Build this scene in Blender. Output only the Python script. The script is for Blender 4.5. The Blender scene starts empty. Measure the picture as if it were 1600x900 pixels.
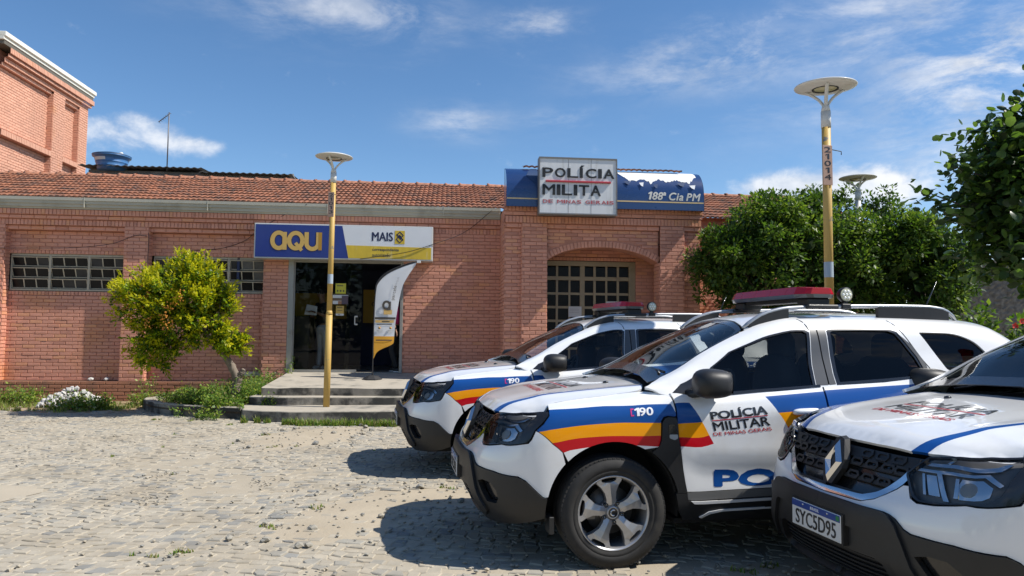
import bpy, bmesh, math, random
import numpy as np
from mathutils import Vector, Matrix, geometry as geo

# ------------------------------------------------------------------ camera, world, sun, exposure
scene = bpy.context.scene
COL = scene.collection
CAMH = 1.4568
def setup_camera():
    f, pitch, roll = 1130.25, math.radians(3.4231), math.radians(0.5984)
    cd = bpy.data.cameras.new("camera"); cam = bpy.data.objects.new("camera", cd); COL.objects.link(cam)
    cd.sensor_width = 36.0; cd.lens = f/1600*36.0; cd.clip_start = 0.05; cd.clip_end = 3000
    fw = Vector((0, math.cos(pitch), math.sin(pitch))); up0 = Vector((0, -math.sin(pitch), math.cos(pitch))); rt0 = Vector((1, 0, 0))
    c, s = math.cos(roll), math.sin(roll)
    X = rt0*c + up0*(-s)*(-1); Y = up0*c - rt0*s
    m = Matrix((X, Y, -fw)).transposed().to_4x4(); m.translation = (0, 0, CAMH)
    cam.matrix_world = m
    scene.camera = cam
setup_camera()

SUN_EL, SUN_AZ = math.radians(51.0), math.radians(97.6)      # azimuth clockwise from +Y
def setup_light():
    d = Vector((math.sin(SUN_AZ)*math.cos(SUN_EL), math.cos(SUN_AZ)*math.cos(SUN_EL), math.sin(SUN_EL)))
    ld = bpy.data.lights.new("sun", 'SUN'); ld.energy = 5.0; ld.angle = math.radians(0.53); ld.color = (1.0, 0.955, 0.88)
    so = bpy.data.objects.new("sun", ld); COL.objects.link(so)
    so.rotation_euler = (-d).to_track_quat('-Z', 'Y').to_euler(); so.location = d*60
    w = bpy.data.worlds.new("World"); scene.world = w; w.use_nodes = True
    nt = w.node_tree; N = nt.nodes; L = nt.links; N.clear()
    out = N.new('ShaderNodeOutputWorld'); bg = N.new('ShaderNodeBackground'); bg.inputs['Strength'].default_value = 0.10
    sky = N.new('ShaderNodeTexSky'); sky.sky_type = 'NISHITA'; sky.sun_disc = False
    sky.sun_elevation = SUN_EL; sky.sun_rotation = SUN_AZ; sky.altitude = 900; sky.air_density = 1.0; sky.dust_density = 0.25; sky.ozone_density = 2.2
    tc = N.new('ShaderNodeTexCoord')
    def math_(op, a, b=None, c=None, clamp=False):
        n = N.new('ShaderNodeMath'); n.operation = op; n.use_clamp = clamp
        for i, v in enumerate((a, b, c)):
            if v is None: continue
            if isinstance(v, (int, float)): n.inputs[i].default_value = v
            else: L.new(v, n.inputs[i])
        return n.outputs[0]
    sep = N.new('ShaderNodeSeparateXYZ'); L.new(tc.outputs['Generated'], sep.inputs[0])
    vx, vy, vz = sep.outputs
    # planar cloud coordinates (direction projected on a high layer)
    zc = math_('MAXIMUM', vz, 0.06)
    px = math_('DIVIDE', vx, zc); py = math_('DIVIDE', vy, zc)
    comb = N.new('ShaderNodeCombineXYZ'); L.new(px, comb.inputs[0]); L.new(py, comb.inputs[1])
    def noise(vec, scale, detail=6, rough=0.6, dist=0.0, loc=(0, 0, 0), sc=(1, 1, 1), rot=(0, 0, 0)):
        mp = N.new('ShaderNodeMapping'); mp.inputs['Location'].default_value = loc; mp.inputs['Scale'].default_value = sc; mp.inputs['Rotation'].default_value = rot
        L.new(vec, mp.inputs[0]); n = N.new('ShaderNodeTexNoise'); L.new(mp.outputs[0], n.inputs['Vector'])
        n.inputs['Scale'].default_value = scale; n.inputs['Detail'].default_value = detail; n.inputs['Roughness'].default_value = rough; n.inputs['Distortion'].default_value = dist
        return n.outputs[0]
    def ramp(v, lo, hi):
        n = N.new('ShaderNodeMapRange'); n.interpolation_type = 'SMOOTHSTEP'; n.inputs['From Min'].default_value = lo; n.inputs['From Max'].default_value = hi
        L.new(v, n.inputs[0]); return n.outputs[0]
    # angular coordinates: azimuth tangent and elevation tangent about +Y
    ax = math_('ARCTAN2', vx, vy); hy = math_('SQRT', math_('ADD', math_('MULTIPLY', vx, vx), math_('MULTIPLY', vy, vy))); el = math_('ARCTAN2', vz, hy)
    ang = N.new('ShaderNodeCombineXYZ'); L.new(ax, ang.inputs[0]); L.new(el, ang.inputs[1])
    # cirrus: streaked noise gated by a large scale noise
    big = ramp(noise(ang.outputs[0], 1.5, 3, 0.5, 0, (5.3, 2.1, 0)), 0.50, 0.68)
    cir = ramp(noise(ang.outputs[0], 3.4, 10, 0.66, 0.25, (0.4, 1.7, 0), (1, 3.2, 1), (0, 0, -0.30)), 0.42, 0.80)
    def blob(a0, e0, sa, se):
        da = math_('DIVIDE', math_('SUBTRACT', ax, a0), sa); de = math_('DIVIDE', math_('SUBTRACT', el, e0), se)
        r2 = math_('ADD', math_('MULTIPLY', da, da), math_('MULTIPLY', de, de))
        return math_('EXPONENT', math_('MULTIPLY', r2, -1.0))
    def AE(u, v):      # photograph direction -> angles, used only to say where in the sky each cloud stands
        a = (u-800)/1130.0; b = (517-v)/1130.0
        return math.atan(a), math.atan2(b, math.hypot(1, a))
    def sumn(vals):
        r = vals[0]
        for v in vals[1:]: r = math_('ADD', r, v)
        return r
    cz = [blob(*AE(1150, 85), .16, .045), blob(*AE(1570, 85), .13, .12), blob(*AE(1570, 170), .10, .05), blob(*AE(520, 12), .16, .04), blob(*AE(715, 185), .06, .022),
          blob(*AE(1380, 15), .22, .03), blob(*AE(880, 180), .05, .012), blob(*AE(1330, 110), .12, .04), blob(*AE(840, 25), .05, .02)]
    cirm = math_('MULTIPLY', cir, math_('MINIMUM', math_('ADD', sumn(cz), math_('MULTIPLY', big, 0.10)), 1.0))
    wisp = math_('MULTIPLY', ramp(noise(ang.outputs[0], 6.5, 11, 0.66, 0.35, (2.4, 0.2, 0), (1, 2.4, 1), (0, 0, -0.55)), 0.40, 0.66), math_('MINIMUM', sumn([blob(*AE(1585, 80), .12, .13), math_('MULTIPLY', blob(*AE(1130, 85), .12, .035), 0.55), math_('MULTIPLY', blob(*AE(520, 5), .13, .03), 0.6)]), 1.0))
    cirm = math_('MAXIMUM', math_('MULTIPLY', cirm, 0.92), wisp)
    # cumulus near the horizon
    cn = noise(ang.outputs[0], 13, 10, 0.62, 0.15, (3.1, 0.3, 0), (1, 1.5, 1))
    cum = sumn([math_('MULTIPLY', blob(*AE(285, 225), .050, .015), 0.9), math_('MULTIPLY', blob(*AE(230, 190), .04, .012), 0.55), math_('MULTIPLY', blob(*AE(160, 210), .04, .025), 0.6),
                blob(*AE(1200, 288), .042, .020), blob(*AE(1290, 278), .065, .022), blob(*AE(1380, 290), .06, .03),
                blob(*AE(60, 330), .12, .06), blob(*AE(1560, 400), .08, .05)])
    cumm = ramp(math_('ADD', cum, math_('MULTIPLY', math_('SUBTRACT', cn, 0.5), 2.6)), 0.30, 1.35)
    far = math_('MULTIPLY', ramp(noise(ang.outputs[0], 4.5, 8, 0.58, 0.2, (7.7, 9.1, 0), (1, 2.2, 1)), 0.52, 0.70), math_('MULTIPLY', ramp(ax, 0.8, 1.2), 0.7))
    far2 = math_('MULTIPLY', ramp(noise(ang.outputs[0], 4.5, 8, 0.58, 0.2, (1.7, 4.1, 0), (1, 2.2, 1)), 0.52, 0.70), math_('MULTIPLY', ramp(math_('MULTIPLY', ax, -1), 0.8, 1.2), 0.7))
    gate = ramp(el, 0.0, 0.06)
    tot = math_('MINIMUM', math_('ADD', math_('ADD', cirm, math_('MULTIPLY', cumm, 0.8)), math_('MULTIPLY', math_('ADD', far, far2), gate)), 0.94)
    mix = N.new('ShaderNodeMix'); mix.data_type = 'RGBA'; L.new(tot, mix.inputs[0])
    hs = N.new('ShaderNodeHueSaturation'); hs.inputs['Saturation'].default_value = 1.17; hs.inputs['Value'].default_value = 1.18; L.new(sky.outputs[0], hs.inputs['Color'])
    L.new(hs.outputs[0], mix.inputs[6]); cc = N.new('ShaderNodeMix'); cc.data_type = 'RGBA'; L.new(ramp(cn, 0.35, 0.68), cc.inputs[0]); cc.inputs[6].default_value = (5.3, 5.7, 6.4, 1); cc.inputs[7].default_value = (8.2, 8.3, 8.5, 1)
    L.new(cc.outputs[2], mix.inputs[7])
    L.new(mix.outputs[2], bg.inputs[0]); L.new(bg.outputs[0], out.inputs[0])
setup_light()
scene.view_settings.view_transform = 'Standard'; scene.view_settings.look = 'None'; scene.view_settings.gamma = 1.0
scene.view_settings.exposure = 0.33
scene.cycles.max_bounces = 8; scene.cycles.transparent_max_bounces = 16; scene.cycles.caustics_reflective = False; scene.cycles.caustics_refractive = False
scene.cycles.sample_clamp_indirect = 6.0

# ------------------------------------------------------------------ helpers
RND = random.Random(7)
_MATS = {}
def mat(name, color=(.5, .5, .5), rough=.6, metal=0., coat=0., coat_rough=.05, spec=.5, var=0., vscale=8., bump=0., bscale=40., dirt=None, dscale=2., dlo=.5, dhi=.7, alpha=None, emit=None, aniso=(1, 1, 1), transm=0., rvar=0., detail=5, objvar=0.):
    if name in _MATS: return _MATS[name]
    m = bpy.data.materials.new(name); m.use_nodes = True; nt = m.node_tree; N = nt.nodes; L = nt.links
    b = N['Principled BSDF']
    b.inputs['Roughness'].default_value = rough; b.inputs['Metallic'].default_value = metal
    b.inputs['Coat Weight'].default_value = coat; b.inputs['Coat Roughness'].default_value = coat_rough; b.inputs['Specular IOR Level'].default_value = spec
    b.inputs['Base Color'].default_value = (*color, 1)
    if transm: b.inputs['Transmission Weight'].default_value = transm
    if emit: b.inputs['Emission Color'].default_value = (*emit[:3], 1); b.inputs['Emission Strength'].default_value = emit[3]
    tc = N.new('ShaderNodeTexCoord'); mp = N.new('ShaderNodeMapping'); mp.inputs['Scale'].default_value = aniso; L.new(tc.outputs['Object'], mp.inputs[0])
    def nz(scale, d=detail, off=0):
        n = N.new('ShaderNodeTexNoise'); n.inputs['Scale'].default_value = scale; n.inputs['Detail'].default_value = d; n.inputs['Roughness'].default_value = .6
        L.new(mp.outputs[0], n.inputs['Vector']); return n.outputs[0]
    col = None
    if var:
        mr = N.new('ShaderNodeMapRange'); mr.inputs[1].default_value = .25; mr.inputs[2].default_value = .75; mr.inputs[3].default_value = 1-var; mr.inputs[4].default_value = 1+var
        L.new(nz(vscale), mr.inputs[0]); hs = N.new('ShaderNodeHueSaturation'); hs.inputs['Color'].default_value = (*color, 1); L.new(mr.outputs[0], hs.inputs['Value'])
        col = hs.outputs[0]
    if objvar:
        oi = N.new('ShaderNodeObjectInfo'); mr = N.new('ShaderNodeMapRange'); mr.inputs[3].default_value = 1-objvar; mr.inputs[4].default_value = 1+objvar
        L.new(oi.outputs['Random'], mr.inputs[0]); hs = N.new('ShaderNodeHueSaturation')
        if col is None: hs.inputs['Color'].default_value = (*color, 1)
        else: L.new(col, hs.inputs['Color'])
        L.new(mr.outputs[0], hs.inputs['Value']); col = hs.outputs[0]
    if dirt is not None:
        mr = N.new('ShaderNodeMapRange'); mr.inputs[1].default_value = dlo; mr.inputs[2].default_value = dhi; L.new(nz(dscale, 8), mr.inputs[0])
        mx = N.new('ShaderNodeMix'); mx.data_type = 'RGBA'; L.new(mr.outputs[0], mx.inputs[0])
        if col is None: mx.inputs[6].default_value = (*color, 1)
        else: L.new(col, mx.inputs[6])
        mx.inputs[7].default_value = (*dirt, 1); col = mx.outputs[2]
    if col is not None: L.new(col, b.inputs['Base Color'])
    if rvar:
        mr = N.new('ShaderNodeMapRange'); mr.inputs[3].default_value = max(0, rough-rvar); mr.inputs[4].default_value = min(1, rough+rvar); L.new(nz(vscale*1.7), mr.inputs[0]); L.new(mr.outputs[0], b.inputs['Roughness'])
    if bump:
        bp = N.new('ShaderNodeBump'); bp.inputs['Strength'].default_value = bump; bp.inputs['Distance'].default_value = .01
        L.new(nz(bscale, 6), bp.inputs['Height']); L.new(bp.outputs[0], b.inputs['Normal'])
    _MATS[name] = m
    return m
def glass(name, tint=(.35, .42, .42), refl=1.0, rough=0.0, ior=1.5):
    if name in _MATS: return _MATS[name]
    m = bpy.data.materials.new(name); m.use_nodes = True; nt = m.node_tree; N = nt.nodes; L = nt.links; N.clear()
    o = N.new('ShaderNodeOutputMaterial'); mx = N.new('ShaderNodeMixShader'); t = N.new('ShaderNodeBsdfTransparent'); t.inputs[0].default_value = (*tint, 1)
    g = N.new('ShaderNodeBsdfGlossy'); g.inputs['Roughness'].default_value = rough; g.inputs[0].default_value = (refl, refl, refl, 1)
    fr = N.new('ShaderNodeFresnel'); fr.inputs[0].default_value = ior
    L.new(fr.outputs[0], mx.inputs[0]); L.new(t.outputs[0], mx.inputs[1]); L.new(g.outputs[0], mx.inputs[2]); L.new(mx.outputs[0], o.inputs[0])
    _MATS[name] = m
    return m

def newobj(name, me, parent=None, loc=None, rot=None):
    o = bpy.data.objects.new(name, me); COL.objects.link(o)
    if parent is not None: o.parent = parent
    if loc is not None: o.location = loc
    if rot is not None: o.rotation_euler = rot
    return o
def mesh(name, v, f, mats, fm=None, smooth=False, nrm=None):
    me = bpy.data.meshes.new(name); me.from_pydata([tuple(map(float, p)) for p in v], [], [tuple(map(int, q)) for q in f])
    for m in (mats if isinstance(mats, (list, tuple)) else [mats]): me.materials.append(m)
    if fm is not None: me.polygons.foreach_set('material_index', np.asarray(fm, dtype=np.int32))
    if smooth: me.polygons.foreach_set('use_smooth', np.ones(len(me.polygons), dtype=bool))
    me.update()
    if nrm is not None: me.normals_split_custom_set_from_vertices([tuple(map(float, n)) for n in nrm])
    return me
def thing(name, label, cat, loc=(0, 0, 0), rot=(0, 0, 0), group=None):
    o = bpy.data.objects.new(name, None); COL.objects.link(o); o.empty_display_size = .2
    o.location = loc; o.rotation_euler = rot
    return tag(o, label, cat, group)
def tag(o, label=None, cat=None, group=None, kind=None):
    if label: o['label'] = label
    if cat: o['category'] = cat
    if group: o['group'] = group
    if kind: o['kind'] = kind
    return o
class MB:
    """collects simple shapes into one mesh"""
    def __init__(s): s.v = []; s.f = []; s.m = []; s.sm = []
    def add(s, v, f, mi=0, smooth=False):
        o = len(s.v); s.v += [tuple(p) for p in v]; s.f += [tuple(i+o for i in q) for q in f]; s.m += [mi]*len(f); s.sm += [smooth]*len(f); return s
    def box(s, x0, x1, y0, y1, z0, z1, mi=0, bev=0.):
        if bev <= 0:
            v = [(x, y, z) for z in (z0, z1) for y in (y0, y1) for x in (x0, x1)]
            return s.add(v, [(0, 2, 3, 1), (4, 5, 7, 6), (0, 1, 5, 4), (2, 6, 7, 3), (0, 4, 6, 2), (1, 3, 7, 5)], mi)
        b = bev; bm = bmesh.new(); bmesh.ops.create_cube(bm, size=1)
        for q in bm.verts: q.co = Vector((x0+(q.co.x+.5)*(x1-x0), y0+(q.co.y+.5)*(y1-y0), z0+(q.co.z+.5)*(z1-z0)))
        bmesh.ops.bevel(bm, geom=bm.edges[:], offset=b, segments=1, affect='EDGES')
        return s.bm(bm, mi)
    def bm(s, bm, mi=0, smooth=False):
        bm.verts.index_update(); s.add([q.co[:] for q in bm.verts], [[q.index for q in f.verts] for f in bm.faces], mi, smooth); bm.free(); return s
    def tube(s, pts, r, n=8, mi=0, cap=True, smooth=True, squash=None):
        pts = [Vector(p) for p in pts]; rs = r if isinstance(r, (list, tuple)) else [r]*len(pts); v = []; f = []
        up = Vector((0, 0, 1))
        for i, p in enumerate(pts):
            t = (pts[min(i+1, len(pts)-1)]-pts[max(i-1, 0)]).normalized()
            a = t.cross(up)
            if a.length < .05: a = t.cross(Vector((1, 0, 0)))
            a.normalize(); b = a.cross(t).normalized()
            for k in range(n):
                an = 2*math.pi*k/n; q = p+(a*math.cos(an)*rs[i]*(squash[0] if squash else 1)+b*math.sin(an)*rs[i]*(squash[1] if squash else 1)); v.append(q[:])
        for i in range(len(pts)-1):
            for k in range(n): f.append((i*n+k, i*n+(k+1) % n, (i+1)*n+(k+1) % n, (i+1)*n+k))
        o = len(s.v); s.add(v, f, mi, smooth)
        if cap: s.add([], []); s.f += [tuple(o+k for k in range(n))[::-1], tuple(o+(len(pts)-1)*n+k for k in range(n))]; s.m += [mi]*2; s.sm += [False]*2
        return s
    def lathe(s, prof, n=32, axis='z', c=(0, 0, 0), mi=0, smooth=True, a0=0, a1=2*math.pi):
        full = abs(a1-a0-2*math.pi) < 1e-6; m = n if full else n+1; v = []; f = []
        for r, h in prof:
            for k in range(m):
                a = a0+(a1-a0)*k/n; x, y = r*math.cos(a), r*math.sin(a)
                p = (x, y, h) if axis == 'z' else ((x, h, y) if axis == 'y' else (h, x, y))
                v.append((p[0]+c[0], p[1]+c[1], p[2]+c[2]))
        for i in range(len(prof)-1):
            for k in range(n):
                k2 = (k+1) % m; f.append((i*m+k, i*m+k2, (i+1)*m+k2, (i+1)*m+k))
        return s.add(v, f, mi, smooth)
    def poly(s, pts, thick, mi=0, axis=(0, 0, 1)):
        """flat polygon (3-D points) extruded by vector axis*thick"""
        a = Vector(axis)*thick; n = len(pts); v = [tuple(p) for p in pts]+[tuple(Vector(p)+a) for p in pts]
        return s.add(v, [tuple(range(n))[::-1], tuple(range(n, 2*n))]+[(i, (i+1) % n, n+(i+1) % n, n+i) for i in range(n)], mi)
    def ell(s, c, r, nu=16, nv=10, mi=0, p=2.0):
        v = []; f = []
        sg = lambda q, e: math.copysign(abs(q)**e, q)
        e = 2.0/p
        for j in range(nv+1):
            th = -math.pi/2+math.pi*j/nv
            for i in range(nu):
                ph = 2*math.pi*i/nu
                v.append((c[0]+r[0]*sg(math.cos(th), e)*sg(math.cos(ph), e), c[1]+r[1]*sg(math.cos(th), e)*sg(math.sin(ph), e), c[2]+r[2]*sg(math.sin(th), e)))
        for j in range(nv):
            for i in range(nu): f.append((j*nu+i, j*nu+(i+1) % nu, (j+1)*nu+(i+1) % nu, (j+1)*nu+i))
        return s.add(v, f, mi, True)
    def mesh(s, name, mats):
        me = mesh(name, s.v, s.f, mats, s.m)
        me.polygons.foreach_set('use_smooth', np.array(s.sm, dtype=bool)); me.validate(); me.update()
        return me
    def build(s, name, mats, parent=None, loc=None, rot=None, recalc=True):
        me = s.mesh(name, mats)
        if recalc:
            bm = bmesh.new(); bm.from_mesh(me); bmesh.ops.recalc_face_normals(bm, faces=bm.faces[:]); bm.to_mesh(me); bm.free()
        return newobj(name, me, parent, loc, rot)
def pchip(xs, ys, x):
    xs = np.asarray(xs, float); ys = np.asarray(ys, float); x = np.asarray(x, float)
    h = np.diff(xs); sh = (slice(None),)+(None,)*(ys.ndim-1); dl = np.diff(ys, axis=0)/h[sh]
    d = np.zeros_like(ys); w1 = (2*h[1:]+h[:-1])[sh]; w2 = (h[1:]+2*h[:-1])[sh]
    ok = dl[1:]*dl[:-1] > 0
    with np.errstate(divide='ignore', invalid='ignore'):
        d[1:-1] = np.where(ok, (w1+w2)/(w1/np.where(ok, dl[:-1], 1)+w2/np.where(ok, dl[1:], 1)), 0)
    d[0] = dl[0]; d[-1] = dl[-1]
    i = np.clip(np.searchsorted(xs, x)-1, 0, len(xs)-2); hh = h[i]; t = (x-xs[i])/hh
    t = t[(...,)+(None,)*(ys.ndim-1)]; hh = hh[(...,)+(None,)*(ys.ndim-1)]
    return (1+2*t)*(1-t)**2*ys[i]+t*(1-t)**2*hh*d[i]+t*t*(3-2*t)*ys[i+1]+t*t*(t-1)*hh*d[i+1]
def _glyphs(s, spacing, italic):
    cu = bpy.data.curves.new("txt", 'FONT'); cu.body = s; cu.size = 1; cu.space_character = spacing; cu.shear = italic; cu.resolution_u = 3
    o = bpy.data.objects.new("txt", cu); COL.objects.link(o); dg = bpy.context.evaluated_depsgraph_get(); dg.update()
    me = bpy.data.meshes.new_from_object(o.evaluated_get(dg)); bpy.data.objects.remove(o); bpy.data.curves.remove(cu)
    bm = bmesh.new(); bm.from_mesh(me); bmesh.ops.triangulate(bm, faces=bm.faces[:]); bpy.data.meshes.remove(me)
    v = np.array([q.co[:2] for q in bm.verts]).reshape(-1, 2); bm.verts.index_update(); f = [[q.index for q in t.verts] for t in bm.faces]; bm.free(); return v, f
def text_geo(s, bold=0.0, spacing=1.0, italic=0.0):
    """text -> (verts 2D normalised to its own box, faces, width/height); the figure 1 gets a flag"""
    if '1' in s:
        V = []; F = []; x = 0; n = 0
        for c in s:
            if c == ' ': x += .3; continue
            if c == '1':
                v = np.array([(.16, 0), (.30, 0), (.30, .70), (.18, .70), (.0, .60), (.0, .49), (.16, .56)]); v[:, 0] += v[:, 1]*italic; f = [[0, 1, 2], [0, 2, 6], [6, 2, 3], [6, 3, 4], [6, 4, 5]]
            else: v, f = _glyphs(c, 1, italic)
            v = v.copy(); b = v[v[:, 1] < .2][:, 0].min() if (v[:, 1] < .2).any() else v[:, 0].min()
            w = v[:, 0].max()-b-(italic*.35 if italic else 0); v[:, 0] += x-b; x += w+.10*spacing; V.append(v); F += [[q+n for q in t] for t in f]; n += len(v)
        v = np.vstack(V); f = F
    else: v, f = _glyphs(s, spacing, italic)
    mn, mx = v.min(0), v.max(0)
    return (v-mn)/(mx-mn), f, (mx-mn)[0]/(mx-mn)[1]
def plate_text(s, name, m, parent, x0, x1, z0, z1, y=0., th=.004, bold=.02, spacing=1.0, italic=0., face=-1, slope=0.):
    """raised lettering on a plane facing local -y"""
    v, f, _ = text_geo(s, min(bold, .012), spacing, italic); n = len(v)
    P = [(x0+(x1-x0)*a, y, z0+(z1-z0)*b+slope*a) for a, b in v]; Q = [(p[0], y+face*th, p[2]) for p in P]
    mb = MB(); mb.add(P+Q, [tuple(t) for t in f]+[tuple(n+i for i in t[::-1]) for t in f])
    from collections import Counter
    c = Counter(); d = {}
    for t in f:
        for i in range(3):
            e = (t[i], t[(i+1) % 3]); k = tuple(sorted(e)); c[k] += 1; d[k] = e
    for k, q in c.items():
        if q == 1: a, b = d[k]; mb.f.append((a, b, n+b, n+a)); mb.m.append(0); mb.sm.append(False)
    if bold > .015:                                   # heavier strokes: the same letters again, a hair to each side
        V0, F0 = list(mb.v), list(mb.f); w = (z1-z0)*bold*.9
        for k, (dx, dz) in enumerate(((w, 0), (-w, 0), (w*.6, w*.5), (-w*.6, w*.5), (w*.6, -w*.5), (-w*.6, -w*.5))): mb.add([(p[0]+dx, p[1]-face*.0001*(k+1), p[2]+dz) for p in V0], F0)
    return mb.build(name, m, parent)
# ------------------------------------------------------------------ lifted panels (for the cars' bodywork)
class Surf:
    """surface sampled on a grid: stations s x rows t -> (x, y, z), half of a symmetric body (y >= 0)"""
    def __init__(S, s, t, P):
        S.s = s; S.t = t; S.P = P
        ds = np.gradient(P, s, axis=0); dt = np.gradient(P, t, axis=1)
        n = np.cross(ds, dt); n /= np.maximum(np.linalg.norm(n, axis=2, keepdims=True), 1e-9)
        S.N = n
    def _bl(S, A, s, t):
        i = np.clip(np.searchsorted(S.s, s)-1, 0, len(S.s)-2); j = np.clip(np.searchsorted(S.t, t)-1, 0, len(S.t)-2)
        a = np.clip((s-S.s[i])/(S.s[i+1]-S.s[i]), -.5, 1.5)[:, None]; b = np.clip((t-S.t[j])/(S.t[j+1]-S.t[j]), -.5, 1.5)[:, None]
        return (1-a)*(1-b)*A[i, j]+a*(1-b)*A[i+1, j]+(1-a)*b*A[i, j+1]+a*b*A[i+1, j+1]
    def pos(S, q): q = np.atleast_2d(q); return S._bl(S.P, q[:, 0], q[:, 1])
    def nrm(S, q):
        q = np.atleast_2d(q); n = S._bl(S.N, q[:, 0], q[:, 1]); return n/np.maximum(np.linalg.norm(n, axis=1, keepdims=True), 1e-9)
    def inv(S, pts, comps, smin=-9, smax=9, tmax=9):
        """(s, t) whose position has the given two components"""
        pts = np.atleast_2d(pts); i0 = np.searchsorted(S.s, smin); i1 = np.searchsorted(S.s, smax); j1 = np.searchsorted(S.t, tmax)
        G = S.P[i0:i1, :j1][:, :, comps]; out = []
        for p in pts:
            d = ((G-p)**2).sum(2); i, j = np.unravel_index(d.argmin(), d.shape); q = np.array([S.s[i0+i], S.t[j]])
            for _ in range(12):
                f = S.pos(q)[0][comps]-p; e = 1e-3
                J = np.array([(S.pos(q+[e, 0])[0][comps]-S.pos(q-[e, 0])[0][comps])/(2*e), (S.pos(q+[0, e])[0][comps]-S.pos(q-[0, e])[0][comps])/(2*e)]).T
                try: st = np.linalg.solve(J+np.eye(2)*1e-6, f)
                except np.linalg.LinAlgError: break
                q = q-np.clip(st, -.05, .05)
                q[0] = np.clip(q[0], max(smin, S.s[0]), min(smax, S.s[-1])); q[1] = np.clip(q[1], S.t[0], S.t[-1])
            out.append(q)
        return np.array(out)
def pip(poly, q):
    x, y = q[:, 0], q[:, 1]; r = np.zeros(len(q), bool); n = len(poly)
    for i in range(n):
        (x0, y0), (x1, y1) = poly[i], poly[(i+1) % n]
        if y0 == y1: continue
        c = ((y0 > y) != (y1 > y)) & (x < (x1-x0)*(y-y0)/(y1-y0)+x0); r ^= c
    return r
def resample(poly, h):
    out = []; n = len(poly)
    for i in range(n):
        a, b = np.array(poly[i], float), np.array(poly[(i+1) % n], float); k = max(1, int(math.ceil(np.linalg.norm(b-a)/h)))
        for j in range(k): out.append(a+(b-a)*j/k)
    return np.array(out)
def rounded(poly, r, n=4):
    """polygon with its corners rounded; r a number or one radius per corner"""
    P = [np.array(p, float) for p in poly]; N = len(P); out = []
    for i in range(N):
        ri = r[i] if isinstance(r, (list, tuple)) else r
        a, b, c = P[i-1], P[i], P[(i+1) % N]
        if ri <= 0: out.append(b); continue
        u = a-b; v = c-b; lu, lv = np.linalg.norm(u), np.linalg.norm(v); k = min(ri, lu*.45, lv*.45)
        p, q = b+u/lu*k, b+v/lv*k
        for j in range(n+1):
            t = j/n; out.append((1-t)**2*p+2*t*(1-t)*b+t*t*q)
    return np.array(out)
def smooth_line(pts, n):
    pts = np.array(pts, float); d = np.concatenate([[0], np.cumsum(np.linalg.norm(np.diff(pts, axis=0), axis=1))])
    return pchip(d, pts, np.linspace(0, d[-1], n))
def cdt(outline, holes, regions, h):
    segs = []; V = []; E = []
    def loop(p):
        o = len(V); V.extend(Vector(q) for q in p); E.extend((o+i, o+(i+1) % len(p)) for i in range(len(p)))
    out = resample(outline, h); loop(out); hs = [resample(q, h) for q in holes]; rs = [resample(q, h) for q in regions]
    for q in hs+rs: loop(q)
    allp = np.vstack([out]+hs+rs)
    mn, mx = out.min(0), out.max(0); hy = h*.866
    g = np.array([(mn[0]+(i+.5*(j % 2))*h, mn[1]+j*hy) for j in range(int((mx[1]-mn[1])/hy)+2) for i in range(int((mx[0]-mn[0])/h)+2)])
    if len(g):
        k = pip(out, g)
        for q in hs: k &= ~pip(q, g)
        g = g[k]
    if len(g):
        dmin = np.full(len(g), 9.)
        for c in range(0, len(allp), 200): dmin = np.minimum(dmin, np.sqrt(((g[:, None]-allp[None, c:c+200])**2).sum(2)).min(1))
        V.extend(Vector(q) for q in g[dmin > h*.55])
    vv, ee, ff, *_ = geo.delaunay_2d_cdt(V, E, [], 0, 1e-6)
    v = np.array([q[:] for q in vv]); f = np.array([q for q in ff if len(q) == 3], int)
    c = v[f].mean(1); k = pip(out, c)
    for q in hs: k &= ~pip(q, c)
    f = f[k]; c = c[k]; r = np.zeros(len(f), int)
    for i, q in enumerate(rs): r[pip(q, c)] = i+1
    used = np.unique(f); mp = -np.ones(len(v), int); mp[used] = np.arange(len(used))
    return v[used], mp[f], r
def panel_geo(surf, outline, holes=(), regions=(), off=0., depth=.012, h=.05, side=-1, bulge=None):
    q, f, r = cdt(outline, holes, regions, h)
    P = surf.pos(q); n = surf.nrm(q)
    o = off if bulge is None else (off+bulge(q))[:, None]
    P = P+n*o
    sg = np.array([1, side, 1.]); P = P*sg; n = n*sg
    # orientation
    fn = np.cross(P[f[:, 1]]-P[f[:, 0]], P[f[:, 2]]-P[f[:, 0]]); flip = (fn*n[f[:, 0]]).sum(1) < 0; f = f.copy(); f[flip] = f[flip][:, ::-1]
    V = P; Nn = n; F = [tuple(t) for t in f]; M = list(r)
    if depth > 0:
        cnt = {}
        for k, t in enumerate(f):
            for i in range(3):
                a, b = t[i], t[(i+1) % 3]; cnt[(a, b)] = k
        bd = [(a, b, k) for (a, b), k in cnt.items() if (b, a) not in cnt]
        ids = sorted({a for a, b, k in bd} | {b for a, b, k in bd}); mp = {a: i for i, a in enumerate(ids)}; ids = np.array(ids)
        o0 = len(V); top = P[ids]; bot = top-n[ids]*depth; sn = np.zeros((len(ids), 3))
        for a, b, k in bd:
            c = np.cross(P[b]-P[a], n[a]); sn[mp[a]] += c; sn[mp[b]] += c
        sn /= np.maximum(np.linalg.norm(sn, axis=1, keepdims=True), 1e-9)
        V = np.vstack([V, top, bot]); Nn = np.vstack([Nn, sn, sn]); m = len(ids)
        for a, b, k in bd: F.append((o0+mp[b], o0+mp[a], o0+m+mp[a], o0+m+mp[b])); M.append(int(r[k]))
    return V, F, M, Nn
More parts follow.
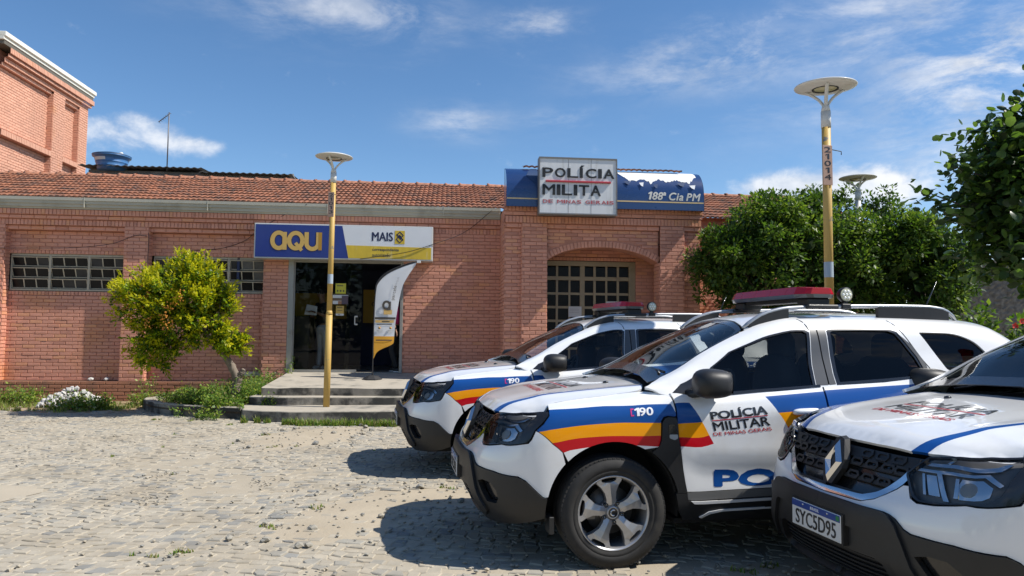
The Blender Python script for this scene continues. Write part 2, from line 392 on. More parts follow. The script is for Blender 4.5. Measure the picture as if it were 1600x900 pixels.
def panel(name, surf, outline, mats, parent, holes=(), regions=(), off=0., depth=.012, h=.05, side=-1, both=False, bulge=None):
    V, F, M, Nn = panel_geo(surf, outline, holes, regions, off, depth, h, side, bulge)
    if both:
        V2, F2, M2, N2 = panel_geo(surf, outline, holes, regions, off, depth, h, -side, bulge)
        F = F+[tuple(i+len(V) for i in t) for t in F2]; V = np.vstack([V, V2]); Nn = np.vstack([Nn, N2]); M = M+M2
    return newobj(name, mesh(name, V, F, mats, M, True, Nn), parent)
# ------------------------------------------------------------------ buildings
BA = math.radians(5.2); BO = Vector((0, 15.1, 0)); BM = Matrix.Translation(BO) @ Matrix.Rotation(BA, 4, 'Z')
def bw(x, y, z=0.): return BM @ Vector((x, y, z))
def bthing(name, label, cat, x, y, z, group=None): return thing(name, label, cat, bw(x, y, z), (0, 0, BA), group)

def brick_material(name, col, worn, dlo=.56, dhi=.72, dscale=.9, dark=None):
    m = mat(name, col, .75, var=.10, vscale=7, bump=.25, bscale=90, dirt=worn, dscale=dscale, dlo=dlo, dhi=dhi, objvar=.10, detail=6)
    return m
brick_m = brick_material('painted_brick', (.61, .28, .19), (.60, .255, .115), .54, .72)
brick_t = brick_material('painted_brick_pale', (.68, .36, .245), (.66, .30, .11), .60, .76, .7)
brick_o = brick_material('bare_brick', (.40, .17, .095), (.16, .10, .07), .50, .75, 1.6)
mortar_m = mat('painted_mortar', (.46, .205, .138), .85, var=.15, vscale=6, bump=.2, bscale=120)
mortar_o = mat('bare_mortar', (.26, .15, .10), .9, var=.2, vscale=6)
cream = mat('cream_metal', (.30, .235, .14), .45, var=.08, vscale=5, dirt=(.18, .13, .07), dlo=.6, dhi=.8, dscale=3)
gutter_m = mat('gutter_paint', (.40, .38, .31), .5, var=.08, vscale=2, dirt=(.22, .20, .15), dlo=.55, dhi=.85, dscale=2.2)
conc = mat('concrete', (.39, .35, .285), .9, var=.12, vscale=5, bump=.3, bscale=60, dirt=(.10, .10, .09), dlo=.52, dhi=.72, dscale=2.5)
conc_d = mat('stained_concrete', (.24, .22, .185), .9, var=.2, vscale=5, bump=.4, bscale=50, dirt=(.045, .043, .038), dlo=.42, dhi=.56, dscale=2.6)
tile_m = mat('clay_tile', (.325, .125, .062), .85, var=.35, vscale=9, bump=.2, bscale=80, dirt=(.06, .042, .034), dscale=4.5, dlo=.42, dhi=.66, detail=8)
ridge_m = mat('ridge_clay', (.46, .20, .115), .85, var=.2, vscale=6, dirt=(.10, .07, .055), dscale=6, dlo=.55, dhi=.75, objvar=.15)
dark_in = mat('room_dark', (.03, .03, .035), .9); pane_d = mat('dark_pane', (.010, .010, .011), .25, spec=.18, var=.3, vscale=3)
pane_g = mat('grey_pane', (.04, .04, .04), .35, spec=.25, var=.4, vscale=5); pane_c = mat('curtained_pane', (.13, .125, .115), .4, spec=.25, var=.35, vscale=6)  # a mid grey pane and a paler curtained one, both mottled at random
shop_glass = glass('shop_glass', (.72, .75, .74), .32)
win_frame = mat('window_frame_paint', (.42, .36, .265), .5, dirt=(.2, .16, .11), dlo=.58, dhi=.8, dscale=8)

def brick_shape(w, h, p, rnd, ch=.004):
    """one brick: proud p, chamfered face; local x along, y outward, z up"""
    j = lambda a: rnd.uniform(-a, a)
    hw, hh = w/2, h/2; t = j(.0016)
    v = [(-hw, -.004, -hh), (hw, -.004, -hh), (hw, -.004, hh), (-hw, -.004, hh)]
    v += [(-hw, p-ch*.7+t+j(.0006), -hh), (hw, p-ch*.7+t+j(.0006), -hh), (hw, p-ch*.7+t+j(.0006), hh), (-hw, p-ch*.7+t+j(.0006), hh)]
    v += [(-hw+ch+j(.002), p+t+j(.0012), -hh+ch), (hw-ch+j(.002), p+t+j(.0012), -hh+ch), (hw-ch+j(.002), p+t+j(.0012), hh-ch), (-hw+ch+j(.002), p+t+j(.0012), hh-ch)]
    f = []
    for a in (0, 4): f += [(a+i, a+(i+1) % 4, a+4+(i+1) % 4, a+4+i) for i in range(4)]
    f.append((8, 9, 10, 11)); return v, f
class Bricks:
    def __init__(s): s.items = []; s.sheet = MB()
    def field(s, O, U, N, u0, u1, z0, z1, pred=None, soldier=False, sheet=True, L=.222, Hc=.0715, jt=.0125, proud=.0125, seed=0, cut=.03):
        O = Vector(O); U = Vector(U); N = Vector(N); r = random.Random(seed+int(u0*100)+int(z0*10))
        if sheet: s.sheet.add([O+U*u0+Vector((0, 0, z0)), O+U*u1+Vector((0, 0, z0)), O+U*u1+Vector((0, 0, z1)), O+U*u0+Vector((0, 0, z1))], [(0, 1, 2, 3)])
        if soldier:
            n = max(1, round((u1-u0)/Hc)); w = (u1-u0)/n
            for i in range(n): s.put(O, U, N, u0+(i+.5)*w, (z0+z1)/2, w-jt, z1-z0-jt*.6, proud, pred, r)
            return
        n = max(1, round((z1-z0)/Hc)); h = (z1-z0)/n
        for k in range(n):
            zc = z0+(k+.5)*h; row = int(round((zc-.39)/.0715)); ph = (.5 if row % 2 else 0.)*(L+jt)+.08*((row*37) % 5)/5*L
            a = math.floor((u0-ph)/(L+jt))*(L+jt)+ph
            while a < u1:
                x0, x1 = max(a+jt/2, u0+.001), min(a+L+jt/2, u1-.001)
                if x1-x0 > cut: s.put(O, U, N, (x0+x1)/2, zc+r.uniform(-.0012, .0012), x1-x0, h-jt, proud, pred, r)
                a += L+jt
    def put(s, O, U, N, u, z, w, h, p, pred, r):
        if pred and not pred(u, z, w, h): return
        s.items.append((O+U*u+Vector((0, 0, z)), U, N, w, h, p+r.uniform(-.002, .002), r.random(), None))
    def build(s, root, mats, sheet_m, keep=None, nkeep=0, rnd=random.Random(3), bump_ang=.006):
        wall = s.sheet.build('wall', sheet_m, root, recalc=False)
        items = s.items; singles = []
        if nkeep:
            order = sorted(range(len(items)), key=lambda i: keep(items[i])); singles = set(order[:nkeep]); 
        mb = MB(); cache = {}
        for i, (P, U, N, w, h, p, q, _) in enumerate(items):
            if nkeep and i in singles:
                key = (round(w, 2), round(h, 3), int(q*3))
                if key not in cache:
                    v, f = brick_shape(w, h, p, rnd); cache[key] = mesh('brick', v, f, mats[min(len(mats)-1, (0, 0, 0, 0, 0, 1, 2)[len(cache) % 7])])
                o = newobj('brick', cache[key], wall); o.matrix_local = Matrix.Translation(P) @ Matrix((U, N, Vector((0, 0, 1)))).transposed().to_4x4() @ Matrix.Rotation(rnd.uniform(-1, 1)*bump_ang, 4, 'Z')
                continue
            v, f = brick_shape(w, h, p, rnd); a = rnd.uniform(-1, 1)*bump_ang; mi = 0 if len(mats) < 2 or q < .84 else (1 if q < .93 else 2)
            V = [P+U*(x*math.cos(a)-z*math.sin(a)*.4)+N*(y+x*a)+Vector((0, 0, z+x*a*.3)) for x, y, z in v]; mb.add(V, f, mi)
        o = mb.build('brick', mats, wall); o['kind'] = 'stuff'
        return wall

# ---- the low building with the shop and the police entrance
bld = thing('brick_building', 'long low pink brick building with clay tile roof, shop door and arched police entrance', 'building', BO, (0, 0, BA))
X, NX, Y, NY = (1, 0, 0), (-1, 0, 0), (0, 1, 0), (0, -1, 0)
WB = Bricks(); OB = Bricks()
XL = -15.5
# plinth of worn bare bricks
OB.field((0, -.03, 0), X, NY, XL, -4.62, -.02, .39, Hc=.068, proud=.02, jt=.014)
OB.sheet.add([(XL, -.03, .385), (-4.62, -.03, .385), (-4.62, .2, .385), (XL, .2, .385)], [(0, 1, 2, 3)])
def seg(u0, u1, y, z0, z1, **k): WB.field((0, y, 0), X, NY, u0, u1, z0, z1, **k)
seg(XL, -.26, -.09, 3.665, 3.775, soldier=True, proud=.012); seg(XL, -.26, -.045, 3.585, 3.658); seg(XL, -.26, 0, 3.465, 3.58, soldier=True)
WB.sheet.add([(XL, -.09, 3.665), (-.26, -.09, 3.665), (-.26, -.045, 3.66), (XL, -.045, 3.66)], [(0, 3, 2, 1)]); WB.sheet.add([(XL, -.045, 3.585), (-.26, -.045, 3.585), (-.26, 0, 3.582), (XL, 0, 3.582)], [(0, 3, 2, 1)])
for a, b in ((-12.51, -12.05), (-10.51, -10.05), (-7.79, -7.33)): seg(a, b, 0, .39, 3.465); 
seg(-5.06, -4.57, 0, .39, 3.465); seg(-2.25, -.26, 0, .30, 3.465); seg(-4.57, -2.25, 0, 2.90, 3.465)
win_z = (2.17, 2.91)
for a, b, wa, wb in ((-12.05, -10.51, -12.05, -10.51), (-10.05, -7.79, -10.03, -7.79), (-7.33, -5.06, -7.29, -5.06)):
    seg(a, b, .06, 3.375, 3.46); seg(a, b, .18, 2.98, 3.37); seg(a, b, .18, 2.91, 2.985, soldier=True, Hc=.075, proud=.008)
    seg(a, b, .18, 2.08, 2.16, soldier=True); seg(a, b, .18, .39, 2.075)
    WB.sheet.add([(a, .06, 3.375), (b, .06, 3.375), (b, .18, 3.372), (a, .18, 3.372)], [(0, 3, 2, 1)]); WB.sheet.add([(a, 0, 3.463), (b, 0, 3.463), (b, .06, 3.461), (a, .06, 3.461)], [(0, 3, 2, 1)])
    WB.field((a, 0, 0), Y, X, 0.0, .18, .39, 3.46, cut=.02); WB.field((b, .18, 0), (0, -1, 0), NX, 0.0, .18, .39, 3.46, cut=.02)
    WB.sheet.add([(a, .18, 2.08), (b, .18, 2.08), (b, .30, 2.16), (a, .30, 2.16)], [(0, 1, 2, 3)])
WB.field((-10.05, 0, 0), Y, X, 0, .18, .39, 3.46, sheet=False, cut=.02)
# entrance portal
PY = -1.15
arc_z = lambda u: float(np.interp(u, [.57, .70, .91, 1.15, 1.4, 1.65, 1.9, 2.15, 2.4, 2.6, 2.82], [2.83, 2.93, 3.02, 3.085, 3.115, 3.125, 3.118, 3.085, 3.02, 2.95, 2.83]))
def pf(u0, u1, y, z0, z1, **k): WB.field((0, y, 0), X, NY, u0, u1, z0, z1, **k)
pf(-.27, 3.68, PY-.03, 3.79, 3.88, soldier=True); pf(-.27, 3.68, PY-.015, 3.71, 3.785); pf(-.25, 3.66, PY, 3.565, 3.70, soldier=True, Hc=.069)
WB.sheet.add([(-.27, PY-.03, 3.79), (3.68, PY-.03, 3.79), (3.68, PY, 3.787), (-.27, PY, 3.787)], [(0, 3, 2, 1)])
pf(.085, .57, PY, .10, 3.56); pf(2.82, 3.31, PY, .10, 3.56); pf(-.25, .085, PY+.09, .10, 3.47); pf(3.31, 3.65, PY+.09, .10, 3.47); pf(-.25, .085, PY+.04, 3.475, 3.56); pf(3.31, 3.65, PY+.04, 3.475, 3.56)
for a, b in ((-.25, .085), (3.31, 3.65)):
    WB.sheet.add([(a, PY+.04, 3.475), (b, PY+.04, 3.475), (b, PY+.09, 3.472), (a, PY+.09, 3.472)], [(0, 3, 2, 1)]); WB.sheet.add([(a, PY, 3.563), (b, PY, 3.563), (b, PY+.04, 3.561), (a, PY+.04, 3.561)], [(0, 3, 2, 1)])
WB.field((.085, PY+.09, 0), NY, NX, 0, .09, .1, 3.56, cut=.02); WB.field((3.31, PY, 0), Y, X, 0, .09, .1, 3.56, cut=.02)
SP = PY+.11
pf(.57, 2.82, SP-.05, 3.475, 3.56)
WB.sheet.add([(.57, PY, 3.563), (2.82, PY, 3.563), (2.82, SP-.05, 3.561), (.57, SP-.05, 3.561)], [(0, 3, 2, 1)]); WB.sheet.add([(.57, SP-.05, 3.475), (2.82, SP-.05, 3.475), (2.82, SP, 3.472), (.57, SP, 3.472)], [(0, 3, 2, 1)])
us = np.linspace(.57, 2.82, 41)
pf(.57, 2.82, SP, 2.84, 3.47, sheet=False, pred=lambda u, z, w, h: z-h/2 > max(arc_z(max(.57, u-w/2)), arc_z(u), arc_z(min(2.82, u+w/2)))+.125)
V = [(u, SP, arc_z(u)) for u in us]+[(u, SP, 3.47) for u in us]; WB.sheet.add(V, [(i, i+1, 42+i, 41+i) for i in range(40)])
V = [(u, SP, arc_z(u)) for u in us]+[(u, SP+.38, arc_z(u)) for u in us]; WB.sheet.add(V, [(i, 41+i, 42+i, i+1) for i in range(40)])
rr = random.Random(5); u = .60
while u < 2.80:                                                    # arch ring of bricks on edge
    dz = (arc_z(u+.01)-arc_z(u-.01))/.02; T = Vector((1, 0, dz)).normalized(); R = Vector((-T.z, 0, T.x)); c = Vector((u, SP, arc_z(u)))+R*.066
    WB.items.append((c, T, Vector((0, -1, 0)), .058, .118, .014, .1, R)); u += .069/math.sqrt(1+dz*dz)
WB.field((-.25, 0.03, 0), NY, NX, 0, 1.15+.03-.09, .1, 3.88); WB.field((3.65, PY+.09, 0), Y, X, 0, 1.1, .1, 3.88)
WB.field((.57, PY, 0), Y, X, 0, .95, .1, 2.84); WB.field((2.82, PY+.38, 0), NY, NX, 0, .38, .1, 2.84)
WB.field((0, -.20, 0), X, NY, 2.58, 3.3, .1, 3.3); WB.field((0, -.20, 0), X, NY, .1, 2.58, 3.02, 3.3); WB.field((0, -.2, 0), X, NY, .1, 2.62, 2.94, 3.01, soldier=True)
WB.field((3.2, -.20, 0), NY, NX, 0, .57, .1, 3.3); WB.sheet.add([(2.82, PY+.38, .1), (3.2, PY+.38, .1), (3.2, PY+.38, 3.3), (2.82, PY+.38, 3.3)], [(0, 3, 2, 1)])
WB.sheet.add([(.1, SP+.38, arc_z(1.6)+.02), (3.2, SP+.38, arc_z(1.6)+.02), (3.2, -.2, 3.16), (.1, -.2, 3.16)], [(0, 3, 2, 1)])
WB.sheet.add([(.57, SP+.38, 2.8), (.57, SP+.38, 3.47), (2.82, SP+.38, 3.47), (2.82, SP+.38, 2.8)], [(3, 2, 1, 0)]) if False else None
# wall on to the right, behind the tree
seg(3.65, 7.6, .0, .1, 3.6)
WB.field((7.6, 0, 0), Y, X, 0, 3.0, .1, 3.6)
def near(it):
    P = it[0]; full = it[3] > .2 and abs(it[2][1]+1) < .01
    return (0 if full and P.y < -.9 and P.z > .9 else (1 if full else 5))+(-P.z*.01)+(P.y*.1)
def fix_arch(B):
    out = []
    for it in B.items: out.append(it)
    B.items = out
# bricks of the arch ring carry their own up-vector: place them straight into the joined mesh
ring = [it for it in WB.items if it[7] is not None]; WB.items = [it for it in WB.items if it[7] is None]
brick_m2 = brick_material('painted_brick_dull', (.50, .225, .155), (.50, .21, .10)); brick_m3 = brick_material('painted_brick_orange', (.64, .30, .17), (.62, .26, .10)); wall = WB.build(bld, [brick_m, brick_m2, brick_m3], mortar_m, near, 255)
for P, U, N, w, h, p, q, R in ring:
    v, f = brick_shape(w, h, p, rr); me = mesh('brick', v, f, brick_m); o = newobj('brick', me, wall); o.matrix_local = Matrix.Translation(P) @ Matrix((U, N, R)).transposed().to_4x4()
plinth = OB.build(bld, [brick_o], mortar_o); plinth.name = 'plinth'; plinth['label'] = 'worn bare brick plinth'
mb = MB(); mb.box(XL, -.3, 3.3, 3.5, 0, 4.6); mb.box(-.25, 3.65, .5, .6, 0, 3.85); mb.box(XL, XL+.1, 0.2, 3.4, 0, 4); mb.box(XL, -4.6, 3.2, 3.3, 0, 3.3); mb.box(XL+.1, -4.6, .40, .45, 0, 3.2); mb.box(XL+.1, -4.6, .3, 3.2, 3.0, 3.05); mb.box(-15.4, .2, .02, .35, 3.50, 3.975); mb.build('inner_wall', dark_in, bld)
# gutter
mb = MB(); prof = [(-.03, 3.79), (-.12, 3.775), (-.125, 3.80), (-.16, 3.81), (-.165, 3.86), (-.19, 3.875), (-.195, 3.93), (-.215, 3.935), (-.215, 3.995), (-.20, 3.995), (-.195, 3.95), (-.05, 3.94)]
V = [(x, y, z) for x in (XL, -.272) for y, z in prof]; n = len(prof); mb.add(V, [(i, i+1, n+i+1, n+i) for i in range(n-1)]+[tuple(range(n))[::-1], tuple(range(n, 2*n))]); g = mb.build('gutter', gutter_m, bld)
for k in range(6): mb = MB(); x = -13.2+2.35*k; mb.box(x, x+.012, -.221, -.12, 3.80, 3.998); mb.build('gutter_joint', gutter_m, g)
# tiled roof
def tile_roof(x0, x1, y0, z0, y1, z1, name, parent, rows=10, pitch=.108, sag=0.):
    mb = MB(); nx = int((x1-x0)/pitch*6); xs = np.linspace(x0, x1, nx+1); rn = np.random.RandomState(4)
    L = math.hypot(y1-y0, z1-z0); ny, nz = -(z1-z0)/L, (y1-y0)/L
    for r in range(rows):
        offs = rn.uniform(-.5, .5, int((x1-x0)/(pitch*2))+3)*.012
        a, b = r/rows, (r+1)/rows+.012
        rowpts = []
        for t, lift in ((a, .034), (b, .002)):
            for x in xs:
                ph = (x/pitch) % 1.0; k = int((x-x0)/(pitch*2)); h = .022*(max(0, math.sin(math.pi*ph))**.8)+lift+offs[k]*(1 if lift > .01 else .3)
                dy = offs[k]*1.6; zz = sag*math.sin(math.pi*(x-x0)/(x1-x0)*3.1)
                rowpts.append((x, y0+(y1-y0)*t+ny*h+dy*.6, z0+(z1-z0)*t+nz*h+zz))
        m = nx+1; low = [(p[0], p[1]+.004, p[2]-.035) for p in rowpts[:m]]
        V = rowpts+low; mb.add(V, [(i, i+1, m+i+1, m+i) for i in range(nx)]+[(2*m+i, 2*m+i+1, i+1, i) for i in range(nx)])
    o = mb.build(name, tile_m, parent, recalc=False); o['kind'] = 'stuff'; return o
roof = bpy.data.objects.new('roof', None); COL.objects.link(roof); roof.parent = bld
tile_roof(XL, .70, -.17, 3.985, 3.2, 5.12, 'roof_tile', roof); tile_roof(3.7, 7.8, -.17, 3.9, 3.2, 5.06, 'roof_tile', roof)
def ridge(x0, x1, y, z, parent, n):
    w = (x1-x0)/n
    mb = MB(); V = []; F = []
    for i in range(9):
        t = i/8; r = .105-.018*t
        for k in range(9): a = math.pi*k/8; V.append((t*(w+.05), -r*math.cos(a), r*.8*math.sin(a)))
    F = [(i*9+k, i*9+k+1, i*9+k+10, i*9+k+9) for i in range(8) for k in range(8)]
    V += [(-.004, p[1]*1.14, p[2]*1.14+.003) for p in V[:9]]+[(.055, p[1]*1.14, p[2]*1.14+.003) for p in V[:9]]; b = 81; F += [(b+k, b+k+1, b+k+10, b+k+9) for k in range(8)]+[(k, k+1, b+k+1, b+k) for k in range(8)]
    mb.add(V, F, 0, True); me = mb.mesh('ridge_tile', ridge_m)
    for i in range(n): o = newobj('ridge_tile', me, parent, (x0+i*w, y+RND.uniform(-.012, .012), z+RND.uniform(-.01, .012)), (0, RND.uniform(-.02, .02), RND.uniform(-.02, .02)))
ridge(-14.0, .70, 3.2, 5.10, roof, 41); ridge(3.7, 7.7, 3.2, 5.04, roof, 11)
# roof over the portal, just showing above the blue fascia
mb = MB()
mb.box(.05, 3.35, -1.0, -.82, 3.88, 4.62); mb.box(-.22, 3.62, -.98, 3.0, 3.20, 3.875); mb.box(3.7, 7.55, .03, 3.2, 3.2, 3.95); mb.build('portal_attic', mortar_m, roof)
tile_roof(.1, 3.3, -1.06, 4.66, -.72, 4.76, 'portal_tile', roof, rows=1)
# windows: three bays, each three tilted rows of three panes
def louvre_window(x0, x1, name='window', gone=()):
    w = bpy.data.objects.new(name, None); COL.objects.link(w); w.parent = bld
    z0, z1 = win_z; y = .20; mb = MB()
    mb.box(x0, x1, y, y+.06, z1-.045, z1, bev=.004); mb.box(x0, x1, y-.01, y+.07, z0, z0+.035, bev=.004); n = 3; bw_ = (x1-x0)/n
    for i in range(n+1): xx = x0+i*bw_; mb.box(max(x0, xx-.022), min(x1, xx+.022), y-.004, y+.055, z0+.03, z1-.04, bev=.003)
    fr = mb.build('window_frame', win_frame, w)
    rh = (z1-z0-.08)/3
    for i in range(n):
        for r in range(3):
            a, b = x0+i*bw_+.024, x0+(i+1)*bw_-.024; zb, zt = z0+.036+r*rh+.006, z0+.036+(r+1)*rh-.006; tilt = math.radians(RND.uniform(14, 22)); hh = zt-zb
            M = Matrix.Translation((0, y+.03, (zb+zt)/2)) @ Matrix.Rotation(tilt, 4, 'X')
            mb = MB(); pw = (b-a)/3
            mb.box(a, b, -.012, .012, -hh/2, -hh/2+.022); mb.box(a, b, -.012, .012, hh/2-.018, hh/2)
            for k in range(4): xx = a+k*pw; mb.box(max(a, xx-.011), min(b, xx+.011), -.010, .010, -hh/2+.02, hh/2-.016)
            s = mb.build('sash', win_frame, w); s.matrix_local = M
            for k in range(3):
                mb = MB(); mb.box(a+k*pw+.010, a+(k+1)*pw-.010, -.003, .003, -hh/2+.018, hh/2-.014); p = mb.build('pane', (pane_d, pane_d, pane_g, pane_c)[RND.choice((0, 0, 0, 1, 2) if x0 < -7.5 else (0, 2, 3, 3))], s)
    return w
louvre_window(-10.03, -7.80); louvre_window(-7.29, -5.07); louvre_window(-12.03, -10.53)
# small stones on the plinth ledge are separate things further down
# ---- shop front
shop = bpy.data.objects.new('shop_front', None); COL.objects.link(shop); shop.parent = bld
jm = mat('grey_metal_frame', (.34, .33, .30), .45, .3, dirt=(.2, .18, .15), dlo=.55, dhi=.8, dscale=5)
mb = MB(); mb.box(-4.57, -4.46, -.02, .12, .55, 2.90, bev=.006); mb.box(-2.31, -2.25, -.02, .14, .55, 2.90, bev=.006); mb.box(-4.46, -2.31, .0, .10, 2.82, 2.90, bev=.005); mb.build('door_frame', jm, shop)
mb = MB(); mb.box(-4.46, -3.18, .03, .07, .59, .64); mb.box(-4.46, -4.44, .03, .07, .64, 2.82); mb.build('window_sill', jm, shop)
def sheetg(x0, x1, y, nm, m=shop_glass): mb = MB(); mb.add([(x0, y, .64), (x1, y, .64), (x1, y, 2.82), (x0, y, 2.82)], [(0, 1, 2, 3)]); return mb.build(nm, m, shop, recalc=False)
sheetg(-4.44, -3.33, .045, 'pane'); gd = sheetg(-3.42, -3.10, .075, 'glass_door')
hm = mat('pale_handle', (.6, .6, .58), .35, coat=.3); mb = MB(); mb.box(-3.235, -3.215, .02, .045, 1.55, 1.74, bev=.004); mb.box(-3.235, -3.17, .02, .045, 1.55, 1.58, bev=.004); mb.box(-3.235, -3.17, .02, .045, 1.71, 1.74, bev=.004); mb.build('door_handle', hm, gd)
# dim room behind
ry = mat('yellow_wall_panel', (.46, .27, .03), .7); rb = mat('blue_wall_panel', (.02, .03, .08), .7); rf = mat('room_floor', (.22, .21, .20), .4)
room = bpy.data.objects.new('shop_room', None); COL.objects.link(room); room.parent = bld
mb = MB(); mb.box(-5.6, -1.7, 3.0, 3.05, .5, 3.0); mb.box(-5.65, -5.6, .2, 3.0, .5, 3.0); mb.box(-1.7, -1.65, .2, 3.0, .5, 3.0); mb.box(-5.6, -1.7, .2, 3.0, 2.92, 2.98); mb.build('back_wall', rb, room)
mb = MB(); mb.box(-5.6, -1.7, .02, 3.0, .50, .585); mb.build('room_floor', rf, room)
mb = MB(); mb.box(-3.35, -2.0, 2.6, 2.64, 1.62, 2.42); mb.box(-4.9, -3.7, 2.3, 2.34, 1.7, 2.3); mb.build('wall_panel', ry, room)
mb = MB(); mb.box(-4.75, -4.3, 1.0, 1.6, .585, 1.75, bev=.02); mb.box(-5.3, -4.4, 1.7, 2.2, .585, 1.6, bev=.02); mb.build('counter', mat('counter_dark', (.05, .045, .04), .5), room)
plate_text('CORTA', 'wall_lettering', mat('wall_text', (.12, .06, .02), .6), room, -3.15, -2.45, 2.02, 2.13, y=2.595, bold=.02, spacing=1.3)
# notices stuck on the glass
st_y = mat('sticker_yellow', (.55, .50, .04), .5); st_o = mat('sticker_orange', (.55, .36, .08), .5); st_w = mat('sticker_white', (.62, .62, .60), .5); st_b = mat('sticker_ink', (.10, .09, .05), .6)
def notice(x0, x1, z0, z1, m, y=.034, inks=()):
    mb = MB(); mb.box(x0, x1, y, y+.003, z0, z1); o = mb.build('notice', m, shop)
    for a, b, c, d, im in inks: mb = MB(); mb.box(x0+(x1-x0)*a, x0+(x1-x0)*b, y-.0015, y, z0+(z1-z0)*c, z0+(z1-z0)*d); mb.build('notice_print', im, o)
rr = random.Random(2)
notice(-3.63, -3.42, 2.19, 2.40, st_y, inks=[(.15+.1*k, .22+.1*k, .72, .84, st_b) for k in range(6)]+[(.15, .28, .18, .36, st_b), (.42, .58, .18, .36, st_b), (.72, .85, .18, .36, st_b)])
notice(-3.68, -3.37, 2.10, 2.165, st_w); notice(-3.68, -3.37, 1.975, 2.045, st_w, inks=[(.35, .75, 0, .9, mat('skin_print', (.35, .18, .10), .6))]); notice(-3.68, -3.38, 2.045, 2.10, mat('sticker_brown', (.16, .10, .06), .6)); notice(-3.50, -3.37, 1.975, 2.15, mat('sticker_purple', (.10, .07, .09), .6), y=.030)
notice(-3.61, -3.45, 1.74, 1.94, st_o, inks=[(.15+.14*k, .25+.14*k, .76, .90, st_b) for k in range(5)]+[(0, 1, 0, .2, st_w), (.3, .5, .06, .13, st_b), (.2, .8, .5, .55, st_b)])
# ---- police entrance gate: iron grid with panes
gate = bpy.data.objects.new('gate', None); COL.objects.link(gate); gate.parent = bld
gx = [.05, .31, .57, .72+.0, .935, 1.185, 1.415]      # pane columns follow below
cols = [(.17, .37), (.45, .67), (.715, .90), (.945, 1.165), (1.205, 1.405), (1.505, 1.69), (1.74, 1.945), (1.985, 2.185), (2.235, 2.425)]
rows = []
z = 2.80; rows.append((2.62, 2.80)); z = 2.51
for k in range(8): rows.append((z-.235, z)); z -= .284
xs_ = [.13]+[c[0] for c in cols]+[c[1] for c in cols]+[2.52]
mb = MB(); y = -.16
mb.box(.10, 2.56, y-.03, y+.03, 2.83, 2.93, bev=.004); mb.box(2.44, 2.58, y-.035, y+.03, .10, 2.93, bev=.004); mb.box(.08, .16, y-.03, y+.03, .1, 2.93)
mb.box(.16, 2.44, y-.02, y+.02, 2.53, 2.61, bev=.003)
for (a, b), (c, d) in zip(cols[:-1], cols[1:]): mb.box(b, c, y-.017, y+.017, .1, 2.83)
for i, (a, b) in enumerate(rows[1:]):
    if i < 7: mb.box(.16, 2.44, y-.0145, y+.0145, rows[i+2][1] if i+2 < len(rows) else a-.05, a)
mb.build('gate_frame', cream, gate)
for a, b in cols:
    for c, d in rows: mb = MB(); mb.box(a-.005, b+.005, y+.004, y+.010, c-.005, d+.005); mb.build('pane', pane_d, gate)
paper = mat('paper', (.55, .55, .54), .8); ink = mat('paper_ink', (.28, .28, .28), .8)
for x0, x1, z0, z1 in ((1.165, 1.44, 1.77, 1.985), (1.96, 2.20, 1.98, 2.10)):
    mb = MB(); mb.box(x0, x1, y-.025, y-.021, z0, z1); o = mb.build('notice', paper, gate)
    for k in range(3): mb = MB(); mb.box(x0+.03, x1-.05, y-.0265, y-.025, z1-.06-.035*k, z1-.053-.035*k); mb.build('notice_print', ink, o)
# cables on the facade
cab_m = mat('cable_black', (.02, .02, .02), .6)
def cable(pts, label, r=.006):
    o = thing('cable', label, 'cable', bw(*pts[0]), (0, 0, BA)); p0 = Vector(pts[0]); mb = MB(); q = smooth_line(pts, 24); mb.tube([Vector(p)-p0 for p in q], r, 5); mb.build('wire', cab_m, o)
cable([(-10.4, -.02, 2.98), (-9.5, -.015, 3.0), (-8.8, -.015, 3.02), (-8.0, -.02, 3.12), (-7.5, -.03, 3.30), (-7.35, -.03, 3.28)], 'thin black cable sagging across the brick above the left window')
cable([(-7.33, -.02, 3.35), (-7.315, -.025, 3.1), (-7.325, -.02, 2.8), (-7.31, -.02, 2.5), (-7.32, -.02, 2.2)], 'thin black cable running down the pilaster beside the small tree')
cable([(-6.6, .165, 3.02), (-6.0, .165, 3.08), (-5.5, .15, 3.25), (-5.2, -.02, 3.45), (-4.6, -.12, 3.80), (-4.2, -.22, 3.98)], 'thin black cable climbing from the second window to the gutter')
cable([(-3.1, -.38, 2.87), (-2.2, -.39, 3.02), (-1.65, -.37, 3.2), (-1.0, -.12, 3.5), (-.45, -.22, 3.95)], 'thin black cable crossing the right end of the shop sign')

